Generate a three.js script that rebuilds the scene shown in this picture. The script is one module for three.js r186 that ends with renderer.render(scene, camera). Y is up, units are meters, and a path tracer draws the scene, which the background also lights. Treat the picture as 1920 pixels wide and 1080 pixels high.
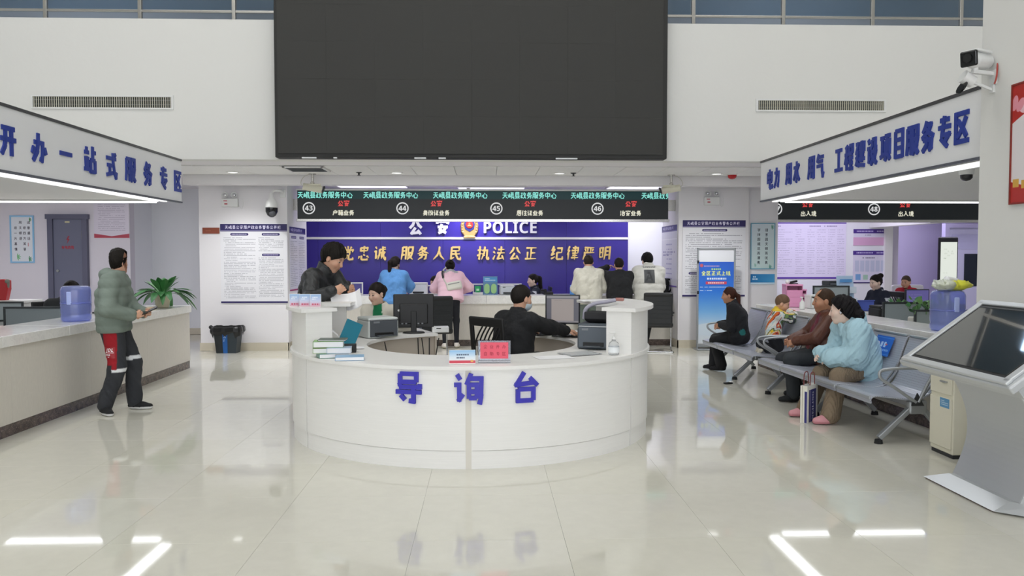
import * as THREE from 'three';
import { mergeGeometries } from 'three/addons/utils/BufferGeometryUtils.js';
import { RoundedBoxGeometry } from 'three/addons/geometries/RoundedBoxGeometry.js';
import { TextGeometry } from 'three/addons/geometries/TextGeometry.js';
import { FontLoader } from 'three/addons/loaders/FontLoader.js';
import { RectAreaLightUniformsLib } from 'three/addons/lights/RectAreaLightUniformsLib.js';

// ---------------------------------------------------------------- camera, sky, large lights, exposure
const scene = new THREE.Scene();
const camera = new THREE.PerspectiveCamera(39.6, 16 / 9, 0.1, 80);
camera.position.set(0, 1.6, 0);
camera.rotation.order = 'YXZ';
camera.rotation.set(-0.03998, -0.03199, 0);
scene.background = new THREE.Color(1.0, 1.03, 1.08);       // overcast daylight beyond the entrance glazing
scene.backgroundIntensity = 6;
RectAreaLightUniformsLib.init();
const renderer = new THREE.WebGLRenderer({ antialias: true });
renderer.toneMapping = THREE.LinearToneMapping;
renderer.toneMappingExposure = 0.575;
renderer.shadowMap.enabled = true;
const CEILING_PANEL = 4, OFFICE_PANEL = 18.5, STRIP = 11, DOWNLIGHT = 16;

// ---------------------------------------------------------------- helpers
const V = (x, y, z) => new THREE.Vector3(x, y, z);
function rng(seed) { return () => { seed = (seed + 0x6d2b79f5) | 0; let t = Math.imul(seed ^ (seed >>> 15), 1 | seed); t = (t + Math.imul(t ^ (t >>> 7), 61 | t)) ^ t; return ((t ^ (t >>> 14)) >>> 0) / 4294967296; }; }
const used = {};
function numbered(n) { const k = used[n] = (used[n] ?? -1) + 1; return k ? n + '_' + String(k).padStart(3, '0') : n; }
function tag(o, label, category, group, kind) { if (label) o.userData.label = label; if (category) o.userData.category = category; if (group) o.userData.group = group; if (kind) o.userData.kind = kind; return o; }
function thing(name, label, category, p = [0, 0, 0], turn = 0, group) {
  const o = new THREE.Group(); o.name = numbered(name); o.position.set(...p); o.rotation.y = turn; scene.add(o); return tag(o, label, category, group);
}
function copyOf(o, label, p, turn, group) { const c = o.clone(); c.name = numbered(o.name.replace(/_\d\d\d$/, '')); c.userData = { ...o.userData }; scene.add(c); c.position.set(...p); if (turn !== undefined) c.rotation.set(0, turn, 0); return tag(c, label, null, group); }
function merge(list) {
  const gs = [].concat(list).map((g) => { let q = g.index ? g.toNonIndexed() : g.clone(); for (const k of Object.keys(q.attributes)) if (!['position', 'normal', 'uv'].includes(k)) q.deleteAttribute(k); if (!q.attributes.uv) q.setAttribute('uv', new THREE.BufferAttribute(new Float32Array(q.attributes.position.count * 2), 2)); q.morphAttributes = {}; return q; });
  return gs.length === 1 ? gs[0] : mergeGeometries(gs);
}
// uv in metres by the face's main direction
function uvm(g) {
  g = g.index ? g.toNonIndexed() : g; const p = g.attributes.position, n = g.attributes.normal, uv = new Float32Array(p.count * 2);
  for (let i = 0; i < p.count; i += 3) {
    const f = i - (i % 3); let ax = 0, ay = 0, az = 0;
    for (let k = 0; k < 3; k++) { ax += Math.abs(n.getX(f + k)); ay += Math.abs(n.getY(f + k)); az += Math.abs(n.getZ(f + k)); }
    for (let k = 0; k < 3; k++) { const j = f + k, x = p.getX(j), y = p.getY(j), z = p.getZ(j); uv[j * 2] = ax > ay && ax > az ? z : x; uv[j * 2 + 1] = ay > ax && ay > az ? z : y; }
  }
  g.setAttribute('uv', new THREE.BufferAttribute(uv, 2)); return g;
}
function part(name, geo, mat, parent, p, label) {
  let g = Array.isArray(geo) ? merge(geo) : geo; if (mat.userData.metre && !g.userData.uv) g = uvm(g);
  const m = new THREE.Mesh(g, mat); m.name = parent === scene ? numbered(name) : name; m.castShadow = m.receiveShadow = true; if (p) m.position.set(...p); if (label) m.userData.label = label; parent.add(m); return m;
}
function struct(name, geo, mat, p) { return tag(part(name, geo, mat, scene, p), null, null, null, 'structure'); }
const at = (g, x = 0, y = 0, z = 0, rx = 0, ry = 0, rz = 0) => { if (rx) g.rotateX(rx); if (rz) g.rotateZ(rz); if (ry) g.rotateY(ry); g.translate(x, y, z); return g; };
const box = (w, h, d, x = 0, y = 0, z = 0) => new THREE.BoxGeometry(w, h, d).translate(x, y, z);                  // centred
const span = (x0, x1, y0, y1, z0, z1) => box(Math.abs(x1 - x0), Math.abs(y1 - y0), Math.abs(z1 - z0), (x0 + x1) / 2, (y0 + y1) / 2, (z0 + z1) / 2);
const rbox = (w, h, d, r = 0.006, x = 0, y = 0, z = 0, s = 2) => new RoundedBoxGeometry(w, h, d, s, Math.min(r, w / 2.01, h / 2.01, d / 2.01)).translate(x, y, z);
const rspan = (x0, x1, y0, y1, z0, z1, r = 0.006) => rbox(Math.abs(x1 - x0), Math.abs(y1 - y0), Math.abs(z1 - z0), r, (x0 + x1) / 2, (y0 + y1) / 2, (z0 + z1) / 2, 1);
const cyl = (r0, r1, h, x = 0, y = 0, z = 0, n = 20) => new THREE.CylinderGeometry(r1, r0, h, n).translate(x, y + h / 2, z);   // r0 bottom, y base
const ball = (r, x = 0, y = 0, z = 0, sx = 1, sy = 1, sz = 1, n = 16) => new THREE.SphereGeometry(r, n, Math.ceil(n * 0.7)).scale(sx, sy, sz).translate(x, y, z);
const lathe = (pts, n = 24) => new THREE.LatheGeometry(pts.map(([r, y]) => new THREE.Vector2(r, y)), n);
const tube = (pts, r, n = 24, m = 8, closed = false) => new THREE.TubeGeometry(new THREE.CatmullRomCurve3(pts.map((p) => V(...p)), closed, 'centripetal'), n, r, m, closed);
function bar(a, b, w, h = w) { const A = V(...a), B = V(...b), L = A.distanceTo(B), g = new RoundedBoxGeometry(w, h, L, 1, Math.min(w, h) * 0.2); g.applyMatrix4(new THREE.Matrix4().lookAt(B, A, Math.abs(B.y - A.y) > 0.95 * L ? V(1, 0, 0) : V(0, 1, 0)).setPosition(A.add(B).multiplyScalar(0.5))); return g; }
function shapeOf(pts) { return new THREE.Shape(pts.map(([x, y]) => new THREE.Vector2(x, y))); }
const extrude = (pts, depth, bevel = 0) => new THREE.ExtrudeGeometry(Array.isArray(pts) ? shapeOf(pts) : pts, { depth, bevelEnabled: bevel > 0, bevelThickness: bevel, bevelSize: bevel, bevelOffset: -bevel, bevelSegments: 1, curveSegments: 12, steps: 1 });
// a ring sector in plan: angles in degrees from the camera side (+z), positive to the right; a lid of height h from y0
function sector(r0, r1, a0, a1, y0, h, n = 48) {
  const P = []; const d = Math.PI / 180;
  for (let i = 0; i <= n; i++) { const a = (a0 + (a1 - a0) * i / n) * d; P.push([r1 * Math.sin(a), -r1 * Math.cos(a)]); }
  for (let i = n; i >= 0; i--) { const a = (a0 + (a1 - a0) * i / n) * d; P.push([r0 * Math.sin(a), -r0 * Math.cos(a)]); }
  const g = new THREE.ExtrudeGeometry(shapeOf(P), { depth: h, bevelEnabled: false, curveSegments: 4 }); g.rotateX(-Math.PI / 2); g.scale(1, 1, 1); g.translate(0, y0, 0);
  return smoothSides(g, r0, r1);
}
function smoothSides(g, r0, r1) {   // true normals on the curved sides
  const p = g.attributes.position, n = g.attributes.normal;
  for (let i = 0; i < p.count; i++) { if (Math.abs(n.getY(i)) > 0.5) continue; const x = p.getX(i), z = p.getZ(i), r = Math.hypot(x, z), dot = (n.getX(i) * x + n.getZ(i) * z) / r; if (Math.abs(dot) > 0.9) n.setXYZ(i, Math.sign(dot) * x / r, 0, Math.sign(dot) * z / r); }
  return g;
}
function arcUv(g, r) { const p = g.attributes.position, n = g.attributes.normal, uv = g.attributes.uv; for (let i = 0; i < p.count; i++) { if (Math.abs(n.getY(i)) > 0.5) uv.setXY(i, p.getX(i), p.getZ(i)); else uv.setXY(i, Math.atan2(p.getX(i), p.getZ(i)) * r, p.getY(i)); } g.userData.uv = 1; return g; }

// ---------------------------------------------------------------- materials
const hex = (h) => new THREE.Color(h);
function mat(color, roughness = 0.6, o = {}) { const m = new THREE.MeshPhysicalMaterial({ color: typeof color === 'string' || typeof color === 'number' ? hex(color) : color, roughness, ...o }); return m; }
function pixels(w, h, fn, srgb = true) {
  const d = new Uint8Array(w * h * 4); for (let y = 0; y < h; y++) for (let x = 0; x < w; x++) { const c = fn(x, y); const i = (y * w + x) * 4; d[i] = c[0]; d[i + 1] = c[1]; d[i + 2] = c[2]; d[i + 3] = 255; }
  const t = new THREE.DataTexture(d, w, h); t.magFilter = THREE.LinearFilter; t.minFilter = THREE.LinearMipmapLinearFilter; t.generateMipmaps = true; t.wrapS = t.wrapT = THREE.RepeatWrapping; if (srgb) t.colorSpace = THREE.SRGBColorSpace; t.needsUpdate = true; return t;
}
function lattice(n, seed) { const r = rng(seed), a = new Float32Array(n * n).map(() => r()); return (x, y) => { const f = (t) => t * t * (3 - 2 * t), xi = Math.floor(x), yi = Math.floor(y), u = f(x - xi), v = f(y - yi), q = (i, j) => a[((j % n) + n) % n * n + ((i % n) + n) % n]; return (q(xi, yi) * (1 - u) + q(xi + 1, yi) * u) * (1 - v) + (q(xi, yi + 1) * (1 - u) + q(xi + 1, yi + 1) * u) * v; }; }
const clamp = THREE.MathUtils.clamp, lerp = THREE.MathUtils.lerp;
const N16 = lattice(16, 5), N32 = lattice(32, 9), N64 = lattice(64, 13), N128 = lattice(128, 21);
const fbm = (u, v) => 0.5 * N16(u * 16, v * 16) + 0.27 * N32(u * 32, v * 32) + 0.15 * N64(u * 64, v * 64) + 0.08 * N128(u * 128, v * 128);
function metre(m, size) { m.userData.metre = true; for (const k of ['map', 'bumpMap', 'roughnessMap']) if (m[k]) m[k].repeat.set(1 / size, 1 / size); return m; }
const tone = (r, g, b, k) => [clamp(r * k, 0, 255), clamp(g * k, 0, 255), clamp(b * k, 0, 255)];
const woodTex = pixels(512, 512, (x, y) => { const u = x / 512, v = y / 512, s = N128(u * 5, v * 256) * 0.6 + N64(u * 7 + 3, v * 128) * 0.4, k = 0.965 + 0.05 * s; return tone(241, 240, 237, 0.55 + 0.45 * k); });
const M = {};
M.desk = metre(mat(0xffffff, 0.42, { map: woodTex, clearcoat: 0.15, clearcoatRoughness: 0.4 }), 0.8);
M.deskEdge = mat('#e0dcd2', 0.4);
M.deskInner = mat('#c9bfb2', 0.55);
M.plaster = metre(mat('#e3e3e0', 0.88, { bumpMap: pixels(256, 256, (x, y) => { const k = 255 * fbm(x / 256, y / 256); return [k, k, k]; }, false), bumpScale: 0.0012 }), 0.9);
M.wallWarm = mat('#e9e7ea', 0.85);
M.wallLilac = mat('#c8bfd6', 0.85);
M.wallWhite = mat('#eceef2', 0.8);
M.marble = metre(mat(0xffffff, 0.22, { map: pixels(512, 512, (x, y) => { const u = x / 512, v = y / 512, w = fbm(u, v), q = Math.abs(Math.sin((u * 3 + v * 5 + w * 3.5) * Math.PI)); const k = 0.94 + 0.055 * Math.pow(q, 0.35) - 0.025 * N16(u * 16, v * 16); return tone(243, 242, 239, k); }), clearcoat: 0.3, clearcoatRoughness: 0.1 }), 1.1);
M.plinth = metre(mat(0xffffff, 0.18, { map: pixels(512, 512, (x, y) => { const u = x / 512, v = y / 512, w = fbm(u, v), q = Math.abs(Math.sin((u * 4 - v * 3 + w * 5) * Math.PI)); const k = q < 0.09 ? 2.2 : 0.7 + 0.8 * w; return tone(74, 64, 60, k); }) }), 0.7);
M.counter = metre(mat(0xffffff, 0.5, { map: pixels(256, 256, (x, y) => tone(216, 211, 201, 0.985 + 0.03 * N128(x / 2, y / 12))) }), 0.7);
M.baseTile = mat('#d3cbb8', 0.25);
const floorMaps = [0, 1, 2].map((k) => pixels(256, 256, (x, y) => { const f = fbm(x / 256 + k * 0.31, y / 256 + k * 0.17); return tone(216 - k, 214 - k, 203 - k * 2, 0.985 + 0.03 * f); }));
M.floor = floorMaps.map((map) => metre(mat(0xffffff, 0.045, { map, ior: 1.55, specularIntensity: 1 }), 1));
M.grout = mat('#a29b88', 0.6);
M.metal = mat('#b9bcbf', 0.3, { metalness: 0.9 });
M.steel = mat('#c9c7c2', 0.22, { metalness: 0.95 });
M.chrome = mat('#d9dadc', 0.12, { metalness: 1 });
M.silver = mat('#a9adb1', 0.34, { metalness: 0.55 });
M.white = mat('#e9e9e7', 0.45);
M.whitePlastic = mat('#e4e5e4', 0.35);
M.black = mat('#141516', 0.45);
M.blackMatte = mat('#191a1c', 0.8);
M.dark = mat('#2c2e31', 0.5);
M.screenOff = mat('#0c0e10', 0.12);
M.greyPlastic = mat('#7d8186', 0.5);
M.darkPlastic = mat('#4c5258', 0.45);
M.paper = mat('#f1f1f3', 0.85);
M.glass = mat('#ffffff', 0.03, { transmission: 1, thickness: 0, ior: 1.5 });
M.acrylic = mat('#f4f6fb', 0.05, { transmission: 0.92, thickness: 0, ior: 1.49 });
M.railGlass = mat('#d3e0ea', 0.04, { transmission: 1, thickness: 0, ior: 1.5 });
M.blue = mat('#36298c', 0.38);
M.signLetter = mat('#2b3f9a', 0.5);
M.deskLetter = mat('#3b36b4', 0.45);
M.gold = mat('#d8b878', 0.3, { metalness: 0.75 });
M.leaf = mat('#3b7740', 0.45, { side: THREE.DoubleSide });
M.leafPale = mat('#6f9a58', 0.5, { side: THREE.DoubleSide });
M.jug = mat('#b9c4f6', 0.1, { transmission: 0.7, thickness: 0, ior: 1.4 });
M.cloth = new THREE.MeshPhysicalMaterial({ vertexColors: true, roughness: 0.9 });
M.skin = new THREE.MeshPhysicalMaterial({ vertexColors: true, roughness: 0.55 });
M.shiny = new THREE.MeshPhysicalMaterial({ vertexColors: true, roughness: 0.42 });
M.hair = new THREE.MeshPhysicalMaterial({ vertexColors: true, roughness: 0.62, specularIntensity: 0.35 });
const glow = (color, k) => mat('#ffffff', 0.6, { emissive: hex(color), emissiveIntensity: k });
function areaLight(color, k, w, h, p, look, parent = scene) { const l = new THREE.RectAreaLight(color, k, w, h); l.position.set(...p); l.lookAt(p[0] + look[0], p[1] + look[1], p[2] + look[2]); l.castShadow = true; parent.add(l); return l; }
// ---------------------------------------------------------------- writing: every character is a list of pen strokes on a 100 x 100 square (y down); "part,x,y,w,h" reuses another one
const G = {
  一: '5,50,95,50', 工: '12,12,88,12 50,12,50,88 4,88,96,88', 口: '12,10,88,10,88,90 12,10,12,90,88,90', 日: '18,6,18,96 18,6,82,6,82,96 18,48,82,48 18,92,82,92',
  月: '18,8,18,60,5,97 18,8,85,8,85,90,72,92 18,35,85,35 18,62,85,62', 目: '18,5,18,97 18,5,82,5,82,97 18,35,82,35 18,63,82,63 18,92,82,92',
  立: '50,5,50,22 10,25,90,25 30,40,38,78 70,40,60,78 5,85,95,85', 占: '50,0,50,50 50,22,95,22 15,50,85,50 15,50,15,97 85,50,85,97 15,92,85,92',
  木: '5,28,95,28 50,3,50,98 48,30,8,72 52,30,94,70', 禾: '75,5,20,15 5,38,95,38 50,10,50,98 48,40,8,75 52,40,92,72', 王: '10,10,90,10 15,48,85,48 50,10,50,92 5,92,95,92',
  讠: '30,5,60,22 5,38,50,38,50,85,85,68', 氵: '20,8,70,25 10,38,60,52 10,95,60,65', 亻: '60,2,35,40,5,60 38,35,38,98', 扌: '10,28,95,28 55,2,55,92,30,88 5,68,95,52',
  纟: '50,2,18,30,50,34 70,20,15,62,80,54 8,90,85,76', 彳: '55,2,10,35 60,28,5,62 38,48,38,98', 宀: '48,2,54,14 8,38,8,18,92,18,86,40', 攵: '38,2,10,40 25,25,96,25 75,25,55,70,5,98 25,40,55,75,97,98',
  聿: '15,12,85,12,85,50 5,31,97,31 15,50,85,50 20,66,80,66 5,82,95,82 50,0,50,98', 山: '50,5,50,85 12,35,12,88,88,88 88,35,88,95', 女: '42,3,25,62,80,95 78,35,60,72,10,97 4,33,96,33',
  旬: '35,2,8,38 25,18,92,18,90,75,85,94,70,92 22,38,66,38,66,82 22,38,22,82 22,60,66,60 22,80,66,80', 辶: '15,8,30,22 5,38,25,38,22,75,5,88 22,78,45,92,97,92',
  开: '12,15,88,15 5,48,95,48 33,15,33,48,28,70,10,95 68,15,68,97', 办: '18,35,75,35,73,70,68,90,55,86 45,5,44,35,36,65,10,95 15,50,5,72 85,48,95,70', 站: '立,0,0,44,100 占,46,0,54,100',
  式: '5,25,95,25 12,52,58,52 35,52,35,85 5,90,60,80 65,3,68,40,80,80,92,95,97,75 80,5,90,15', 服: '月,0,0,45,100 54,8,92,8,92,35,80,37 56,8,56,97 56,48,90,48,82,70,52,97 62,52,72,75,97,96',
  务: '40,2,30,20,12,38 32,14,72,14,55,38,5,55 30,20,60,40,95,52 18,62,78,62,75,88,60,95 50,50,42,78,12,97', 专: '20,14,85,14 8,36,95,36 52,2,35,60,85,60,55,82 25,68,75,97',
  区: '95,10,10,10,10,92,97,92 78,22,50,58,22,80 25,30,55,52,82,80', 电: '12,22,88,22,88,65 12,22,12,65,88,65 12,43,88,43 50,3,50,88,60,94,97,92,97,78', 力: '12,28,85,28,82,70,75,92,58,86 48,4,46,40,35,70,8,97',
  用: '18,8,18,60,5,97 18,8,88,8,88,92,76,94 18,35,88,35 18,62,88,62 52,8,52,95', 水: '50,3,50,92,36,88 8,30,40,30,28,60,5,85 90,18,60,42 52,32,70,68,97,90', 气: '30,2,8,35 25,15,95,15 22,33,85,33 8,52,78,52,80,75,88,95,97,78',
  程: '禾,0,0,46,100 口,52,2,44,38 王,50,48,48,50', 建: '聿,32,0,66,82 5,10,28,10,10,42,26,42,20,70,5,90 8,55,35,88,97,93', 设: '讠,0,0,38,100 52,8,52,28,40,45 52,8,82,8,82,38,97,38 45,52,88,52,75,75,40,97 50,58,68,80,97,96',
  项: '5,15,42,15 24,15,24,75 3,82,45,72 50,10,98,10 74,10,68,25 56,27,56,75 56,27,92,27,92,75 74,35,72,65,50,96 78,72,97,94', 导: '20,6,78,6,78,32 20,32,78,32 20,6,20,40,24,48,90,48,90,38 5,64,96,64 68,52,68,94,52,92 22,74,38,90',
  询: '讠,0,0,38,100 旬,38,0,60,100', 台: '45,2,18,42,80,36 65,20,92,46 口,14,52,72,46', 天: '12,14,88,14 5,46,95,46 50,14,48,46,35,75,5,97 52,46,70,78,96,97',
  我: '40,5,10,15 3,35,97,35 28,12,28,92,15,88 3,70,48,55 60,3,66,50,80,85,95,95,97,75 85,50,55,90 75,8,88,20', 峨: '山,0,15,34,70 我,36,0,64,100', 县: '22,5,78,5,78,62 22,5,22,62 22,24,78,24 22,43,78,43 4,64,96,64 45,64,22,92,78,86 66,72,90,97',
  正: '8,12,92,12 50,12,50,90 50,48,85,48 22,42,22,90 4,90,96,90', 政: '正,0,5,48,90 攵,48,0,52,100', 中: '12,24,88,24,88,64 12,24,12,64,88,64 50,2,50,98', 心: '15,45,5,80 32,35,32,82,40,92,80,92,82,72 48,15,62,38 78,35,95,68',
  公: '38,8,28,32,5,55 60,8,72,32,95,52 48,50,20,90,78,84 64,68,88,97', 安: '宀,0,0,100,80 女,8,30,84,68', 户: '45,2,56,14 20,22,85,22,85,52 20,52,85,52 20,22,18,65,5,97',
  籍: '22,2,8,22 14,12,45,12 30,12,34,22 66,2,54,22 60,12,95,12 76,12,80,22 5,35,48,35 5,48,48,48 5,62,48,62 27,27,27,98 25,62,5,88 28,64,48,80 52,38,97,38 66,28,66,52 84,28,84,52 50,53,98,53 58,62,92,62,92,97 58,62,58,97 58,79,92,79 58,94,92,94',
  业: '36,6,36,88 64,6,64,88 10,28,24,70 90,28,76,68 4,90,96,90', 身: '50,2,38,14 26,16,78,16,78,90,62,94 26,16,26,66 26,33,78,33 26,48,78,48 5,66,78,64 90,40,50,78,10,96', 份: '亻,0,0,34,100 56,5,50,28,36,48 72,5,80,28,98,46 44,52,86,52,84,85,72,94 64,52,58,76,38,97',
  证: '讠,0,0,36,100 正,38,5,62,90', 居: '20,8,85,8,85,28 20,28,85,28 20,8,18,60,5,97 28,46,95,46 60,34,60,64 口,34,60,54,40', 住: '亻,0,0,34,100 62,3,72,16 40,26,96,26 44,56,92,56 68,26,68,92 36,92,98,92', 治: '氵,0,0,30,100 台,32,0,68,100',
  出: '50,3,50,92 20,16,20,46,80,46 80,16,80,46 10,56,10,94,90,94 90,56,90,97', 入: '32,6,52,14,40,55,5,96 50,20,62,60,97,96',
  境: '5,32,36,32 20,8,20,78 2,84,38,74 66,0,70,10 44,14,94,14 56,18,60,30 84,18,78,30 40,32,98,32 50,42,90,42,90,66 50,42,50,66,90,66 50,54,90,54 60,66,56,82,38,97 76,66,76,90,82,95,97,94,97,82',
  党: '50,2,50,24 22,6,32,22 78,6,68,22 8,44,8,28,92,28,88,44 口,28,40,44,28 42,68,36,84,10,98 60,68,60,90,68,95,94,94,94,80', 忠: '中,14,0,72,52 心,2,52,96,48',
  诚: '讠,0,0,36,100 44,24,96,24 46,24,46,62,36,96 48,46,66,46,66,74,58,76 70,3,74,50,86,84,96,95,98,76 90,40,62,90 82,6,92,16', 人: '50,4,48,36,36,66,5,96 50,38,64,68,96,96', 民: '18,8,80,8,80,34 18,34,80,34 18,8,18,90,44,80 18,56,90,56 50,34,60,66,76,90,94,95,96,76',
  执: '扌,0,0,40,100 42,30,84,30,84,82,90,92,98,92,98,76 62,4,60,50,42,96 46,52,66,70', 法: '氵,0,0,30,100 40,24,92,24 66,3,66,48 34,48,98,48 60,48,42,90,86,84 76,66,94,97', 纪: '纟,0,0,42,100 48,14,88,14,88,46 50,46,88,46 50,46,50,86,58,93,96,92,97,72',
  律: '彳,0,0,34,100 聿,34,0,66,100', 严: '10,10,90,10 38,12,38,42 62,12,62,42 16,20,26,38 84,20,74,38 8,46,94,46 16,46,16,66,4,97', 明: '日,2,8,38,76 月,44,0,56,100', 对: '5,18,42,18,30,55,4,94 10,32,42,88 50,30,98,30 82,3,82,92,66,88 56,46,68,66',
  局: '20,8,88,8,88,28 20,28,88,28 20,8,18,60,5,97 30,44,90,44,88,90,74,94 口,34,56,40,34', 言: '46,2,56,12 5,20,95,20 20,36,80,36 20,51,80,51 口,20,62,60,36',
  警: '5,8,55,8 20,2,20,16 38,2,38,16 15,18,8,34 14,24,52,24,50,46 口,16,28,22,18 攵,54,0,46,50 46,50,54,56 8,60,92,60 24,70,76,70 24,79,76,79 口,24,84,52,16', 栏: '木,0,0,44,100 54,4,62,18 86,4,78,18 50,28,94,28 54,58,92,58 46,92,98,92',
  语: '讠,0,0,36,100 42,10,94,10 64,10,56,44 46,28,84,28,82,46 38,46,98,46 口,46,58,44,40', 因: '10,8,90,8,90,96 10,8,10,96 10,92,90,92 25,36,75,36 50,18,48,40,24,80 52,40,76,78', 文: '48,2,56,16 6,22,94,22 72,22,58,62,8,97 28,22,44,60,94,97',
  而: '5,12,95,12 50,12,42,36 14,36,14,97 14,36,86,36,86,92,76,94 38,36,38,86 62,36,62,86', 优: '亻,0,0,34,100 36,32,98,32 60,4,58,50,36,96 70,32,70,86,78,93,97,92,98,74 80,6,92,20', 美: '30,2,38,14 70,2,62,14 14,18,86,18 20,33,80,33 10,48,90,48 50,18,50,48 5,66,95,66 50,50,46,72,8,97 54,68,94,96',
  字: '宀,0,0,100,80 24,38,76,38,52,54 52,50,52,92,36,88 5,66,95,66', 体: '亻,0,0,34,100 木,36,0,62,88 50,76,88,76', 规: '5,26,42,26 3,54,46,54 24,4,24,54,4,96 26,56,44,80 54,8,54,66 54,8,90,8,90,66 72,22,68,62,46,97 76,60,76,88,82,93,97,92,97,76',
  范: '5,16,95,16 32,4,32,28 68,4,68,28 10,36,26,46 6,56,22,66 8,96,28,74 42,40,82,40,82,66,70,66 42,40,42,84,50,92,92,92,94,76', 漂: '氵,0,0,28,100 36,10,96,10 40,24,92,24,92,44 40,24,40,44,92,44 58,10,58,44 74,10,74,44 44,56,88,56 34,70,98,70 66,70,66,95,56,92 50,78,40,94 80,78,92,94',
  亮: '46,0,54,10 8,16,92,16 28,26,72,26,72,42 28,26,28,42,72,42 8,66,8,52,92,52,88,64 36,62,32,84,10,97 36,62,64,62,64,86,72,93,94,92,95,80', 全: '50,2,34,24,4,46 50,4,68,26,96,44 24,48,76,48 22,68,78,68 50,48,50,92 8,92,92,92', 上: '48,4,48,90 48,40,86,40 5,91,95,91',
  线: '纟,0,0,42,100 48,28,90,22 46,50,96,44 62,4,68,56,80,86,92,95,97,76 88,58,44,96 80,6,90,16', 企: '50,2,34,24,4,46 50,4,68,26,96,44 50,42,50,90 50,62,80,62 24,54,24,90 6,91,94,91', 自: '52,0,42,14 16,16,84,16,84,96 16,16,16,96 16,42,84,42 16,66,84,66 16,92,84,92',
  助: '10,8,42,8,42,80 10,8,10,82 10,31,42,31 10,54,42,54 2,86,46,78 50,28,92,28,88,84,76,94 70,4,68,46,46,97', 有: '5,20,95,20 45,2,32,36,6,62 30,42,30,97 30,42,82,42,82,92,70,94 30,58,82,58 30,74,82,74', 危: '36,2,12,28 30,14,66,14,54,30 8,32,94,32 18,32,16,62,4,97 34,46,74,46,74,66,62,66 34,46,34,86,42,93,90,92,92,76',
  险: '8,6,8,97 8,6,36,6,24,34,36,52,32,68,20,66 66,2,54,26,38,42 68,4,80,26,98,40 52,44,84,44 46,60,54,80 64,56,68,78 88,56,78,88 40,92,98,92',
  说: '讠,0,0,36,100 52,2,60,18 86,2,76,18 46,26,90,26,90,54 46,26,46,54,90,54 58,54,54,78,36,97 74,54,74,86,82,93,97,92,97,76', 普: '30,2,38,12 70,2,62,12 10,16,90,16 38,16,38,44 62,16,62,44 18,24,28,40 82,24,72,40 4,46,96,46 22,56,78,56,78,98 22,56,22,98 22,76,78,76 22,95,78,95',
  通: '辶,0,0,100,100 42,6,84,6,66,22 52,12,66,24 40,28,90,28,90,80,80,80 40,28,40,82 40,45,90,45 40,62,90,62 65,28,65,80', 话: '讠,0,0,36,100 86,4,44,14 38,34,98,34 67,12,67,56 口,44,56,48,42', 迎: '辶,0,0,100,100 60,8,42,14,42,62,60,54 66,14,90,14,90,58,80,56 66,14,66,80',
  四: '8,12,92,12,92,90 8,12,8,90 8,88,92,88 36,12,34,44,18,64 64,12,64,54,84,58', 方: '46,2,56,14 5,22,95,22 42,22,36,60,8,97 40,44,80,44,76,86,60,95', 宾: '宀,0,0,100,70 74,30,28,38,28,66 30,48,78,48 60,48,60,66 5,68,95,68 36,76,14,96 64,76,86,96', 客: '宀,0,0,100,70 40,26,14,54 34,36,76,36,52,58,5,74 34,44,60,60,96,70 口,24,68,52,30',
  送: '辶,0,0,100,100 50,4,58,18 84,4,74,18 42,24,92,24 36,46,98,46 66,24,62,56,38,80 68,48,94,78', 片: '22,5,22,58,6,97 22,36,90,36 58,5,58,36 22,62,76,62,76,97', 真: '8,14,92,14 50,2,48,22 24,24,76,24,76,76 24,24,24,76 24,42,76,42 24,58,76,58 4,76,96,76 36,82,14,97 64,82,86,97',
  情: '24,2,24,98 10,26,6,50 36,22,42,38 48,12,94,12 52,26,90,26 44,40,98,40 70,2,70,40 54,52,54,98 54,52,88,52,88,92,78,94 54,66,88,66 54,80,88,80', 停: '亻,0,0,34,100 64,0,70,10 38,14,98,14 50,24,86,24,86,38 50,24,50,38,86,38 38,58,38,46,96,46,92,56 46,64,92,64 70,64,70,94,58,92',
};
const strokeCache = {};
function strokes(ch) {
  if (strokeCache[ch]) return strokeCache[ch]; const out = [];
  for (const t of (G[ch] || '').split(' ')) { if (!t) continue; const a = t.split(','); if (isNaN(+a[0])) { const [c, x, y, w, h] = [a[0], ...a.slice(1).map(Number)]; for (const s of strokes(c)) out.push(s.map(([u, v]) => [x + u * w / 100, y + v * h / 100])); } else { const s = []; for (let i = 0; i < a.length; i += 2) s.push([+a[i], +a[i + 1]]); out.push(s); } }
  return strokeCache[ch] = out;
}
function brush(c, text, x, y, size, color, weight = 0.11, squeeze = 0.9, gap = 0.1) {   // left edge x, top y
  c.strokeStyle = c.fillStyle = color; c.lineCap = 'butt'; c.lineJoin = 'miter'; c.lineWidth = size * weight; let px = x;
  for (const ch of text) {
    if (G[ch]) { for (const s of strokes(ch)) { c.beginPath(); s.forEach(([u, v], i) => { const X = px + u / 100 * size * squeeze, Y = y + v / 100 * size; i ? c.lineTo(X, Y) : c.moveTo(X, Y); }); c.stroke(); } px += size * (squeeze + gap); }
    else if (ch === ' ') px += size * 0.5;
    else { c.font = 'bold ' + size + 'px sans-serif'; c.textAlign = 'left'; c.textBaseline = 'alphabetic'; c.fillText(ch, px, y + size * 0.88); px += c.measureText(ch).width; }
  }
  return px - x;
}
function column(c, text, x, y, size, color, pitch, weight = 0.12) { [...text].forEach((ch, i) => ch !== ' ' && brush(c, ch, x, y + i * pitch, size, color, weight)); }
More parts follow.
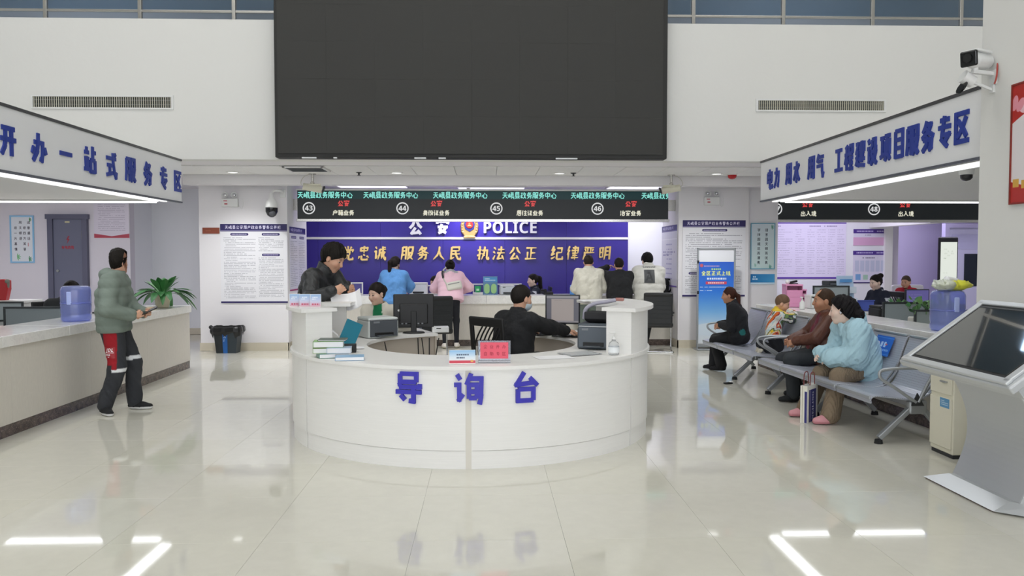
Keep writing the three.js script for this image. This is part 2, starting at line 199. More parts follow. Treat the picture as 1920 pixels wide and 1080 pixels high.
// letters with depth: each pen stroke becomes chamfer-free bars welded into one mesh, centred on the square
function letterGeo(ch, size, depth, weight = 0.13, squeeze = 0.92, slant = 0, taper = false) {
  const gs = [], w = weight * size; let zk = 0;
  for (const s of strokes(ch)) for (let i = 0; i + 1 < s.length; i++) {
    const q = ([u, v]) => [(u / 100 - 0.5) * size * squeeze + (0.5 - v / 100) * slant * size, (0.5 - v / 100) * size], [x0, y0] = q(s[i]), [x1, y1] = q(s[i + 1]);
    const L = Math.hypot(x1 - x0, y1 - y0), a = Math.atan2(y1 - y0, x1 - x0), e0 = i > 0 ? w * 0.45 : 0, e1 = i + 2 < s.length ? w * 0.45 : 0;
    if (taper) { const h0 = w * 0.62, h1 = i + 2 < s.length ? w * 0.5 : w * 0.22, g = extrude([[-e0 - w * 0.1, -h0 * 0.7], [w * 0.25, -h0], [L + e1, -h1], [L + e1, h1], [w * 0.25, h0 * 0.8], [-e0 - w * 0.1, h0 * 0.3]], depth + 0.0004 * zk++); gs.push(at(g, x0, y0, 0, 0, 0, a)); }
    else gs.push(at(box(L + e0 + e1, w, depth + 0.0004 * zk, (L + e1 - e0) / 2, 0, depth / 2 + 0.0002 * zk++), x0, y0, 0, 0, 0, a));
  }
  return merge(gs);
}
const font = await new FontLoader().loadAsync('fonts/droid/droid_sans_bold.typeface.json');
function latinGeo(text, size, depth) { const g = new TextGeometry(text, { font, size, depth, curveSegments: 6, bevelEnabled: false }); g.computeBoundingBox(); g.translate(-(g.boundingBox.min.x + g.boundingBox.max.x) / 2, -(g.boundingBox.min.y + g.boundingBox.max.y) / 2, 0); return g; }
function print(w, h, ppm, draw, o = {}) {   // flat print: a canvas of w x h metres
  const cv = document.createElement('canvas'); cv.width = Math.round(w * ppm); cv.height = Math.round(h * ppm); const c = cv.getContext('2d'); draw(c, cv.width, cv.height);
  const t = new THREE.CanvasTexture(cv); t.colorSpace = THREE.SRGBColorSpace; return new THREE.MeshPhysicalMaterial({ map: t, roughness: o.roughness ?? 0.45, ...(o.emit ? { color: 0x111111, emissive: 0xffffff, emissiveMap: t, emissiveIntensity: o.emit } : {}) });
}
// a printed sheet: front face on +z at depth d, uv 0..1
const sheet = (w, h) => new THREE.PlaneGeometry(w, h);
function linesOf(c, x, y, w, n, pitch, h, seed, color = '#9a9aa4', keep = 0.86) { const r = rng(seed); c.fillStyle = color; for (let i = 0; i < n; i++) { let px = x + (r() < 0.3 ? w * 0.06 : 0); const end = x + w * (r() < 0.35 ? 0.35 + 0.5 * r() : 0.97 + 0.03 * r()); while (px < end) { const l = h * (0.7 + 0.5 * r()); if (r() < keep) c.fillRect(px, y + i * pitch, Math.min(l, end - px), h); px += l + h * 0.35; } } }
// ---------------------------------------------------------------- the hall
const floor = struct('floor', span(-13, 13, -0.25, -0.005, 7.2, -22), M.floor[0]);
{ const g = uvm(rbox(0.8488, 0.006, 0.8488, 0.0008, 0, -0.003, 0, 1)), r = rng(4);
  for (let i = 0; i < 11; i++) for (let j = 0; j < 18; j++) { const t = new THREE.Mesh(g, M.floor[Math.floor(r() * 3)]); t.name = 'floor_tile'; t.receiveShadow = t.castShadow = true; t.position.set(-4.235 + 0.85 * i, 0, -1.475 - 0.85 * j); t.rotation.y = Math.floor(r() * 4) * Math.PI / 2; floor.add(t); } }
const wallOf = (name, x0, x1, y0, y1, z0, z1, m = M.plaster) => struct(name, span(x0, x1, y0, y1, z0, z1), m);
wallOf('wall_left', -13.2, -13, -0.25, 9.7, 7.2, -22); wallOf('wall_right', 13, 13.2, -0.25, 9.7, 7.2, -22);
// entrance front behind the camera: a glazed opening in a thick wall
struct('wall_front', [span(-13.2, -8, 0, 9.7, 7, 7.25), span(8, 13.2, 0, 9.7, 7, 7.25), span(-8, 8, 6.2, 9.7, 7, 7.25), span(-8, 8, 0, 0.3, 7, 7.25)], M.plaster);
{ const w = struct('window_1', [...[-8, -6, -4, -2, 0, 2, 4, 6, 8].map((x) => span(x - 0.05, x + 0.05, 0.3, 6.2, 7.06, 7.18)), ...[0.33, 2.6, 6.17].map((y) => span(-8, 8, y - 0.04, y + 0.04, 7.06, 7.18))], M.dark);
  for (let i = 0; i < 8; i++) for (const [a, b] of [[0.3, 2.6], [2.6, 6.2]]) part('pane', span(-8 + 2 * i, -6 + 2 * i, a, b, 7.11, 7.122), M.glass, w); }
struct('ceiling_atrium', span(-13.2, 13.2, 9.5, 9.7, 7.25, -22), M.plaster);
// luminous ceiling panels high over the hall
for (const [x, z] of [[-5.5, -7.2], [0, -7.2], [5.5, -7.2], [-5.5, -1.5], [0, -1.5], [5.5, -1.5]]) {
  const t = thing('ceiling_panel_light', 'large square luminous panel in the high hall ceiling', 'ceiling light', [x, 9.5, z], 0, 'luminous panels in the high ceiling');
  part('frame', [span(-1.6, 1.6, -0.08, 0, -1.6, -1.5), span(-1.6, 1.6, -0.08, 0, 1.5, 1.6), span(-1.6, -1.5, -0.08, 0, -1.5, 1.5), span(1.5, 1.6, -0.08, 0, -1.5, 1.5)], M.white, t);
  part('diffuser', span(-1.5, 1.5, -0.06, -0.03, -1.5, 1.5), glow('#ffffff', 1.5), t); areaLight('#fffdf8', CEILING_PANEL, 3, 3, [0, -0.09, 0], [0, -1, 0], t);
}
// upper storey: parapet wall over the counters, gallery behind the railing
wallOf('wall_upper', -13, 13, 2.93, 4.835, -11.2, -11.42);
struct('ceiling_gallery_floor', span(-13, 13, 3.6, 3.8, -11.42, -22), M.plaster);
wallOf('wall_gallery', -13, 13, 3.8, 9.5, -14.6, -14.8, mat('#b4bac2', 0.8));
struct('ceiling_gallery', span(-13, 13, 7.0, 7.1, -11.6, -14.6), M.plaster);
// under the gallery
const soffit = struct('ceiling', [span(-13, 13, 2.96, 3.06, -11.42, -22), span(-4.9, 5.2, 2.93, 2.96, -11.42, -11.9)], M.wallWarm);
{ const g = rbox(0.634, 0.02, 0.594, 0.006, 0, 2.925, 0, 1); const m = mat('#f1f1ef', 0.4); for (let i = 0; i < 16; i++) for (let j = 0; j < 2; j++) part('ceiling_tile', g, m, soffit, [-4.64 + 0.64 * i, 0, -12.23 - 0.6 * j]); }
struct('trim_1', [span(-4.9, 5.2, 2.76, 2.96, -13.15, -13.4)], M.wallWarm);
wallOf('wall_back', -13, 8.42, 0, 2.96, -16.5, -16.7, M.wallWhite);
wallOf('wall_door_side', -13, -6.79, 0, 2.96, -15.5, -15.7, mat('#dcd8e0', 0.85)); wallOf('wall_return', -6.99, -6.79, 0, 2.96, -15.7, -16.5, M.wallWhite);
wallOf('wall_recess', 8.42, 8.62, 0, 2.96, -16.5, -20, mat('#c9c4d4', 0.85)); wallOf('wall_far', 8.6, 13, 0, 2.96, -19.4, -19.6, mat('#c6bfdc', 0.85));
wallOf('wall_far_side', 11.65, 13, 0, 2.96, -18.2, -18.4, M.wallLilac);
struct('trim_2', span(8.3, 8.46, 0.4, 2.96, -16.42, -16.5), M.white);
struct('baseboard_left', [span(-6.79, -4.9, 0, 0.13, -16.46, -16.5)], M.baseTile);
// the two piers that frame the police counter
struct('pillar_left', span(-4.82, -3.35, 0, 2.96, -13.62, -15.05), M.wallWarm); struct('baseboard_pillar_left', [span(-4.83, -3.34, 0, 0.135, -13.6, -13.62), span(-3.355, -3.335, 0, 0.135, -13.6, -15.05)], M.baseTile);
struct('pillar_right', [span(3.33, 4.56, 0, 2.96, -13.8, -15.05), span(4.56, 5.12, 0, 2.96, -13.93, -15.05)], M.wallWarm); struct('baseboard_pillar_right', [span(3.32, 4.57, 0, 0.135, -13.78, -13.8), span(3.32, 3.34, 0, 0.135, -13.78, -15.05)], M.baseTile);
// the square pillar in front on the right
struct('pillar_front', span(3.8, 5.0, 0, 9.5, -6.08, -4.75), M.plaster);
// low canopies over the side counters
const canopyPaint = mat('#f4f4f2', 0.85); struct('ceiling_left', span(-13, -4.24, 2.36, 2.88, -11.19, 2.5), canopyPaint); struct('ceiling_right', [span(3.93, 13, 2.38, 2.89, -11.19, -6.1), span(5.0, 13, 2.38, 2.89, -6.1, 2.5)], canopyPaint); struct('trim_4', span(8.0, 8.2, 2.19, 2.96, -16.5, -14.2), M.white);

// ---------------------------------------------------------------- signs along the canopies
function fascia(name, label, side, X, z0, z1, y0, y1, text) {
  const t = thing(name, label, 'hanging sign', [X, 0, 0]), s = side;
  part('sign_panel', rspan(0, -0.05 * s, y0, y1, z0, z1, 0.004), mat('#eeeff1', 0.42), t);
  part('top_trim', span(0.012 * s, -0.06 * s, y1, y1 + 0.025, z0, z1), mat('#4a4a4c', 0.4), t); part('bottom_trim', span(0.012 * s, -0.03 * s, y0 - 0.014, y0 + 0.006, z0, z1), mat('#5c5f69', 0.4), t);
  for (const [ch, z, size, sq, yc] of text) { const l = part('letter', at(letterGeo(ch, size, 0.012, 0.145, sq), 0, 0, 0, 0, s * Math.PI / 2), M.signLetter, t, [0.001 * s, yc, z]); }
  return t;
}
const leftText = [...'企业开办一站式服务专区'].map((ch, i) => [ch, -6.224 - 0.482 * i, 0.29, 0.86, 2.615]);
fascia('hanging_sign', 'long pale fascia sign with blue lettering over left counter', 1, -4.19, -11.19, 2.5, 2.34, 2.9, leftText);
const rightZ = [10.81, 10.55, 10.13, 9.87, 9.42, 9.17, 8.68, 8.43, 8.17, 7.92, 7.66, 7.4, 7.16, 6.91, 6.66, 6.41];
const rightText = [...'电力用水用气工程建设项目服务专区'].map((ch, i) => [ch, -rightZ[i], 0.275, 0.74, 2.645]);
fascia('hanging_sign', 'long pale fascia sign with blue lettering over right counter', -1, 3.86, -11.19, -6.1, 2.37, 2.905, rightText);
function strip(label, w, p, alongX) {   // a light line under the canopy edge: tray, glowing diffuser and its light
  const t = thing('strip_light', label, 'strip light', p, alongX ? 0 : Math.PI / 2);
  part('tray', rspan(-w / 2, w / 2, 0.0, 0.02, -0.1, 0.1, 0.003), M.white, t); part('diffuser', [span(-w / 2, w / 2, -0.012, 0.002, -0.085, -0.03), span(-w / 2, w / 2, -0.012, 0.002, 0.03, 0.085)], glow('#fbfdff', 2.2), t);
  areaLight('#f6faff', STRIP, w, 0.14, [0, -0.02, 0], [0, -1, 0], t);
}
strip('bright double strip light under the left fascia sign', 12.2, [-4.36, 2.338, -4.8], false); strip('bright strip light along the back edge of left canopy', 8.2, [-8.62, 2.338, -11.08], true);
strip('bright double strip light under the right fascia sign', 4.75, [4.04, 2.358, -8.62], false); strip('bright strip light along the back edge of right canopy', 8.4, [8.4, 2.358, -11.08], true);

// ---------------------------------------------------------------- big dark screen, vents, railing
{ const t = thing('video_wall', 'huge dark switched-off video screen on the upper wall', 'screen', [0, 0, 0]);
  part('casing', rspan(-2.86, 2.485, 2.935, 6.6, -11.0, -11.2, 0.012), mat('#242423', 0.6), t);
  const m = mat('#363634', 0.72), r = rng(8); for (let i = 0; i < 8; i++) for (let j = 0; j < 7; j++) part('display_module', rbox(0.6542, 0.5007, 0.02, 0.0008, 0, 0, 0, 1), m, t, [-2.86 + 0.045 + 0.328 + 0.6545 * i, 2.99 + 0.25 + 0.501 * j, -10.994 + r() * 0.0004]);
  const sv = mat('#d8dadd', 0.3); for (const [x, w] of [[-2.4, 0.2], [-2.05, 0.05], [-0.9, 0.16], [-0.6, 0.1], [1.1, 0.3]]) part('mounting_clip', rbox(w, 0.02, 0.03, 0.005, x, 2.932, -11.0, 1), sv, t); }
function vent(x0, x1, y0, y1, label) {
  const t = thing('air_vent', label, 'vent', [(x0 + x1) / 2, (y0 + y1) / 2, -11.2]), w = x1 - x0, h = y1 - y0;
  part('frame', [span(-w / 2, w / 2, h / 2 - 0.022, h / 2, 0, 0.018), span(-w / 2, w / 2, -h / 2, -h / 2 + 0.022, 0, 0.018), span(-w / 2, -w / 2 + 0.03, -h / 2 + 0.022, h / 2 - 0.022, 0, 0.018), span(w / 2 - 0.03, w / 2, -h / 2 + 0.022, h / 2 - 0.022, 0, 0.018)], M.whitePlastic, t);
  part('backing', span(-w / 2 + 0.03, w / 2 - 0.03, -h / 2 + 0.02, h / 2 - 0.02, 0.0005, 0.002), mat('#3a3f3c', 0.7), t);
  const g = box(0.009, h - 0.045, 0.012), m = mat('#c6c2b2', 0.5), n = 62; for (let i = 0; i < n; i++) { const s = part('slat', g, m, t, [-w / 2 + 0.045 + (w - 0.09) * i / (n - 1), 0, 0.0085]); s.rotation.y = 0.35; }
  for (const y of [-0.03, 0.03]) part('louvre_bar', box(w - 0.06, 0.006, 0.004, 0, y, 0.005), M.greyPlastic, t);
}
vent(-6.2, -4.28, 3.605, 3.795, 'long white air vent grille on upper wall left of screen'); vent(3.78, 5.63, 3.625, 3.8, 'long white air vent grille on upper wall right of screen');
{ const t = thing('glass_railing', 'blue-tinted glass railing with steel posts along the upper gallery', 'railing', [0, 4.835, -11.28]);
  const xs = []; for (let i = -4; i < 14; i++) xs.push(-8.57 + 1.275 * (i)); const pg = [rbox(0.05, 1.1, 0.05, 0.006, 0, 0.55, 0), rbox(0.07, 0.012, 0.07, 0.003, 0, 0.006, 0)], P = merge(pg);
  for (const x of xs) part('post', P, M.steel, t, [x, 0, 0]);
  for (let i = 0; i + 1 < xs.length; i++) part('pane', rbox(1.2, 0.92, 0.012, 0.002, 0, 0.61, 0), M.railGlass, t, [xs[i] + 0.6375, 0, 0]);
  part('lower_rail', rbox(22, 0.035, 0.035, 0.008, -2.5, 0.125, 0), M.steel, t); part('handrail', at(cyl(0.028, 0.028, 22), 8.5, 1.1, 0, 0, 0, Math.PI / 2), M.steel, t); }
// lights of the gallery behind the railing
for (const x of [-7, 5.2]) { const t = thing('gallery_light', x < 0 ? 'slim tube light under gallery ceiling at left' : 'slim tube light under gallery ceiling at right', 'ceiling light', [x, 7.0, -13.2]); part('housing', rbox(2.4, 0.05, 0.16, 0.01, 0, -0.025, 0), M.white, t); part('diffuser', rbox(2.3, 0.02, 0.12, 0.006, 0, -0.055, 0), glow('#eef4ff', 1.4), t); areaLight('#eef4ff', 26, 2.3, 0.12, [0, -0.07, 0], [0, -1, 0], t); }
// light panels over the clerks behind the police counter and in the right office
for (const [x, z, w, d, k, lb] of [[-2.2, -15.6, 1.3, 0.5, 1, 'flush white panel light over the police counter, left one'], [0.1, -15.9, 1.3, 0.3, 1.7, 'flush white panel light over the police counter, middle one'], [2.9, -15.7, 1.0, 0.5, 1.7, 'flush white panel light over the police counter, right one'], [6.6, -15.2, 1.6, 0.6, 1.1, 'flush white panel light over the right office desks'], [10.2, -16.6, 1.2, 0.6, 1.0, 'flush white panel light by the lilac corridor'], [9.6, -18.2, 1.2, 0.6, 0.9, 'flush white panel light deep in the lilac corridor'], [-8, -12.1, 1.6, 0.5, 2.3, 'flush white panel light near the grey switchroom door']]) {
  const t = thing('panel_light', lb, 'ceiling light', [x, 2.96, z]); part('frame', rbox(w + 0.06, 0.02, d + 0.06, 0.004, 0, -0.01, 0), M.white, t); part('diffuser', rbox(w, 0.012, d, 0.003, 0, -0.022, 0), glow('#f4f2ff', 1.6), t); areaLight(x > 3 ? '#ece6ff' : '#f6f4ff', OFFICE_PANEL * k, w, d, [0, -0.035, 0], [0, -1, 0], t);
}
[-3.96, -1.41, 1.16, 3.67].forEach((x, i) => { const t = thing('downlight', ['round downlight in tiled ceiling above the left pier', 'round downlight in tiled ceiling left of the sprinkler head by centre', 'round downlight in tiled ceiling beside right sprinkler head', 'round downlight in tiled ceiling beside the red alarm'][i], 'downlight', [x, 2.915, -12.7]);
  part('rim', lathe([[0.1, 0], [0.1, -0.012], [0.085, -0.016], [0.08, -0.004]], 24), M.white, t); part('lens', cyl(0.08, 0.08, 0.006, 0, -0.008, 0, 24), glow('#ffffff', 5), t);
  const l = new THREE.SpotLight('#ffffff', DOWNLIGHT, 0, 1.15, 0.8); l.position.set(0, -0.03, 0); l.target.position.set(0, -3, 0); l.castShadow = true; l.shadow.radius = 3; t.add(l, l.target); });
// ---------------------------------------------------------------- the round enquiry desk
{ const t = thing('reception_desk', 'white round enquiry desk with blue characters on its curved front', 'desk', [-0.14, 0, -7.6]);
  const R = 1.65, wood = (g) => arcUv(g, R);
  part('front_panel', wood(sector(1.61, R, -55, -0.6, 0.14, 0.612)), M.desk, t); part('front_panel', wood(sector(1.61, R, 0.9, 55, 0.14, 0.612)), M.desk, t);
  part('joint_strip', wood(sector(1.6, 1.642, -0.9, 1.2, 0.0, 0.752, 4)), M.deskEdge, t);
  part('plinth_panel', wood(sector(1.6, 1.643, -55, -0.6, 0, 0.136)), M.desk, t); part('plinth_panel', wood(sector(1.6, 1.643, 0.9, 55, 0, 0.136)), M.desk, t);
  for (const s of [-1, 1]) {
    const A = (a, b) => s > 0 ? [a, b] : [-b, -a];
    part('wing_panel', wood(sector(1.61, R, ...A(55.4, 96), 0.14, 0.992)), M.desk, t); part('plinth_panel', wood(sector(1.6, 1.64, ...A(55.6, 96), 0, 0.136)), M.desk, t);
    part('wing_lining', wood(sector(1.42, 1.44, ...A(55.6, 93), 0.775, 0.357)), M.desk, t);
    part('end_panel', wood(sector(1.42, 1.652, ...A(55, 55.9), 0.775, 0.357, 3)), M.desk, t);
    part('end_panel', wood(sector(1.2, 1.65, ...A(93, 94), 0.775, 0.357, 3)), M.desk, t);
    part('ledge', wood(sector(1.385, 1.7, ...A(54.2, 82), 1.132, 0.03)), M.desk, t); part('ledge', wood(sector(1.13, 1.7, ...A(82.05, s > 0 ? 112 : 99), 1.132, 0.03)), M.desk, t);
    part('desk_end', wood(sector(1.0, 1.61, ...A(156, 157), 0, 0.745, 3)), M.deskInner, t);
    part('divider', wood(sector(1.05, 1.6, ...A(118, 118.9), 0, 0.745, 3)), M.deskInner, t);
  }
  part('worktop', wood(sector(0.985, 1.668, -157.5, 157.5, 0.748, 0.028, 120)), M.desk, t);
  part('inner_apron', wood(sector(1.04, 1.06, -157, 157, 0.1, 0.648, 90)), M.deskInner, t);
  const y = 0.612; for (const [ch, a] of [['导', -15.6], ['询', 0.2], ['台', 15.2]]) { const q = a * Math.PI / 180; const l = part('letter', letterGeo(ch, 0.235, 0.02, 0.14, 0.95), M.deskLetter, t, [1.648 * Math.sin(q), y, 1.648 * Math.cos(q)]); l.rotation.y = q; } }

// ---------------------------------------------------------------- long counters at the sides and the back
function counter(label, p, len, turn, o = {}) {   // front face on +z, from x = 0 to len
  const t = thing('service_counter', label, 'counter', p, turn), h = 0.9, d = o.d ?? 0.62, ap = o.apron ?? 0.1;
  const n = Math.round(len / 1.5), L = len / n;
  for (let i = 0; i < n; i++) part('front_panel', rspan(i * L + 0.001, (i + 1) * L - 0.001, 0.11, h - ap, -0.02, 0, 0.002), M.counter, t);
  part('body', span(0.02, len - 0.02, 0.11, h - ap - 0.002, -d + 0.04, -0.021), M.counter, t);
  const m = Math.round(len / 1.1), K = len / m; for (let i = 0; i < m; i++) part('marble_slab', rspan(i * K + 0.001, (i + 1) * K - 0.001, h - ap, h, -d, 0.03, 0.006), M.marble, t);
  const r = Math.round(len / 0.6), Q = len / r; for (let i = 0; i < r; i++) part('plinth_tile', rspan(i * Q + 0.0008, (i + 1) * Q - 0.0008, 0, 0.11, -0.04, -0.006, 0.002), M.plinth, t);
  return t;
}
counter('long beige service counter with white marble top on the left side', [-4.23, 0, -1.5], 10.02, Math.PI / 2);
counter('long beige service counter with white marble top behind the benches', [3.95, 0, -11.5], 5.2, -Math.PI / 2 + 0.035, { d: 0.5 });
counter('police service counter with white marble top before the blue wall', [-3.33, 0, -14.2], 6.66, 0, { apron: 0.15, d: 0.6 });
// ---------------------------------------------------------------- LED number boards
const LEDTXT = '#9ffff0';
function ledBoard(label, x0, x1, y0, y1, z, draw, o = {}) {
  const w = x1 - x0, h = y1 - y0, t = thing('led_display_board', label, 'display board', [x0, y0, z]);
  part('casing', rspan(0, w, 0, h, -0.1, -0.004, 0.004), M.dark, t); for (const x of o.brackets ?? []) part('bracket', rspan(x[0], x[1], h * 0.3, h * 0.7, -0.08, -0.03, 0.003), M.steel, t); part('display', at(sheet(w - 0.01, h - 0.01), w / 2, h / 2, 0), print(w, h, 270, draw, { emit: 1.25 }), t);
  part('lower_trim', rspan(-0.02, w + 0.02, -0.05, -0.002, -0.11, 0.012, 0.004), M.steel, t); part('upper_trim', rspan(-0.02, w + 0.02, h + 0.001, h + 0.03, -0.11, 0.01, 0.004), M.whitePlastic, t); return t;
}
const red = '#ff4a48', cream = '#fffbe4';
function windowMark(c, n, x, y, r) { c.strokeStyle = '#fff'; c.lineWidth = r * 0.2; c.beginPath(); c.arc(x, y, r * 0.9, 0, 7); c.stroke(); c.fillStyle = '#fff'; c.font = 'bold ' + r * 1.15 + 'px sans-serif'; c.textAlign = 'center'; c.textBaseline = 'middle'; c.fillText(n, x, y); c.textAlign = 'left'; c.textBaseline = 'alphabetic'; }
function ledBg(c, W, H) { c.fillStyle = '#181c1e'; c.fillRect(0, 0, W, H); }
function redWord(c, x, y, s) { brush(c, '公安', x, y, s, '#7a0c12', 0.3); brush(c, '公安', x, y, s, '#ff5a58', 0.15); }
ledBoard('long black LED window board with numbers 43 to 46', -3.27, 3.195, 2.246, 2.733, -14.0, (c, W, H) => {
  ledBg(c, W, H); const X = (p) => (p - 557) / 696 * W, Y = (p) => (p - 357) / 54 * H; c.fillStyle = '#0a3234'; c.fillRect(0, 0, W, Y(373));
  for (const p of [557, 679, 809, 939, 1068, 1202]) brush(c, '天峨县政务服务中心', X(p), Y(358.5), Y(371.5) - Y(358.5), LEDTXT, 0.14, 0.85, 0.06);
  for (const p of [632, 805, 981, 1172]) redWord(c, X(p), Y(375.5), Y(387) - Y(375.5));
  [['户籍业务', 622], ['身份证业务', 790], ['居住证业务', 966], ['治安业务', 1162]].forEach(([s, p]) => brush(c, s, X(p), Y(394.5), Y(405) - Y(394.5), cream, 0.19, 0.92, 0.08));
  [['43', 578], ['44', 752], ['45', 928], ['46', 1119]].forEach(([s, p]) => windowMark(c, s, X(p), Y(391), Y(403) - Y(391)));
}, { brackets: [[-0.079, 0.0], [6.465, 6.599]] });
ledBoard('long black LED window board over right office, numbers 47 and 48', 5.125, 11.2, 2.246, 2.733, -14.0, (c, W, H) => {
  ledBg(c, W, H); const X = (p) => ((p - 1460) / 107.2 + 5.154 - 5.125) / 6.075 * W, Y = (p) => (p - 357) / 54 * H; c.fillStyle = '#0c4a4a'; c.fillRect(0, 0, W, Y(373));
  for (const p of [1400, 1520, 1650, 1780]) brush(c, '天峨县政务服务中心', X(p), Y(358.5), Y(371.5) - Y(358.5), LEDTXT, 0.14, 0.85, 0.06);
  for (const p of [1505, 1693]) redWord(c, X(p), Y(375.5), Y(387) - Y(375.5)); for (const p of [1502, 1690]) brush(c, '出入境', X(p), Y(394.5), Y(405) - Y(394.5), cream, 0.17, 0.92, 0.08);
  [['47', 1455], ['48', 1643]].forEach(([s, p]) => windowMark(c, s, X(p), Y(391), Y(403) - Y(391)));
});

// ---------------------------------------------------------------- blue backdrop
{ const t = thing('backdrop_panel', 'large violet-blue wall panel with gold calligraphy and white POLICE lettering', 'wall panel', [0, 0, -16.5]);
  for (let i = 0; i < 6; i++) part('panel_board', rspan(-4.7 + 1.27 * i + 0.001, -4.7 + 1.27 * (i + 1) - 0.001, 0.3, 2.9, 0.003, 0.06, 0.002), M.blue, t);
  part('white_stripe', rspan(-4.7, 2.92, 1.94, 1.985, 0.055, 0.075, 0.003), M.white, t);
  const Z = 0.062, wl = mat('#f4f4f8', 0.4);
  part('letter', letterGeo('公', 0.29, 0.04, 0.19), wl, t, [-1.44, 2.18, Z]); part('letter', letterGeo('安', 0.29, 0.04, 0.19), wl, t, [-0.89, 2.2, Z]);
  part('lettering', latinGeo('POLICE', 0.235, 0.04), wl, t, [0.49, 2.185, Z]);
  const px = [622, 652, 682, 712, 763, 792, 822, 852, 904, 934, 964, 994, 1043, 1073, 1103, 1133];
  [...'对党忠诚服务人民执法公正纪律严明'].forEach((ch, i) => part('letter', letterGeo(ch, 0.285, 0.035, 0.125, 0.86, 0.1, true), M.gold, t, [(px[i] - 912) * 0.01093 + 0.02, 1.66, Z]));
  const e = part('emblem', extrude(shapeOf([[0, -0.2], [0.1, -0.17], [0.17, -0.08], [0.18, 0.06], [0.15, 0.16], [0.06, 0.2], [0, 0.22], [-0.06, 0.2], [-0.15, 0.16], [-0.18, 0.06], [-0.17, -0.08], [-0.1, -0.17]]), 0.03, 0.008), M.gold, t, [-0.345, 2.18, Z]);
  part('shield', extrude(shapeOf([[0, -0.1], [0.09, -0.04], [0.11, 0.06], [0.08, 0.15], [0, 0.18], [-0.08, 0.15], [-0.11, 0.06], [-0.09, -0.04]]), 0.012, 0.004), mat('#2a2f74', 0.4), e, [0, 0.01, 0.036]);
  part('disc', at(cyl(0.075, 0.075, 0.014, 0, 0, 0, 24), 0, 0.06, 0.052, Math.PI / 2), mat('#b3231f', 0.4), e);
  part('star', extrude(shapeOf(Array.from({ length: 10 }, (_, i) => { const r = i % 2 ? 0.012 : 0.03, a = Math.PI / 2 + i * Math.PI / 5; return [r * Math.cos(a), r * Math.sin(a)]; })), 0.006), M.gold, e, [0, 0.08, 0.066]); part('gate_relief', [rbox(0.09, 0.014, 0.01, 0.002, 0, 0.03, 0.072), rbox(0.06, 0.02, 0.01, 0.002, 0, 0.045, 0.07)], M.gold, e);
  for (const s of [-1, 1]) part('wheat_ear', [0, 1, 2, 3, 4].map((i) => ball(0.02, s * (0.135 + 0.014 * Math.sin(i * 0.8)), -0.1 + i * 0.055, 0.045, 0.8, 1.4, 0.6, 8)), M.gold, e); part('ribbon', [rbox(0.24, 0.045, 0.02, 0.01, 0, -0.19, 0.04)], M.gold, e);
}
// spotlights washing the backdrop
for (const x of [-0.35]) { const l = new THREE.SpotLight('#e8e4ff', 16, 0, 0.9, 0.9); const t = thing('spot_lamp', 'small white spot lamp aimed at the blue panel', 'spotlight', [x, 2.93, -15.75]); part('housing', at(cyl(0.035, 0.045, 0.1), 0, -0.1, 0, 0), M.white, t); part('lens', cyl(0.03, 0.03, 0.006, 0, -0.107, 0), glow('#ffffff', 3), t); l.position.set(0, -0.125, 0); l.target.position.set(0, -0.9, -0.55); l.castShadow = true; t.add(l, l.target); }

// ---------------------------------------------------------------- posters and notices
function poster(name, label, category, w, h, p, turn, ppm, draw, o = {}) {
  const t = thing(name, label, category, p, turn, o.group), fw = o.frame ?? 0;
  part('board', rspan(-w / 2, w / 2, -h / 2, h / 2, 0.002, 0.012, 0.002), o.board ?? M.white, t); part('print', at(sheet(w - fw * 2, h - fw * 2), 0, 0, 0.0135), print(w - fw * 2, h - fw * 2, ppm, draw, { roughness: o.rough ?? 0.35 }), t);
  if (fw) part('frame', [span(-w / 2, w / 2, h / 2 - fw, h / 2, 0.008, 0.022), span(-w / 2, w / 2, -h / 2, -h / 2 + fw, 0.008, 0.022), span(-w / 2, -w / 2 + fw, -h / 2 + fw, h / 2 - fw, 0.008, 0.022), span(w / 2 - fw, w / 2, -h / 2 + fw, h / 2 - fw, 0.008, 0.022)], o.frameMat ?? M.silver, t);
  return t;
}
const NAVY = '#2b2360', title = '天峨县公安局户政业务警务公开栏';
function header(c, W, H, hh, foot = NAVY) { c.fillStyle = '#e9e9ee'; c.fillRect(0, 0, W, H); c.fillStyle = NAVY; c.fillRect(0, 0, W, hh); c.fillStyle = '#cfcbe6'; c.fillRect(0, hh * 0.86, W, hh * 0.04); const s = Math.min(hh * 0.5, W * 0.82 / title.length / 1.0); brush(c, title, W * 0.07, hh * 0.2, s, '#e7e4f6', 0.12, 0.86, 0.17); c.fillStyle = foot; c.fillRect(0, H * 0.978, W, H * 0.022); }
function pill(c, x, y, w, h) { c.fillStyle = NAVY; c.beginPath(); c.arc(x + h / 2, y + h / 2, h / 2, Math.PI / 2, Math.PI * 1.5); c.arc(x + w - h / 2, y + h / 2, h / 2, -Math.PI / 2, Math.PI / 2); c.fill(); linesOf(c, x + h * 0.6, y + h * 0.3, w - h * 1.2, 1, 1, h * 0.4, 5, '#cfcbe6', 1); }
poster('notice_board', 'white police notice board with navy header on the pier above the rubbish bin', 'notice board', 1.113, 1.33, [-3.91, 1.472, -13.62], 0, 480, (c, W, H) => {
  header(c, W, H, H * 0.093); pill(c, W * 0.15, H * 0.115, W * 0.27, H * 0.03); pill(c, W * 0.62, H * 0.115, W * 0.27, H * 0.03); pill(c, W * 0.62, H * 0.375, W * 0.27, H * 0.03);
  linesOf(c, W * 0.05, H * 0.17, W * 0.48, 38, H * 0.0205, H * 0.007, 3); linesOf(c, W * 0.57, H * 0.17, W * 0.38, 9, H * 0.0205, H * 0.007, 4); linesOf(c, W * 0.57, H * 0.425, W * 0.38, 25, H * 0.0205, H * 0.007, 6);
});
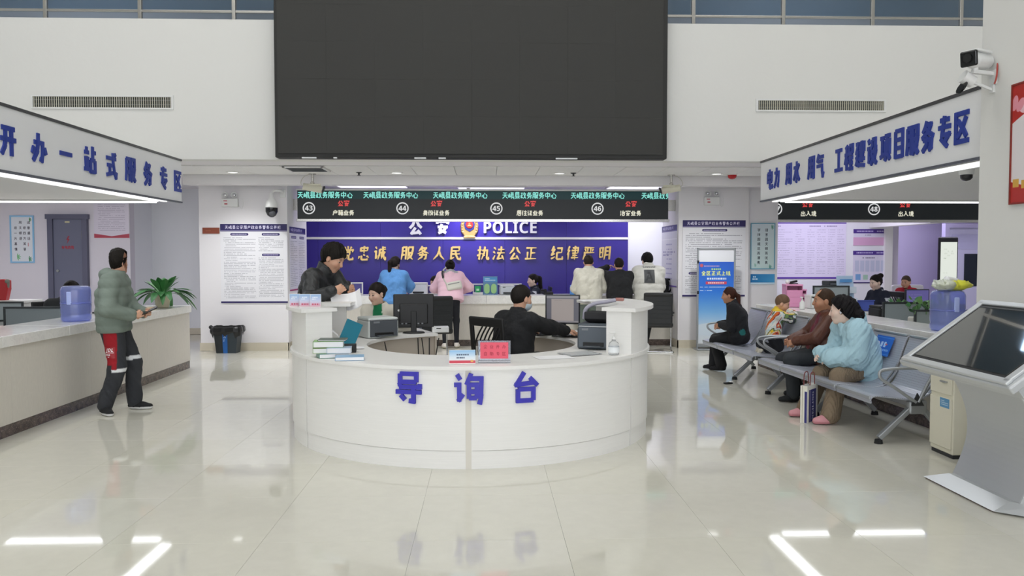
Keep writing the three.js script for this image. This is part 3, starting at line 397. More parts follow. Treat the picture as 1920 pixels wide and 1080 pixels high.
poster('notice_board', 'side notice board with violet header turned towards blue panel, left pier', 'notice board', 1.2, 1.1, [-3.35, 1.55, -14.3], Math.PI / 2, 300, (c, W, H) => { header(c, W, H, H * 0.1, '#b02a6a'); pill(c, W * 0.1, H * 0.14, W * 0.3, H * 0.04); pill(c, W * 0.6, H * 0.14, W * 0.3, H * 0.04); linesOf(c, W * 0.05, H * 0.22, W * 0.42, 26, H * 0.028, H * 0.009, 13); linesOf(c, W * 0.55, H * 0.22, W * 0.4, 26, H * 0.028, H * 0.009, 14); });
poster('notice_board', 'white police notice board with navy header behind the blue roll-up stand', 'notice board', 1.1, 1.325, [3.95, 1.557, -13.8], 0, 480, (c, W, H) => {
  header(c, W, H, H * 0.093); pill(c, W * 0.31, H * 0.115, W * 0.4, H * 0.03); linesOf(c, W * 0.05, H * 0.17, W * 0.9, 20, H * 0.024, H * 0.008, 23, '#8f8f99'); pill(c, W * 0.1, H * 0.68, W * 0.2, H * 0.03); linesOf(c, W * 0.05, H * 0.73, W * 0.9, 10, H * 0.024, H * 0.008, 24, '#8f8f99');
});
poster('notice_board', 'side notice board with violet header beside the white puffer jacket, right pier', 'notice board', 1.2, 1.1, [3.33, 1.6, -14.45], -Math.PI / 2, 300, (c, W, H) => { header(c, W, H, H * 0.1, '#6b4fb0'); c.fillStyle = '#fff'; c.fillRect(0, H * 0.22, W, H * 0.012); linesOf(c, W * 0.3, H * 0.3, W * 0.4, 8, H * 0.08, H * 0.02, 33, '#a9a6c6'); linesOf(c, W * 0.1, H * 0.42, W * 0.8, 2, H * 0.05, H * 0.03, 34, '#8d8ab0'); });
poster('name_plate', 'narrow red-brown wooden plate left of police notice board', 'plaque', 0.28, 0.1, [-4.62, 2.025, -13.62], 0, 300, (c, W, H) => { c.fillStyle = '#8a4630'; c.fillRect(0, 0, W, H); linesOf(c, W * 0.1, H * 0.4, W * 0.8, 1, 1, H * 0.2, 2, '#9c5a42'); }, { board: mat('#6e3a28', 0.5) });
function sprig(c, x, y, s, col) { c.fillStyle = col; for (let i = 0; i < 5; i++) { c.save(); c.translate(x, y); c.rotate(-1.4 + i * 0.65); c.beginPath(); c.ellipse(s * 0.6, 0, s * 0.6, s * 0.16, 0, 0, 7); c.fill(); c.restore(); } }
poster('wall_poster', 'tall pale poster with sky-blue frame and four columns of characters', 'poster', 0.45, 0.9, [-8.8, 1.918, -15.5], 0, 420, (c, W, H) => {
  c.fillStyle = '#e2e7ee'; c.fillRect(0, 0, W, H); const s = W * 0.145, p = H * 0.12;
  column(c, '说普通话', W * 0.75, H * 0.09, s, '#45434f', p); column(c, '迎四方宾客', W * 0.55, H * 0.21, s, '#45434f', p); column(c, '用文明语', W * 0.36, H * 0.09, s, '#45434f', p); column(c, '送一片真情', W * 0.13, H * 0.21, s, '#45434f', p);
  sprig(c, W * 0.25, H * 0.9, W * 0.15, '#78bf86'); sprig(c, W * 0.85, H * 0.06, W * 0.1, '#4d8b58'); sprig(c, W * 0.8, H * 0.95, W * 0.14, '#54936f'); c.fillStyle = '#c06a78'; c.fillRect(W * 0.77, H * 0.58, W * 0.03, H * 0.08);
}, { frame: 0.028, frameMat: mat('#8fc3e8', 0.4) });
poster('wall_poster', 'white rules poster with a red wavy foot beside the grey door', 'poster', 0.66, 0.8, [-7.125, 2.345, -15.5], 0, 300, (c, W, H) => { c.fillStyle = '#dcd6e4'; c.fillRect(0, 0, W, H); linesOf(c, W * 0.12, H * 0.08, W * 0.78, 18, H * 0.043, H * 0.014, 44, '#a79fb4'); c.fillStyle = '#b23c50'; c.beginPath(); c.moveTo(0, H * 0.9); c.lineTo(W * 0.5, H * 0.96); c.lineTo(W, H * 0.9); c.lineTo(W, H); c.lineTo(0, H); c.fill(); });
poster('wall_poster', 'tall pale green poster with two columns of characters on right pier', 'poster', 0.435, 0.81, [4.85, 1.772, -13.93], 0, 460, (c, W, H) => {
  const g = c.createLinearGradient(0, 0, W, H); g.addColorStop(0, '#d3dde6'); g.addColorStop(1, '#c9e0dc'); c.fillStyle = g; c.fillRect(0, 0, W, H); const s = W * 0.14, p = H * 0.1045;
  column(c, '语言因文明而优美', W * 0.6, H * 0.1, s, '#3c4650', p); column(c, '字体因规范而漂亮', W * 0.26, H * 0.1, s, '#3c4650', p); sprig(c, W * 0.88, H * 0.07, W * 0.1, '#5d9c8a'); sprig(c, W * 0.8, H * 0.97, W * 0.1, '#5fa093'); sprig(c, W * 0.15, H * 0.93, W * 0.08, '#8cc0b0');
}, { frame: 0.016, frameMat: mat('#6fa9c0', 0.4) });
poster('wall_poster', 'small wide blue poster under the pale green one on right pier', 'poster', 0.43, 0.18, [4.855, 1.192, -13.93], 0, 420, (c, W, H) => { const g = c.createLinearGradient(0, 0, W, H); g.addColorStop(0, '#1d6fae'); g.addColorStop(1, '#4fa6dc'); c.fillStyle = g; c.fillRect(0, 0, W, H); linesOf(c, W * 0.08, H * 0.2, W * 0.4, 2, H * 0.22, H * 0.14, 51, '#d6ecfa'); c.fillStyle = '#c8e2f2'; c.fillRect(0, H * 0.82, W, H * 0.18); });
poster('wall_poster', 'very large white procedure chart with violet top bar in right office', 'poster', 1.95, 1.19, [6.53, 1.72, -16.5], 0, 400, (c, W, H) => {
  c.fillStyle = '#e6e0f6'; c.fillRect(0, 0, W, H); c.fillStyle = '#5a35a6'; c.fillRect(0, 0, W, H * 0.035); c.fillRect(0, H * 0.97, W, H * 0.03); linesOf(c, W * 0.6, H * 0.07, W * 0.3, 1, 1, H * 0.02, 61, '#8f86ac'); linesOf(c, W * 0.2, H * 0.07, W * 0.2, 1, 1, H * 0.02, 62, '#8f86ac');
  for (let k = 0; k < 6; k++) linesOf(c, W * [0.26, 0.45, 0.58, 0.68, 0.8, 0.9][k], H * 0.14, W * [0.16, 0.1, 0.08, 0.1, 0.08, 0.08][k], 20, H * 0.04, H * 0.008, 70 + k, '#a9a3bd', 0.8); c.fillStyle = '#d3cde4'; for (let k = 0; k < 21; k++) c.fillRect(W * 0.22, H * (0.13 + 0.04 * k), W * 0.76, 1);
});
for (const [y, h, pink, lb] of [[1.99, 0.34, 1, 'upper small notice with violet header and pink sheet in right office'], [1.37, 0.68, 0, 'lower small notice with violet header behind the policewoman with a bun']]) poster('wall_poster', lb, 'poster', 0.73, h, [8.02, y, -16.5], 0, 360, (c, W, H) => { c.fillStyle = '#dcd9ea'; c.fillRect(0, 0, W, H); const q = 0.085 * W * 1.4; c.fillStyle = '#4d318c'; c.fillRect(0, 0, W, q); linesOf(c, W * 0.1, q * 0.35, W * 0.8, 1, 1, q * 0.3, 80, '#cfc6ea'); if (pink) { c.fillStyle = '#dcaed0'; c.fillRect(0, H * 0.5, W, H * 0.5); linesOf(c, W * 0.35, H * 0.34, W * 0.3, 1, 1, H * 0.05, 81, '#8a84a4'); } else { linesOf(c, W * 0.28, H * 0.2, W * 0.45, 1, 1, H * 0.035, 82, '#7d7794'); c.fillStyle = '#c3c9de'; for (let i = 0; i < 6; i++) c.fillRect(W * (0.06 + 0.15 * i), H * 0.3, W * 0.12, H * 0.34); c.fillStyle = '#7aa8d8'; c.fillRect(W * 0.08, H * 0.72, W * 0.15, H * 0.18); c.fillStyle = '#a9cdb8'; c.fillRect(W * 0.3, H * 0.74, W * 0.14, H * 0.15); c.fillStyle = '#3a2c6c'; c.fillRect(0, H * 0.965, W, H * 0.035); } });
poster('wall_poster', 'red and white floral poster on the front pillar at the right edge', 'poster', 0.95, 0.86, [3.8, 2.4, -5.22], -Math.PI / 2, 420, (c, W, H) => {
  c.fillStyle = '#e8e2e4'; c.fillRect(0, 0, W, H); const r = rng(91); c.fillStyle = '#b8342f'; c.beginPath(); c.moveTo(0, 0); c.lineTo(W, 0); c.lineTo(W, H * 0.1); c.quadraticCurveTo(W * 0.4, H * 0.12, 0, H * 0.32); c.fill(); c.beginPath(); c.moveTo(0, H); c.lineTo(0, H * 0.82); c.quadraticCurveTo(W * 0.4, H * 0.95, W, H * 0.9); c.lineTo(W, H); c.fill();
  for (let i = 0; i < 26; i++) { c.fillStyle = ['#f2c9d2', '#fbeef0', '#e99aa8', '#d8707e', '#7ab8c0'][i % 5]; c.beginPath(); c.ellipse(W * r() * 0.9, H * 0.3 * r(), W * 0.06, W * 0.035, r() * 6, 0, 7); c.fill(); } c.fillStyle = '#d9a94a'; for (let i = 0; i < 7; i++) c.fillRect(W * (0.02 + 0.1 * i), H * (0.8 + 0.015 * i), W * 0.07, H * 0.07);
}, { frame: 0.012, frameMat: mat('#8a2f26', 0.4) });

// ---------------------------------------------------------------- grey door
{ const d = struct('door_1', [span(-8.3, -8.2, 0, 2.38, -15.5, -15.42), span(-7.66, -7.56, 0, 2.38, -15.5, -15.42), span(-8.33, -7.54, 2.3, 2.39, -15.5, -15.41)], mat('#5c5d72', 0.5));
  const leaf = part('door_leaf', rspan(-8.2, -7.66, 0.01, 2.3, -15.49, -15.45, 0.004), mat('#686b80', 0.5), d);
  part('print', at(sheet(0.5, 0.62), -7.93, 1.98, -15.4485), print(0.5, 0.62, 300, (c, W, H) => { c.fillStyle = '#686b80'; c.fillRect(0, 0, W, H); c.fillStyle = '#c9c39a'; c.fillRect(W * 0.4, H * 0.05, W * 0.18, H * 0.05); c.fillStyle = '#a02a3a'; c.beginPath(); c.moveTo(W * 0.52, H * 0.5); c.lineTo(W * 0.44, H * 0.62); c.lineTo(W * 0.5, H * 0.62); c.lineTo(W * 0.46, H * 0.75); c.lineTo(W * 0.57, H * 0.59); c.lineTo(W * 0.51, H * 0.59); c.lineTo(W * 0.57, H * 0.5); c.fill(); brush(c, '有电危险', W * 0.26, H * 0.8, W * 0.12, '#a02a3a', 0.16); }), d);
  for (const y of [0.9, 1.92]) part('hinge', cyl(0.014, 0.014, 0.16, -7.66, y, -15.44), M.steel, d); part('lock', at(cyl(0.025, 0.025, 0.03), -8.12, 1.32, -15.45, Math.PI / 2), M.metal, d); }

// ---------------------------------------------------------------- things on ceiling and piers
function emergency(label, p, warm) {
  const t = thing('emergency_light', label, 'emergency light', p); part('housing', rbox(0.27, 0.14, 0.06, 0.008, 0, -0.07, 0.03), M.whitePlastic, t); part('indicator', [rbox(0.06, 0.012, 0.004, 0.001, -0.07, -0.04, 0.062), rbox(0.05, 0.02, 0.004, 0.001, -0.06, -0.09, 0.062)], mat('#c04a5a', 0.4), t);
  for (const x of [-0.075, 0.075]) { const l = part('lamp_head', at(lathe([[0.0, -0.03], [0.035, -0.025], [0.055, 0.02], [0.056, 0.03], [0.05, 0.03], [0.03, 0.005], [0, 0]], 18), x, 0.055, 0.045, Math.PI / 2 - 0.2), M.whitePlastic, t); part('reflector', ball(0.03, x, 0.055, 0.065, 1, 1, 0.5, 12), M.chrome, l); }
  part('cable', tube([[0.14, -0.1, 0.01], [0.18, -0.17, 0.008], [0.21, -0.1, 0.008], [0.2, 0.02, 0.008]], 0.004, 16, 6), M.whitePlastic, t);
}
emergency('white twin-head emergency light on pier above left notice board', [-4.29, 2.56, -13.62]); emergency('white twin-head emergency light on pier above right notice board', [3.9, 2.62, -13.8]);
{ const t = thing('dome_camera', 'white dome camera with dark lens on an arm by left pier', 'camera', [-3.54, 2.62, -13.36]);
  part('bracket', [tube([[0.12, 0.05, -0.25], [0.12, 0.06, -0.06], [0.03, 0.05, 0], [0, 0.0, 0]], 0.022, 20, 10), rbox(0.1, 0.14, 0.02, 0.01, 0.12, 0.03, -0.25)], M.whitePlastic, t);
  part('shell', lathe([[0.0, 0.02], [0.03, 0.015], [0.04, -0.06], [0.085, -0.13], [0.105, -0.21], [0.1, -0.225], [0, -0.225]], 24), M.whitePlastic, t); part('dome', lathe([[0.1, -0.226], [0.098, -0.29], [0.07, -0.35], [0.03, -0.378], [0, -0.382]], 24), mat('#1c1c20', 0.1), t); part('lens', [ball(0.055, 0.02, -0.31, 0.055, 1, 1, 0.8, 14)], mat('#55565c', 0.15), t); }
function bullet(label, p, turn) {
  const t = thing('bullet_camera', label, 'camera', p, turn); part('mount', [cyl(0.06, 0.06, 0.015, 0, -0.015, 0), cyl(0.02, 0.02, 0.13, 0, -0.14, 0), ball(0.032, 0, -0.15, 0)], M.steel, t);
  part('body', [at(cyl(0.055, 0.06, 0.3, 0, -0.15, 0), 0, -0.23, 0.02, 0, 0, -Math.PI / 2 - 0.15), rbox(0.2, 0.03, 0.1, 0.01, 0.03, -0.18, 0.02)], mat('#d9d6c4', 0.4), t); part('visor', at(rbox(0.03, 0.1, 0.13, 0.008), 0.17, -0.25, 0.02, 0, 0, -0.35), M.black, t); part('cable', tube([[-0.12, -0.22, 0], [-0.18, -0.16, 0], [-0.14, -0.06, 0], [-0.05, -0.01, 0]], 0.005, 16, 6), mat('#c9c6ba', 0.5), t); return t;
}
bullet('cream bullet camera hanging from ceiling at left end of LED board', [-2.78, 2.915, -12.95], 0.2); bullet('cream bullet camera hanging from ceiling at right end of LED board', [3.0, 2.915, -12.95], Math.PI - 0.3);
{ const t = thing('ceiling_diffuser', 'square air diffuser set in the tiled ceiling above left pier', 'vent', [-2.7, 2.915, -12.2]); part('frame', [0, 1, 2, 3].map((i) => { const q = i % 2; return rbox(q ? 0.04 : 0.6, 0.02, q ? 0.6 : 0.04, 0.004, i === 1 ? -0.28 : i === 3 ? 0.28 : 0, -0.01, i === 0 ? -0.28 : i === 2 ? 0.28 : 0); }), M.whitePlastic, t); part('backing', rbox(0.54, 0.006, 0.54, 0.001, 0, -0.004, 0), M.dark, t); for (let i = 0; i < 8; i++) part('slat', at(rbox(0.53, 0.004, 0.05, 0.001), 0, -0.012, -0.23 + i * 0.066, 0.5), M.greyPlastic, t); }
for (const [x, lb] of [[-2.0, 'small sprinkler head in ceiling left of the centre'], [1.38, 'small sprinkler head in ceiling right of the centre']]) { const t = thing('sprinkler', lb, 'sprinkler', [x, 2.915, -12.7]); part('escutcheon', cyl(0.035, 0.05, 0.012, 0, -0.012, 0), M.dark, t); part('nozzle', [cyl(0.012, 0.016, 0.035, 0, -0.047, 0), cyl(0.03, 0.03, 0.004, 0, -0.052, 0)], M.dark, t); }
{ const t = thing('fire_alarm', 'red dome fire alarm on the tiled ceiling', 'alarm', [3.92, 2.915, -12.7]); part('base', cyl(0.075, 0.08, 0.025, 0, -0.025, 0), M.white, t); part('dome', lathe([[0.07, -0.026], [0.065, -0.06], [0.04, -0.085], [0, -0.092]], 20), mat('#b81f24', 0.3), t); }
{ const t = thing('mini_dome_camera', 'small white dome camera under right canopy by the pillar', 'camera', [4.32, 2.38, -7.1]); part('base', cyl(0.06, 0.065, 0.05, 0, -0.05, 0), M.whitePlastic, t); part('dome', lathe([[0.052, -0.051], [0.05, -0.08], [0.03, -0.1], [0, -0.106]], 20), mat('#202124', 0.1), t); }
// the twin security cameras at the corner of the front pillar
{ const t = thing('security_camera', 'white box camera with dark lens on wall bracket at pillar corner', 'camera', [3.8, 2.98, -5.92]);
  const f = (g) => at(g, -0.12, 0.075, 0.0, 0, 0.5, 0);
  part('wall_plate', rbox(0.02, 0.11, 0.08, 0.006, -0.01, -0.045, 0), M.whitePlastic, t); part('arm', [bar([-0.01, -0.02, 0], [-0.19, -0.01, 0.03], 0.035, 0.03), cyl(0.02, 0.025, 0.05, -0.17, -0.01, 0.03)], M.whitePlastic, t);
  part('body', f(at(new THREE.CapsuleGeometry(0.062, 0.14, 6, 18), 0, 0, 0, 0, 0, Math.PI / 2 + 0.06)), M.whitePlastic, t); part('hood', f(rbox(0.19, 0.02, 0.135, 0.009, -0.03, 0.058, 0)), M.whitePlastic, t); part('front_face', f(at(rbox(0.03, 0.115, 0.125, 0.014), -0.135, 0.0, 0, 0, 0, 0.1)), M.screenOff, t); part('lens', f(at(cyl(0.032, 0.032, 0.02), -0.142, 0, 0, 0, 0, Math.PI / 2)), M.black, t); part('cable', tube([[0.0, 0.05, 0.03], [-0.02, -0.06, 0.05], [-0.02, -0.1, 0.03]], 0.007, 14, 6), mat('#b04a42', 0.5), t); }
{ const t = thing('infrared_lamp', 'small dark-faced lamp below white box camera at pillar corner', 'lamp', [3.64, 2.9, -5.93]); part('housing', at(cyl(0.045, 0.05, 0.09), 0, 0, 0, 0, 0, Math.PI / 2 - 0.5), M.whitePlastic, t); part('face', at(cyl(0.052, 0.052, 0.012), -0.078, -0.042, 0, 0, 0, Math.PI / 2 - 0.5), M.screenOff, t); part('stem', [bar([0.0, -0.0, 0], [0.16, -0.06, 0], 0.02), rbox(0.02, 0.06, 0.05, 0.004, 0.15, -0.05, 0)], M.whitePlastic, t); }
// ---------------------------------------------------------------- waiting benches
function benchOf(label, n, p, turn, legs, sticker) {   // seats run along local x, people face local +z
  const t = thing('waiting_bench', label, 'bench', p, turn), W = 0.64, L = n * W;
  const prof = (a, th) => { const c = new THREE.CatmullRomCurve3(a.map(([z, y]) => V(z, y, 0)), false, 'centripetal').getPoints(18), up = [], dn = []; c.forEach((q, i) => { const u = c[Math.min(i + 1, 18)].clone().sub(c[Math.max(i - 1, 0)]).normalize(); up.push([q.x - u.y * th, q.y + u.x * th]); dn.push([q.x, q.y]); }); return [...up, ...dn.reverse()]; };
  const seatG = at(extrude(prof([[0.27, 0.35], [0.275, 0.39], [0.24, 0.418], [0.1, 0.408], [-0.1, 0.385], [-0.2, 0.4]], 0.014), W - 0.035, 0.003), (W - 0.035) / 2, 0, 0, 0, -Math.PI / 2);
  const backG = at(extrude(prof([[-0.19, 0.4], [-0.26, 0.44], [-0.32, 0.58], [-0.37, 0.73], [-0.42, 0.85], [-0.44, 0.86]], 0.014), W - 0.045, 0.003), (W - 0.045) / 2, 0, 0, 0, -Math.PI / 2);
  const fix = (g) => { g.rotateY(0); return g; };
  const m = metre(mat(0xffffff, 0.36, { metalness: 0.35, map: pixels(128, 128, (x, y) => { const q = Math.hypot((x % 16) - 8, (y % 16) - 8) < 2.6 ? 0.72 : 1; return tone(178, 182, 194, q); }) }), 0.16);
  for (let i = 0; i < n; i++) { const x = W * (i + 0.5); part('seat', fix(seatG.clone()), m, t, [x, 0, 0]); const b = part('backrest', fix(backG.clone()), m, t, [x, 0, 0]); part('top_edge', rbox(W - 0.045, 0.022, 0.04, 0.009, 0, 0.862, -0.43), M.silver, b); for (const s of [-1, 1]) part('side_rim', tube([[s * (W / 2 - 0.028), 0.41, -0.2], [s * (W / 2 - 0.028), 0.58, -0.325], [s * (W / 2 - 0.028), 0.85, -0.428]], 0.009, 10, 6), M.greyPlastic, b); part('front_edge', rbox(W - 0.035, 0.03, 0.02, 0.009, 0, 0.398, 0.272), M.silver, t, [x, 0, 0]);
    if (sticker === i) { const s = part('sticker', at(sheet(0.31, 0.2), 0, 0, 0, -0.39), print(0.31, 0.2, 600, (c, w, h) => { c.fillStyle = '#1b62c4'; c.fillRect(0, 0, w, h); c.fillStyle = '#4a8fe0'; c.fillRect(0, h * 0.08, w, h * 0.03); c.fillRect(0, h * 0.9, w, h * 0.03); c.fillStyle = '#e8e4f0'; c.beginPath(); c.arc(w * 0.19, h * 0.5, h * 0.2, 0, 7); c.fill(); c.fillStyle = '#7a2230'; c.fillRect(w * 0.12, h * 0.46, w * 0.14, h * 0.08); linesOf(c, w * 0.36, h * 0.3, w * 0.52, 1, 1, h * 0.26, 3, '#bcd6f4', 1); c.fillStyle = '#c06070'; c.fillRect(w * 0.62, h * 0.38, w * 0.12, h * 0.07); linesOf(c, w * 0.36, h * 0.66, w * 0.54, 1, 1, h * 0.1, 9, '#86b4ee', 1); }), b, [0, 0.735, -0.345], 'blue printed sticker'); } }
  part('beam', rspan(0.05, L - 0.05, 0.3, 0.37, -0.2, -0.12, 0.008), M.silver, t);
  const foot = M.blackMatte;
  for (const x of legs) { const l = part('leg', [bar([x, 0.33, -0.14], [x, 0.045, 0.17], 0.05, 0.045), bar([x, 0.33, -0.18], [x, 0.045, -0.44], 0.05, 0.045), rbox(0.07, 0.12, 0.16, 0.02, x, 0.31, -0.16)], M.silver, t); for (const z of [0.17, -0.44]) part('rubber_foot', cyl(0.036, 0.03, 0.035, x, 0, z), foot, l); }
  for (const x of [0.0, L]) { const a = part('armrest', tube([[x, 0.36, -0.12], [x, 0.48, 0.06], [x, 0.58, 0.2], [x, 0.625, 0.2], [x, 0.645, 0.12], [x, 0.65, -0.14], [x, 0.64, -0.24], [x, 0.6, -0.255], [x, 0.48, -0.2], [x, 0.36, -0.14]], 0.014, 64, 8), M.silver, t); part('arm_plate', extrude([[-0.19, 0.33], [-0.08, 0.33], [-0.13, 0.44]], 0.012), M.dark, a, [x + 0.006, 0, 0]).rotation.y = -Math.PI / 2; }
  return t;
}
const BT = -Math.PI / 2 + 0.035;
benchOf('grey perforated metal bench with blue sticker, nearest to the touch kiosk', 4, [3.43, 0, -9.18], BT, [0.05, 1.3, 2.5], 2);
benchOf('grey perforated metal bench with a child kneeling on it, farther one', 3, [3.35, 0, -11.28], BT, [0.1, 1.05], -1);

// ---------------------------------------------------------------- touch kiosk and cabinet on the right
{ const t = thing('touch_kiosk', 'large grey touch-screen information kiosk with tilted black screen', 'kiosk', [3.45, 0, -5.1], -Math.PI / 2);   // local x: away (-) to near (+), local +z: towards the hall
  const g = metre(mat('#c2c5c8', 0.32, { metalness: 0.25, clearcoat: 0.3 }), 1), hi = mat('#cfd2d4', 0.28, { metalness: 0.35 });
  const x0 = -0.52, x1 = 0.66; 
  { const P = (y, i) => [[x0 + i, y, 0.3 - i * 1.3], [0.22 + 0.06 - i * 0.4, y, 0.3 - i * 1.3], [0.46 - i, y, 0.08], [0.46 - i, y, -0.33 + i], [x0 + i, y, -0.33 + i]], a = P(0.012, 0), b = P(0.06, 0.1), v = []; for (let i = 0; i < 5; i++) { const j = (i + 1) % 5; v.push(...a[i], ...a[j], ...b[j], ...a[i], ...b[j], ...b[i]); } for (let i = 1; i < 4; i++) { v.push(...b[0], ...b[i], ...b[i + 1]); v.push(...a[0], ...a[i + 1], ...a[i]); } const q = new THREE.BufferGeometry(); q.setAttribute('position', new THREE.BufferAttribute(new Float32Array(v), 3)); q.computeVertexNormals(); part('base', q, hi, t); }
  part('skirting', [span(x0 + 0.01, 0.25, 0, 0.012, -0.32, 0.285)], mat('#6a5248', 0.6), t);
  const curve = []; for (let i = 0; i <= 20; i++) { const u = i / 20, y = 0.05 + 0.78 * u; curve.push([0.135 - 0.115 * Math.sin(Math.PI * Math.min(1, u * 1.02)) ** 1.0 + 0.06 * u * u, y]); }
  part('pedestal', at(extrude([...curve, [-0.16, 0.98], [-0.22, 0.5], [-0.28, 0.05]], 0.72, 0.006), -0.44 + 0.72, 0, 0, 0, -Math.PI / 2), g, t);
  part('edge_strip', extrude([...curve.map(([z, y]) => [z + 0.005, y]), ...curve.slice().reverse().map(([z, y]) => [z - 0.02, y])], 0.012), hi, t, [0.2885, 0, 0]).rotation.y = -Math.PI / 2;
  const h = part('screen_head', [rbox(x1 - x0 + 0.04, 0.74, 0.05, 0.012, 0, 0, -0.012), at(extrude([[-0.35, -0.03], [0.35, -0.03], [0.2, -0.14], [-0.28, -0.14]], x1 - x0 - 0.03, 0.006), 0, 0, 0, 0, 0, 0).rotateY(Math.PI / 2).rotateX(0).translate(-(x1 - x0 - 0.03) / 2, 0, 0).rotateX(0)].map((q, i) => i ? new THREE.BoxGeometry(x1 - x0 - 0.06, 0.62, 0.09).translate(0, 0.0, -0.075) : q), g, t, [(x0 + x1) / 2, 1.055, 0.18]); h.rotation.x = -0.945;
  part('bezel', [rbox(x1 - x0 - 0.02, 0.045, 0.02, 0.006, 0, -0.335, 0.022), rbox(x1 - x0 - 0.02, 0.045, 0.02, 0.006, 0, 0.335, 0.022), rbox(0.055, 0.68, 0.02, 0.006, -0.545, 0, 0.022), rbox(0.055, 0.68, 0.02, 0.006, 0.545, 0, 0.022)], hi, h); part('black_border', rbox(1.03, 0.63, 0.012, 0.003, 0, 0, 0.017), M.black, h); part('screen', rbox(0.99, 0.575, 0.006, 0.002, 0, 0, 0.0225), mat('#15181a', 0.05, { clearcoat: 1, clearcoatRoughness: 0.02 }), h);
}
{ const t = thing('steel_cabinet', 'cream floor-standing cabinet with a blue label behind the kiosk', 'cabinet', [3.84, 0, -6.28]); const c = mat('#e4e0cd', 0.45); part('body', rbox(0.36, 0.9, 0.32, 0.012, 0, 0.48, 0), c, t); part('plinth', span(-0.17, 0.17, 0, 0.03, -0.15, 0.15), M.dark, t); part('front_door', rbox(0.012, 0.4, 0.3, 0.004, -0.185, 0.27, 0), c, t); part('front_door', rbox(0.012, 0.4, 0.3, 0.004, -0.185, 0.7, 0), c, t); part('handle', rbox(0.02, 0.012, 0.09, 0.004, -0.197, 0.6, 0.05), M.metal, t); part('label', at(sheet(0.13, 0.075), -0.192, 0.43, 0.06, 0, -Math.PI / 2), print(0.13, 0.075, 700, (k, w, h) => { k.fillStyle = '#5f9ac6'; k.fillRect(0, 0, w, h); linesOf(k, w * 0.1, h * 0.25, w * 0.8, 3, h * 0.2, h * 0.1, 4, '#cfe2f0', 1); }), t); part('label', at(sheet(0.2, 0.11), 0.03, 0.5, 0.1612), print(0.2, 0.11, 500, (k, w, h) => { k.fillStyle = '#5f9ac6'; k.fillRect(0, 0, w, h); linesOf(k, w * 0.1, h * 0.25, w * 0.8, 3, h * 0.2, h * 0.1, 4, '#cfe2f0', 1); }), t); part('slot', rbox(0.1, 0.012, 0.006, 0.002, -0.04, 0.66, 0.161), M.dark, t); }

// ---------------------------------------------------------------- chairs
function meshChair(label, p, turn) {   // local +z is the way the sitter faces
  const t = thing('office_chair', label, 'chair', p, turn);
  part('seat', rbox(0.48, 0.08, 0.46, 0.035, 0, 0.47, 0), M.blackMatte, t);
  const back = part('backrest', [rbox(0.05, 0.46, 0.03, 0.012, -0.215, 0, 0), rbox(0.05, 0.46, 0.03, 0.012, 0.215, 0, 0), rbox(0.48, 0.09, 0.035, 0.015, 0, 0.2, 0), rbox(0.48, 0.06, 0.035, 0.015, 0, -0.2, 0)], M.black, t, [0, 0.78, -0.25]); back.rotation.x = -0.1;
  for (let i = 0; i < 6; i++) { const u = -0.17 + i * 0.055; part('slat', tube([[u - 0.05, 0.16, 0.0], [u + 0.02, 0.06, -0.012], [u + 0.08, -0.06, -0.012], [u + 0.1, -0.18, 0]].map(([x, y, z]) => [clamp(x, -0.2, 0.2), y, z]), 0.008, 12, 6), M.black, back); }
  part('back_bracket', bar([0, 0.42, -0.14], [0, 0.68, -0.29], 0.07, 0.02), M.black, t); for (const s of [-1, 1]) part('armrest', [tube([[s * 0.24, 0.45, 0.1], [s * 0.28, 0.55, 0.1], [s * 0.28, 0.66, 0.08]], 0.014, 12, 8), rbox(0.06, 0.03, 0.26, 0.012, s * 0.28, 0.675, 0.02)], M.black, t);
  part('gas_column', cyl(0.03, 0.025, 0.32, 0, 0.1, 0), M.chrome, t); for (let i = 0; i < 5; i++) { const a = i * 1.2566, l = part('base_leg', bar([0, 0.1, 0], [0.28 * Math.sin(a), 0.07, 0.28 * Math.cos(a)], 0.045, 0.03), M.black, t); part('castor', at(cyl(0.028, 0.028, 0.04, 0, -0.02, 0), 0.28 * Math.sin(a), 0.03, 0.28 * Math.cos(a), 0, 0, Math.PI / 2), M.blackMatte, l); }
  return t;
}
function visitorChair(label, p, turn, mesh) {
  const t = thing('visitor_chair', label, 'chair', p, turn);
  part('seat', rbox(0.5, 0.09, 0.46, 0.035, 0, 0.46, 0), M.black, t); const b = part('backrest', rbox(0.47, mesh ? 0.5 : 0.52, 0.05, 0.02, 0, 0, 0), mesh ? mat('#25282b', 0.8) : mat('#1d2023', 0.4), t, [0, 0.735, -0.25]); b.rotation.x = -0.1; part('top_roll', rbox(0.46, 0.07, 0.07, 0.03, 0, 0.23, 0), M.black, b); for (let i = 0; i < 5; i++) part('stitch_rib', rbox(0.4, 0.006, 0.012, 0.002, 0, 0.12 - i * 0.07, -0.024), M.dark, b);
  for (const s of [-1, 1]) { part('sled_leg', tube([[s * 0.24, 0.62, -0.2], [s * 0.25, 0.64, 0.18], [s * 0.25, 0.58, 0.25], [s * 0.25, 0.06, 0.26], [s * 0.25, 0.014, 0.22], [s * 0.25, 0.014, -0.2]], 0.013, 36, 8), M.chrome, t); part('arm_pad', rbox(0.05, 0.03, 0.28, 0.012, s * 0.25, 0.66, 0.02), M.black, t); }
  part('cross_bar', at(cyl(0.012, 0.012, 0.5), 0.25, 0.014, -0.2, 0, 0, Math.PI / 2), M.chrome, t); return t;
}
meshChair('black slatted-back office chair inside the round desk beside the man in suit', [0.2, 0, -7.7], 2.3);
visitorChair('black leather visitor chair with chrome sled legs by white puffer jacket man', [2.86, 0, -13.3], Math.PI - 0.15);
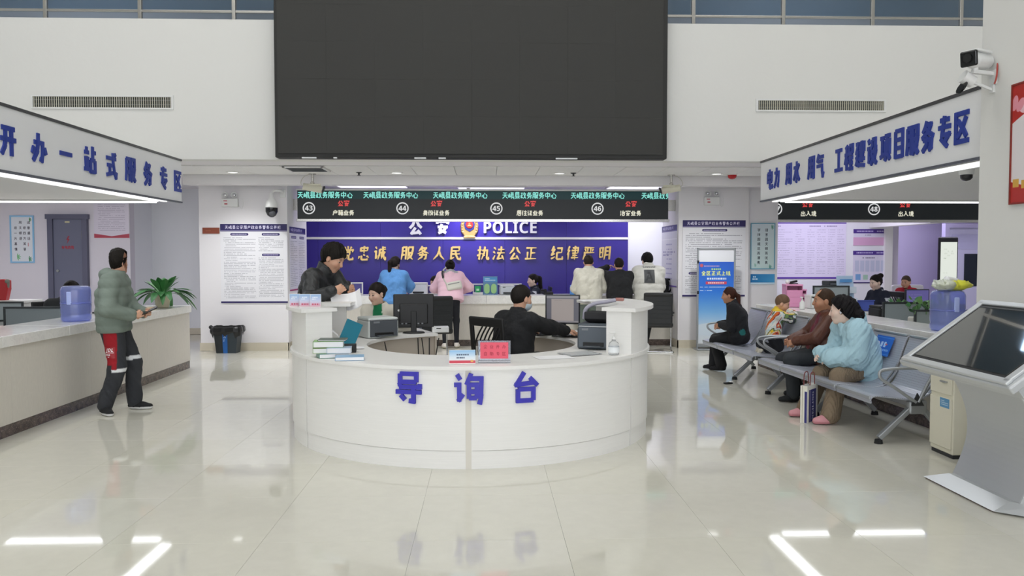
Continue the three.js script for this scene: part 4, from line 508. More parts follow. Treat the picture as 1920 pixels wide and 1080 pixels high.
visitorChair('dark mesh visitor chair with chrome legs behind black desk monitor', [-0.8, 0, -12.3], Math.PI + 0.25, true);
{ const t = thing('visitor_chair', 'white padded chair behind the child with red scarf', 'chair', [7.35, 0, -13.5]); const w = mat('#e6e2ec', 0.5); part('seat', rbox(0.56, 0.1, 0.5, 0.04, 0, 0.47, 0), w, t); part('backrest', rbox(0.56, 0.6, 0.09, 0.04, 0, 0.8, -0.24), w, t); for (const [x, z] of [[-0.23, -0.2], [0.23, -0.2], [-0.23, 0.2], [0.23, 0.2]]) part('leg', cyl(0.018, 0.022, 0.43, x, 0, z), M.chrome, t); }

// ---------------------------------------------------------------- bin, standee, scrap
{ const t = thing('waste_bin', 'dark twin rubbish bin with a blue half and black liner', 'bin', [-4.28, 0, -13.36]);
  const half = (x0, x1) => { const a = 0.8, P = (y, k) => [[x0 * k, y, -0.14 * k], [x1 * k, y, -0.14 * k], [x1 * k, y, 0.14 * k], [x0 * k, y, 0.14 * k]], b = P(0, a), c = P(0.4, 1), v = []; for (let i = 0; i < 4; i++) { const j = (i + 1) % 4; v.push(...b[j], ...b[i], ...c[i], ...b[j], ...c[i], ...c[j]); } v.push(...b[0], ...b[1], ...b[2], ...b[0], ...b[2], ...b[3]); const g = new THREE.BufferGeometry(); g.setAttribute('position', new THREE.BufferAttribute(new Float32Array(v), 3)); g.computeVertexNormals(); return g; };
  part('bin_body', half(-0.2, -0.06), mat('#20262a', 0.5), t); part('bin_body', half(-0.058, 0.03), mat('#1e63b0', 0.45), t, null, 'blue bin half'); part('bin_body', half(0.032, 0.2), mat('#2f3a42', 0.5), t);
  part('label', at(sheet(0.06, 0.12), -0.014, 0.24, 0.1345, -0.07), print(0.06, 0.12, 700, (c, w, h) => { c.fillStyle = '#1e63b0'; c.fillRect(0, 0, w, h); c.strokeStyle = '#dbe8f6'; c.lineWidth = w * 0.08; c.beginPath(); c.moveTo(w * 0.5, h * 0.1); c.lineTo(w * 0.78, h * 0.36); c.lineTo(w * 0.22, h * 0.36); c.closePath(); c.stroke(); linesOf(c, w * 0.15, h * 0.6, w * 0.7, 2, h * 0.14, h * 0.08, 3, '#dbe8f6', 1); }), t);
  const r = rng(31), ring = []; const pts = []; for (let i = 0; i < 40; i++) { const a = i / 40 * Math.PI * 2, sx = Math.sign(Math.cos(a)) * Math.min(1, Math.abs(Math.cos(a)) * 1.25), sz = Math.sign(Math.sin(a)) * Math.min(1, Math.abs(Math.sin(a)) * 1.25); pts.push([sx * 0.225, sz * 0.165, r()]); }
  const v = [], rows = [[0.3, 1.03], [0.36, 1.08], [0.42, 1.05], [0.44, 0.98], [0.36, 0.88]]; for (let k = 0; k + 1 < rows.length; k++) for (let i = 0; i < 40; i++) { const q = (kk, ii) => { const [x, z, n] = pts[ii % 40], [y, s] = rows[kk], f = s + (n - 0.5) * 0.07; return [x * f, y + (kk ? 0 : (n - 0.5) * 0.1) + (n - 0.5) * 0.015, z * f]; }; v.push(...q(k, i + 1), ...q(k, i), ...q(k + 1, i), ...q(k, i + 1), ...q(k + 1, i), ...q(k + 1, i + 1)); } const g = new THREE.BufferGeometry(); g.setAttribute('position', new THREE.BufferAttribute(new Float32Array(v), 3)); g.computeVertexNormals(); part('liner_bag', g, mat('#121314', 0.35, { side: THREE.DoubleSide }), t); part('bag_knot', [ball(0.06, -0.21, 0.37, 0.1, 0.9, 1.1, 0.8), ball(0.035, -0.245, 0.43, 0.1)], mat('#121314', 0.35), t);
}
{ const t = thing('banner_stand', 'blue upright advertising stand in silver frame before right notice board', 'banner stand', [3.91, 0, -13.5]);
  part('frame', [rspan(-0.33, -0.3, 0.0, 1.74, -0.02, 0.02, 0.008), rspan(0.3, 0.33, 0.0, 1.74, -0.02, 0.02, 0.008), rspan(-0.33, 0.33, 1.71, 1.74, -0.02, 0.02, 0.008), rspan(-0.33, 0.33, 0.05, 0.11, -0.03, 0.03, 0.008)], M.silver, t); part('base', rbox(0.7, 0.025, 0.3, 0.01, 0, 0.0125, 0), M.silver, t); part('board', span(-0.3, 0.3, 0.11, 1.71, -0.012, 0.004), M.white, t); part('clip', [rbox(0.03, 0.05, 0.02, 0.006, -0.315, 1.5, 0.024), rbox(0.03, 0.05, 0.02, 0.006, -0.315, 0.98, 0.024)], M.black, t);
  part('print', at(sheet(0.6, 1.6), 0, 0.91, 0.0055), print(0.6, 1.6, 420, (c, W, H) => { c.fillStyle = '#e4e6ec'; c.fillRect(0, 0, W, H); const g = c.createLinearGradient(0, H * 0.13, 0, H); g.addColorStop(0, '#2f63cf'); g.addColorStop(0.35, '#2c79e0'); g.addColorStop(0.62, '#7db8ee'); g.addColorStop(0.8, '#c9ddf0'); g.addColorStop(1, '#e6ebf0'); c.fillStyle = g; c.fillRect(0, H * 0.13, W, H * 0.87); c.fillStyle = '#c25a6a'; c.beginPath(); c.arc(W * 0.08, H * 0.17, W * 0.05, 0, 7); c.fill(); linesOf(c, W * 0.15, H * 0.17, W * 0.75, 1, 1, H * 0.012, 3, '#c9a8cc', 1); linesOf(c, W * 0.36, H * 0.2, W * 0.28, 1, 1, H * 0.018, 5, '#b7e08a', 1); brush(c, '全区正式上线', W * 0.08, H * 0.228, W * 0.128, '#e8f08a', 0.16, 0.94, 0.16); linesOf(c, W * 0.2, H * 0.3, W * 0.6, 1, 1, H * 0.02, 8, '#eef3ff', 1); c.fillStyle = '#d84a62'; c.fillRect(W * 0.2, H * 0.34, W * 0.6, H * 0.03); linesOf(c, W * 0.24, H * 0.348, W * 0.5, 1, 1, H * 0.014, 9, '#f4dfe4', 1); linesOf(c, W * 0.04, H * 0.395, W * 0.9, 2, H * 0.036, H * 0.009, 10, '#cfe2fa'); c.fillStyle = '#d5e4f2'; c.beginPath(); c.ellipse(W * 0.5, H * 0.85, W * 0.7, H * 0.07, 0, 0, 7); c.fill(); }), t); }
{ const t = thing('floor_scrap', 'small crumpled black and white scrap on the floor by bench', 'scrap', [3.02, 0, -9.86]); part('scrap_body', at(rbox(0.11, 0.02, 0.06, 0.01, 0, 0.012, 0), 0, 0, 0, 0, 0.3), M.black, t); part('paper_end', at(rbox(0.05, 0.03, 0.05, 0.012, 0.05, 0.018, 0), 0, 0, 0, 0, 0.5), M.white, t); }
// ---------------------------------------------------------------- on the round desk
const DY = 0.7785;
function booklet(label, w, h, d, p, turn, cover, group) { const t = thing('booklet', label, 'booklet', p, turn, group); part('pages', rspan(-w / 2 + 0.003, w / 2 - 0.003, 0.003, h - 0.003, -d / 2 + 0.003, d / 2 - 0.003, 0.001), M.paper, t); part('cover', [rspan(-w / 2, w / 2, h - 0.003, h, -d / 2, d / 2, 0.001), rspan(-w / 2, w / 2, 0, 0.003, -d / 2, d / 2, 0.001), rspan(-w / 2, -w / 2 + 0.004, 0, h, -d / 2, d / 2, 0.001)], mat(cover, 0.4), t); return t; }
{ const B = 'printed leaflets stacked on the round desk';
  [['thick teal-edged booklet at the base of the leaflet stack', 0.3, 0.035, 0.22, [-1.3, 0, -6.62], 0.35, '#6f9f92'], ['pale blue booklet sticking out to the right in the stack', 0.28, 0.03, 0.2, [-1.23, 0.001, -6.5], 0.15, '#8fb6d6'], ['light green booklet in the middle of the leaflet stack', 0.22, 0.042, 0.2, [-1.37, 0.036, -6.62], 0.2, '#a9c48a'], ['white and blue leaflet pack in the middle of the stack', 0.24, 0.045, 0.18, [-1.24, 0.037, -6.6], 0.1, '#b7c9df'], ['bright green booklet near the top of the leaflet stack', 0.3, 0.05, 0.2, [-1.33, 0.083, -6.62], 0.12, '#7eb05e'], ['thin dark-edged folder lying on top of the leaflet stack', 0.28, 0.012, 0.21, [-1.3, 0.134, -6.64], 0.05, '#4b5a52']].forEach(([l, w, h, d, p, a, c]) => { if (/sticking/.test(l)) p = [-1.13, 0, -6.44]; booklet(l, w * 0.8, h, d * 0.8, [p[0] + 0.045, DY + p[1], p[2] + 0.075], a, c, B); }); }
{ const t = thing('stapler_box', 'small black box with white lettering beside the leaflet stack', 'box', [-1.18, DY, -6.86], 0.1); part('box_body', rbox(0.13, 0.07, 0.08, 0.005, 0, 0.035, 0), M.black, t); part('label', at(sheet(0.07, 0.018), 0.01, 0.03, 0.041), print(0.07, 0.018, 1500, (c, w, h) => { c.fillStyle = '#141516'; c.fillRect(0, 0, w, h); linesOf(c, w * 0.05, h * 0.3, w * 0.9, 1, 1, h * 0.45, 3, '#d8d8d8', 1); }), t); }
{ const t = thing('file_folder', 'teal file folder leaning inside the left wing of round desk', 'folder', [-1.29, DY, -7.32], 0.5); part('cover', at(rbox(0.16, 0.24, 0.012, 0.003, 0, 0.12, 0), 0, 0, 0, 0, 0, -0.42), mat('#1f7f97', 0.4), t); part('pages', at(rbox(0.15, 0.2, 0.015, 0.003, 0.0, 0.105, -0.016), 0, 0, 0, 0, 0, -0.42), M.paper, t); }
{ const t = thing('paper_sheet', 'curled white paper standing against the teal folder', 'paper', [-1.3, DY, -7.12], 0.2); const pts = [[-0.1, 0.16], [-0.06, 0.155], [-0.02, 0.12], [0.02, 0.05], [0.07, 0.012], [0.14, 0.006]], up = pts.map(([x, y]) => [x, y + 0.003]).reverse(); part('sheet', extrude([...pts, ...up], 0.16), M.paper, t, [0, 0, -0.08]); part('fold', rbox(0.1, 0.004, 0.15, 0.001, 0.16, 0.006, 0), M.paper, t); }
function printer(label, p, turn, w, h, d, c1, c2) { const t = thing('printer', label, 'printer', p, turn); part('body', rbox(w, h * 0.86, d, 0.02, 0, h * 0.43, 0), c1, t); part('top_lid', rbox(w * 0.98, h * 0.15, d * 0.96, 0.015, 0, h * 0.925, 0), c1, t); part('front_panel', rbox(w * 0.9, h * 0.8, 0.02, 0.006, 0, h * 0.47, d / 2), c2, t); part('paper_slot', rbox(w * 0.62, h * 0.16, 0.012, 0.004, 0, h * 0.2, d / 2 + 0.008), M.black, t); part('paper_tray', rbox(w * 0.5, 0.012, 0.08, 0.004, 0, h * 0.13, d / 2 + 0.03), M.darkPlastic, t); part('button_panel', rbox(w * 0.2, 0.02, 0.006, 0.002, -w * 0.25, h * 0.78, d / 2 + 0.01), M.greyPlastic, t); part('handle_edge', rbox(w * 0.9, 0.012, 0.026, 0.005, 0, h * 0.895, d / 2), M.silver, t); return t; }
printer('pale grey printer with dark front on left part of round desk', [-1.11, DY, -8.17], 0.55, 0.33, 0.205, 0.31, mat('#d3d9d6', 0.5), mat('#54595f', 0.4)); printer('dark grey printer tucked behind right wing of round desk', [0.99, DY, -7.12], -0.35, 0.3, 0.225, 0.28, mat('#4e565e', 0.5), mat('#565e67', 0.45));
function monitor(label, p, turn, w, h, back, draw, lift = 0.13) {
  const t = thing('computer_monitor', label, 'monitor', p, turn), y = lift + h / 2, fr = back ? M.black : mat('#23262b', 0.4);
  part('housing', rbox(w, h, 0.03, 0.01, 0, y, 0), fr, t); part('rear_shell', rbox(w * 0.7, h * 0.6, 0.03, 0.012, 0, y - h * 0.08, -0.028), fr, t); part('display', at(sheet(w - 0.03, h - 0.03), 0, y + 0.003, 0.0158), draw ? print(w - 0.03, h - 0.03, 700, draw, { emit: 0.62 }) : M.screenOff, t);
  part('neck', rbox(0.06, y, 0.02, 0.006, 0, y / 2, -0.045), M.black, t); part('foot', at(cyl(0.12, 0.11, 0.014, 0, 0, 0, 28).scale(1, 1, 0.75), 0, 0, -0.03), M.black, t);
  if (back) { for (const x of [-0.09, -0.05, 0.08, 0.12]) part('plug', rbox(0.022, 0.016, 0.03, 0.004, x, y - h * 0.37, -0.03), M.greyPlastic, t); part('sticker', at(cyl(0.012, 0.012, 0.003, 0, 0, 0), 0.175 * 0.9, y + h * 0.02, -0.016, Math.PI / 2), M.white, t); }
  return t;
}
monitor('black computer monitor seen from behind on left of round desk', [-0.78, DY, -8.58], Math.PI + 0.12, 0.43, 0.36, true, null, 0.055);
monitor('computer monitor with lit document screen on right of round desk', [0.775, DY, -8.1], -0.22, 0.355, 0.3, false, (c, W, H) => { c.fillStyle = '#8d8c99'; c.fillRect(0, 0, W, H); c.fillStyle = '#cfcdd2'; c.fillRect(0, 0, W, H * 0.09); c.fillStyle = '#c4bfc6'; c.fillRect(0, H * 0.94, W, H * 0.06); c.fillStyle = '#e6d9d4'; c.fillRect(W * 0.15, H * 0.12, W * 0.7, H * 0.82); linesOf(c, W * 0.25, H * 0.17, W * 0.5, 1, 1, H * 0.012, 4, '#b8a9a8'); });
{ const t = thing('cable_bundle', 'thin black cables hanging under the worktop below black monitor', 'cable'); for (const [x0, x1] of [[-1.02, -0.93], [-0.72, -0.7], [-0.68, -0.62], [-0.6, -0.6], [-0.5, -0.58]]) part('cable', tube([[x0, 0.74, -7.98 - (x0 > -0.8 ? 0.48 : 0.1) + 0.06], [(x0 + x1) / 2, 0.5, -7.93 - (x0 > -0.8 ? 0.45 : 0.1)], [x1, 0.16, -7.9 - (x0 > -0.8 ? 0.42 : 0.1)]], 0.006, 14, 6), M.black, t); }
{ const t = thing('white_box', 'flat white box with a slot next to black monitor', 'box', [-0.5, DY, -8.66], 0.1); part('box_body', rbox(0.18, 0.06, 0.16, 0.006, 0, 0.03, 0), M.whitePlastic, t); part('slot', rbox(0.05, 0.01, 0.004, 0.002, -0.02, 0.045, 0.0805), M.black, t); }
{ const t = thing('computer_mouse', 'small dark computer mouse under the hand of man in suit', 'mouse', [0.89, DY, -8.06], 0.6); part('shell', ball(0.04, 0, 0.0, 0, 0.75, 0.7, 1.2).translate(0, 0.006, 0), M.dark, t); part('wheel', rbox(0.006, 0.008, 0.015, 0.002, 0, 0.036, -0.02), M.greyPlastic, t); }
{ const t = thing('keyboard', 'dark keyboard in front of the lit monitor', 'keyboard', [0.62, DY, -8.28], 0.5); part('tray', rbox(0.3, 0.018, 0.12, 0.006, 0, 0.009, 0), M.dark, t); const kg = rbox(0.019, 0.008, 0.019, 0.003, 0, 0.021, 0, 1); for (let i = 0; i < 12; i++) for (let j = 0; j < 4; j++) part('key', kg, M.black, t, [-0.132 + i * 0.024, 0, -0.038 + j * 0.025]); }
{ const t = thing('tent_card', 'small folded card with blue sky and red foot, left of red sign', 'card', [-0.185, DY, -6.1], 0.04); const p1 = print(0.2, 0.105, 900, (c, W, H) => { const g = c.createLinearGradient(0, 0, 0, H); g.addColorStop(0, '#8fc0ea'); g.addColorStop(0.5, '#dbe8f3'); g.addColorStop(1, '#f3eceb'); c.fillStyle = g; c.fillRect(0, 0, W, H); linesOf(c, W * 0.28, H * 0.28, W * 0.48, 1, 1, H * 0.11, 5, '#4a5a74', 1); linesOf(c, W * 0.28, H * 0.5, W * 0.46, 1, 1, H * 0.11, 6, '#4a5a74', 1); c.fillStyle = '#d0485a'; c.fillRect(0, H * 0.76, W, H * 0.2); c.fillStyle = '#e0b060'; c.fillRect(W * 0.82, H * 0.72, W * 0.1, H * 0.16); });
  part('front_leaf', at(rbox(0.2, 0.11, 0.002, 0.0005, 0, 0.055, 0), 0, 0, 0.035, -0.33), M.white, t); part('back_leaf', at(rbox(0.2, 0.11, 0.002, 0.0005, 0, 0.055, 0), 0, 0, -0.036, 0.33), M.white, t); part('print', at(sheet(0.198, 0.105), 0, 0.055, 0.0015).rotateX(-0.33).translate(0, 0, 0.035), p1, t); }
{ const t = thing('sign_holder', 'clear acrylic sign holder with red card on the round desk', 'sign', [0.06, DY, -6.14], -0.02);
  part('acrylic_plate', rbox(0.25, 0.15, 0.004, 0.001, 0, 0.095, 0.006), M.acrylic, t); part('acrylic_plate', rbox(0.25, 0.15, 0.004, 0.001, 0, 0.095, -0.006), M.acrylic, t); part('acrylic_foot', rbox(0.25, 0.018, 0.07, 0.003, 0, 0.009, 0), M.acrylic, t);
  part('red_card', at(sheet(0.215, 0.125), 0, 0.095, 0.0085), print(0.215, 0.125, 900, (c, W, H) => { c.fillStyle = '#ee5c72'; c.fillRect(0, 0, W, H); brush(c, '企业开办', W * 0.12, H * 0.14, H * 0.24, '#b12a40', 0.11, 0.92, 0.66); brush(c, '自助专区', W * 0.12, H * 0.58, H * 0.24, '#b12a40', 0.11, 0.92, 0.66); }), t); part('red_backing', rbox(0.215, 0.125, 0.003, 0.0005, 0, 0.095, 0), mat('#d8445c', 0.5), t); }
{ const t = thing('sanitizer_bottle', 'clear pump bottle of hand sanitiser by the right wing of round desk', 'bottle', [1.06, DY, -6.61]); part('bottle_body', lathe([[0, 0.002], [0.042, 0.002], [0.046, 0.012], [0.045, 0.07], [0.038, 0.1], [0.018, 0.115], [0.016, 0.13], [0, 0.13]], 24), mat('#f6f8fa', 0.05, { transmission: 0.85, thickness: 0.02, ior: 1.35 }), t); part('label', lathe([[0.0468, 0.02], [0.0462, 0.066]], 24), mat('#eef2f4', 0.5, { side: THREE.DoubleSide }), t); part('pump', [cyl(0.017, 0.014, 0.022, 0, 0.128, 0), cyl(0.006, 0.006, 0.03, 0, 0.15, 0), rbox(0.05, 0.014, 0.018, 0.005, -0.012, 0.184, 0)], M.white, t); }
{ const t = thing('paper_sheet', 'white paper sheet lying on the front of round desk', 'paper', [0.54, DY, -6.45], 0.25); part('sheet', rbox(0.3, 0.002, 0.2, 0.0005, 0, 0.001, 0), M.paper, t); const u = thing('document_pouch', 'clear grey document pouch on top of desk beside white sheet', 'folder', [0.78, DY + 0.003, -6.66], 0.45); part('pouch', rbox(0.31, 0.004, 0.22, 0.001, 0, 0.002, 0), mat('#aeb2b4', 0.2, { clearcoat: 0.5 }), u); part('inner_sheet', rbox(0.27, 0.002, 0.19, 0.0005, 0.0, 0.0055, 0), mat('#c9cccd', 0.3), u); }
{ const g = thing('leaflet_stand', 'leftmost folded leaflet stand on left ledge of round desk', 'leaflet', [-1.66, 1.163, -6.98], 0.25); const pr = print(0.085, 0.11, 900, (c, W, H) => { const q = c.createLinearGradient(0, 0, 0, H); q.addColorStop(0, '#8fb3dc'); q.addColorStop(0.55, '#c7cde6'); q.addColorStop(1, '#d6a0b0'); c.fillStyle = q; c.fillRect(0, 0, W, H); linesOf(c, W * 0.15, H * 0.2, W * 0.7, 2, H * 0.14, H * 0.08, 7, '#eef2fa', 1); linesOf(c, W * 0.1, H * 0.74, W * 0.8, 1, 1, H * 0.14, 8, '#c0566e', 1); });
  part('front_leaf', at(rbox(0.09, 0.115, 0.002, 0.0005, 0, 0.057, 0), 0, 0, 0.03, -0.3), M.white, g); part('back_leaf', at(rbox(0.09, 0.115, 0.002, 0.0005, 0, 0.057, 0), 0, 0, -0.038, 0.3), M.white, g); part('print', at(sheet(0.085, 0.108), 0, 0.057, 0.0015).rotateX(-0.3).translate(0, 0, 0.03), pr, g);
  copyOf(g, 'middle folded leaflet stand on left ledge of round desk', [-1.565, 1.163, -6.95], 0.2, 'leaflet stands on the left ledge'); copyOf(g, 'rightmost folded leaflet stand on left ledge of round desk', [-1.47, 1.163, -6.93], 0.12, 'leaflet stands on the left ledge'); g.userData.group = 'leaflet stands on the left ledge'; }
{ const t = thing('paper_sheet', 'white papers lying on the right ledge of round desk', 'paper', [1.05, 1.164, -7.75], 0.2); part('sheet', rbox(0.3, 0.003, 0.2, 0.001, 0, 0.0015, 0), M.paper, t); part('sheet', at(rbox(0.28, 0.003, 0.2, 0.001, 0, 0.0045, 0), 0.06, 0, -0.03, 0, 0.3), M.paper, t);
  const u = thing('shoulder_bag', 'black bag with lilac-grey strap on dark printer behind right wing', 'bag', [1.02, DY + 0.227, -7.14], -0.35); part('bag_body', [rbox(0.26, 0.1, 0.2, 0.045, 0, 0.05, 0)], mat('#141417', 0.6), u); part('flap', rbox(0.24, 0.07, 0.02, 0.01, 0, 0.065, 0.1), mat('#1b1b1f', 0.6), u); part('strap', tube([[-0.14, 0.03, 0.03], [-0.12, 0.12, 0.04], [-0.05, 0.165, 0.02], [0.06, 0.185, -0.02], [0.13, 0.2, -0.05]].map((q) => q), 0.018, 24, 8), mat('#a7a5b4', 0.7), u); part('strap_end', rbox(0.08, 0.03, 0.035, 0.012, 0.165, 0.205, -0.06), mat('#a8736c', 0.6), u); }

// ---------------------------------------------------------------- on the police counter
const CY = 0.902;
function partition(label, p, w, h, turn, glass, frame) { const t = thing('desk_partition', label, 'partition', p, turn), f = 0.022; part('frame', [rspan(-w / 2, w / 2, h - f, h, -0.015, 0.015, 0.003), rspan(-w / 2, w / 2, 0, f, -0.015, 0.015, 0.003), rspan(-w / 2, -w / 2 + f, f, h - f, -0.015, 0.015, 0.003), rspan(w / 2 - f, w / 2, f, h - f, -0.015, 0.015, 0.003)], frame, t); part('pane', rspan(-w / 2 + f, w / 2 - f, f, h - f, -0.005, 0.005, 0.001), glass, t); return t; }
const frosted = mat('#b3bdc0', 0.5, { transmission: 0.25, thickness: 0 }), violetGlass = mat('#5a54a8', 0.3, { transmission: 0.3, thickness: 0 }), darkFrame = mat('#33383b', 0.5);
partition('violet glass screen with round hole on counter left of blue hoodie woman', [-2.35, CY, -14.6], 0.22, 0.22, 0, violetGlass, M.white); partition('long low violet glass screen on counter before policewoman with ponytail', [0.2, CY - 0.05, -14.74], 0.9, 0.24, 0, violetGlass, M.white); partition('low violet glass screen on counter beside pink jacket woman', [-0.95, CY, -14.62], 0.36, 0.17, 0, violetGlass, M.white);
partition('low violet glass screen between black and pale jacket men', [2.1, CY, -14.6], 0.6, 0.16, 0, violetGlass, M.white);
{ const t = thing('counter_display', 'clear stand showing green insole cut-outs on police counter', 'display stand', [0.07, CY, -14.45]); part('acrylic_plate', rbox(0.26, 0.33, 0.012, 0.003, 0, 0.165, 0), mat('#86b6dd', 0.1, { transmission: 0.4, thickness: 0 }), t); const sole = (s) => { const g = new THREE.Shape(); g.moveTo(0, -0.09); g.bezierCurveTo(0.06, -0.09, 0.05, -0.02, 0.05, 0.02); g.bezierCurveTo(0.06, 0.1, -0.05, 0.12, -0.05, 0.02); g.bezierCurveTo(-0.05, -0.02, -0.06, -0.09, 0, -0.09); return extrude(g, 0.012, 0.002); }; for (const s of [-1, 1]) part('insole', sole(s), mat('#a5d795', 0.5), t, [s * 0.062, 0.11, 0.01]); part('print', at(sheet(0.24, 0.08), 0, 0.275, 0.0075), print(0.24, 0.08, 500, (c, W, H) => { c.fillStyle = '#4a9bd8'; c.fillRect(0, 0, W, H); linesOf(c, W * 0.1, H * 0.25, W * 0.8, 2, H * 0.34, H * 0.2, 4, '#d6ecfa', 1); }), t); part('foot', rbox(0.26, 0.012, 0.1, 0.003, 0, 0.006, 0), M.acrylic, t); }
{ const t = thing('green_cup', 'small green cup standing on white box on police counter', 'cup', [-0.155, CY + 0.045, -14.45]); part('cup_body', lathe([[0, 0], [0.045, 0], [0.06, 0.11], [0.056, 0.11], [0.043, 0.008], [0, 0.008]], 20), mat('#35b56c', 0.4, { side: THREE.DoubleSide }), t); part('label', rbox(0.05, 0.04, 0.006, 0.002, 0, 0.045, 0.052), mat('#bfe8c8', 0.5), t); const u = thing('white_box', 'low white box under the green cup', 'box', [-0.155, CY, -14.45]); part('box_body', rbox(0.18, 0.043, 0.14, 0.005, 0, 0.0215, 0), M.whitePlastic, u); part('lid_edge', rbox(0.184, 0.008, 0.144, 0.003, 0, 0.038, 0), M.white, u); }
printer('white printer on police counter beside blue hoodie woman', [-1.22, CY, -14.5], 0, 0.32, 0.22, 0.24, M.whitePlastic, mat('#d9dde2', 0.5)); printer('white printer with grey trays right of green insole stand', [0.37, CY, -14.52], 0.1, 0.26, 0.17, 0.24, M.whitePlastic, mat('#ccd2da', 0.5));
{ const t = thing('white_box', 'small white paper box on counter before blue hoodie woman', 'box', [-1.62, CY, -14.3], 0.1); part('box_body', rbox(0.2, 0.09, 0.12, 0.006, 0, 0.045, 0), M.white, t); part('flap', at(rbox(0.2, 0.003, 0.06, 0.001, 0, 0, 0), 0, 0.094, 0.05, 0.3), M.paper, t); }
{ const t = thing('tissue_box', 'sky blue cube box on counter left of pale jacket man', 'box', [1.6, CY, -14.42]); part('box_body', rbox(0.17, 0.17, 0.16, 0.01, 0, 0.085, 0), mat('#5aa0e8', 0.45), t); part('label', at(sheet(0.08, 0.09), 0.02, 0.08, 0.081), print(0.08, 0.09, 600, (c, W, H) => { c.fillStyle = '#a9cdf4'; c.fillRect(0, 0, W, H); linesOf(c, W * 0.1, H * 0.2, W * 0.8, 3, H * 0.25, H * 0.12, 5, '#5a8fd0', 1); }), t);
  const u = thing('potted_plant', 'tiny plant in white pot behind sky blue box', 'plant', [1.66, CY, -14.62]); part('pot', lathe([[0, 0], [0.045, 0], [0.06, 0.2], [0.05, 0.2], [0.04, 0.02], [0, 0.02]], 18), M.white, u); const r = rng(3); for (let i = 0; i < 12; i++) { const a = r() * 6.28, q = part('leaf', at(ball(0.05, 0, 0.06, 0, 0.3, 1.3, 0.12, 8), 0, 0, 0, 0.3 + 0.4 * r()), M.leaf, u, [0.01 * Math.cos(a), 0.2, 0.01 * Math.sin(a)]); q.rotation.y = a; } }
{ const t = thing('backpack', 'black backpack standing on the police counter at right end', 'bag', [3.16, CY, -14.42], -0.2); part('bag_body', [rbox(0.3, 0.3, 0.2, 0.07, 0, 0.15, 0), rbox(0.22, 0.16, 0.1, 0.04, 0, 0.11, 0.11)], mat('#16181a', 0.7), t); part('strap', tube([[0.1, 0.28, 0.02], [0.2, 0.26, 0.04], [0.19, 0.1, 0.05], [0.12, 0.02, 0.04]], 0.018, 18, 8), mat('#101112', 0.8), t); part('handle', tube([[-0.05, 0.29, 0], [-0.03, 0.335, 0], [0.03, 0.335, 0], [0.05, 0.29, 0]], 0.011, 14, 8), M.black, t); part('zip', rbox(0.2, 0.008, 0.006, 0.002, 0, 0.17, 0.162), M.greyPlastic, t); }
{ const t = thing('counter_phone', 'black desk telephone on counter between the screens', 'telephone', [1.1, CY, -14.55], 0.3); part('base', at(rbox(0.18, 0.05, 0.2, 0.012, 0, 0.03, 0), 0, 0, 0, 0.12), M.black, t); part('handset', [rbox(0.045, 0.03, 0.2, 0.012, -0.06, 0.085, 0), rbox(0.05, 0.04, 0.05, 0.015, -0.06, 0.07, 0.08), rbox(0.05, 0.04, 0.05, 0.015, -0.06, 0.07, -0.08)], M.black, t); }

// ---------------------------------------------------------------- left office behind the long counter
function officeDesk(label, x0, x1, z0, z1) { const t = thing('office_desk', label, 'desk', [0, 0, 0]); part('desktop', rspan(x0, x1, 0.72, 0.75, z0, z1, 0.004), M.white, t); for (const x of [x0 + 0.02, x1 - 0.04]) part('side_panel', span(x, x + 0.025, 0, 0.72, z0 + 0.05, z1 - 0.05), M.counter, t); part('modesty_panel', span(x0 + 0.05, x1 - 0.05, 0.25, 0.72, z1 - 0.08, z1 - 0.06), M.counter, t); }
officeDesk('white office desk behind the left counter with a dark-framed partition', -6.4, -4.95, -9.95, -9.15);
partition('frosted dark-framed partition behind left counter near the water bottle', [-5.15, 0.752, -9.3], 0.72, 0.27, 0, mat('#8e979b', 0.35, { transmission: 0.2, thickness: 0 }), darkFrame); partition('frosted dark-framed partition at far left under the red bag', [-6.2, 0.78, -10.2], 0.78, 0.25, 0.05, frosted, darkFrame);
{ const t = thing('low_cabinet', 'white low cabinet carrying the red bag at far left', 'cabinet', [-6.45, 0, -10.5]); part('body', rbox(1.15, 1.0, 0.45, 0.006, 0, 0.5, 0), M.white, t); part('top', rbox(1.19, 0.03, 0.49, 0.004, 0, 1.018, 0), M.white, t); for (const x of [-0.28, 0.28]) { const d = part('door', rbox(0.53, 0.88, 0.016, 0.003, x, 0.52, 0.228), M.whitePlastic, t); part('handle', rbox(0.012, 0.1, 0.015, 0.004, x + (x < 0 ? 0.2 : -0.2), 0.6, 0.245), M.metal, d); } }
{ const t = thing('gift_bag', 'red gift bag with white cord handles at far left', 'bag', [-6.28, 1.034, -10.46], 0.2); const m = mat('#b51f26', 0.45); part('bag_body', at(extrude([[-0.12, 0], [0.12, 0], [0.15, 0.14], [0.15, 0.25], [0.1, 0.27], [-0.1, 0.26], [-0.15, 0.25], [-0.14, 0.12]], 0.12, 0.01), 0, 0, -0.06), m, t); part('handle', tube([[-0.06, 0.25, 0.06], [-0.05, 0.33, 0.06], [0.03, 0.34, 0.06], [0.05, 0.25, 0.06]], 0.007, 18, 6), M.white, t); part('tassel', [ball(0.03, 0.14, 0.24, 0.05), cyl(0.012, 0.022, 0.06, 0.15, 0.16, 0.05)], mat('#7d7f74', 0.6), t); }
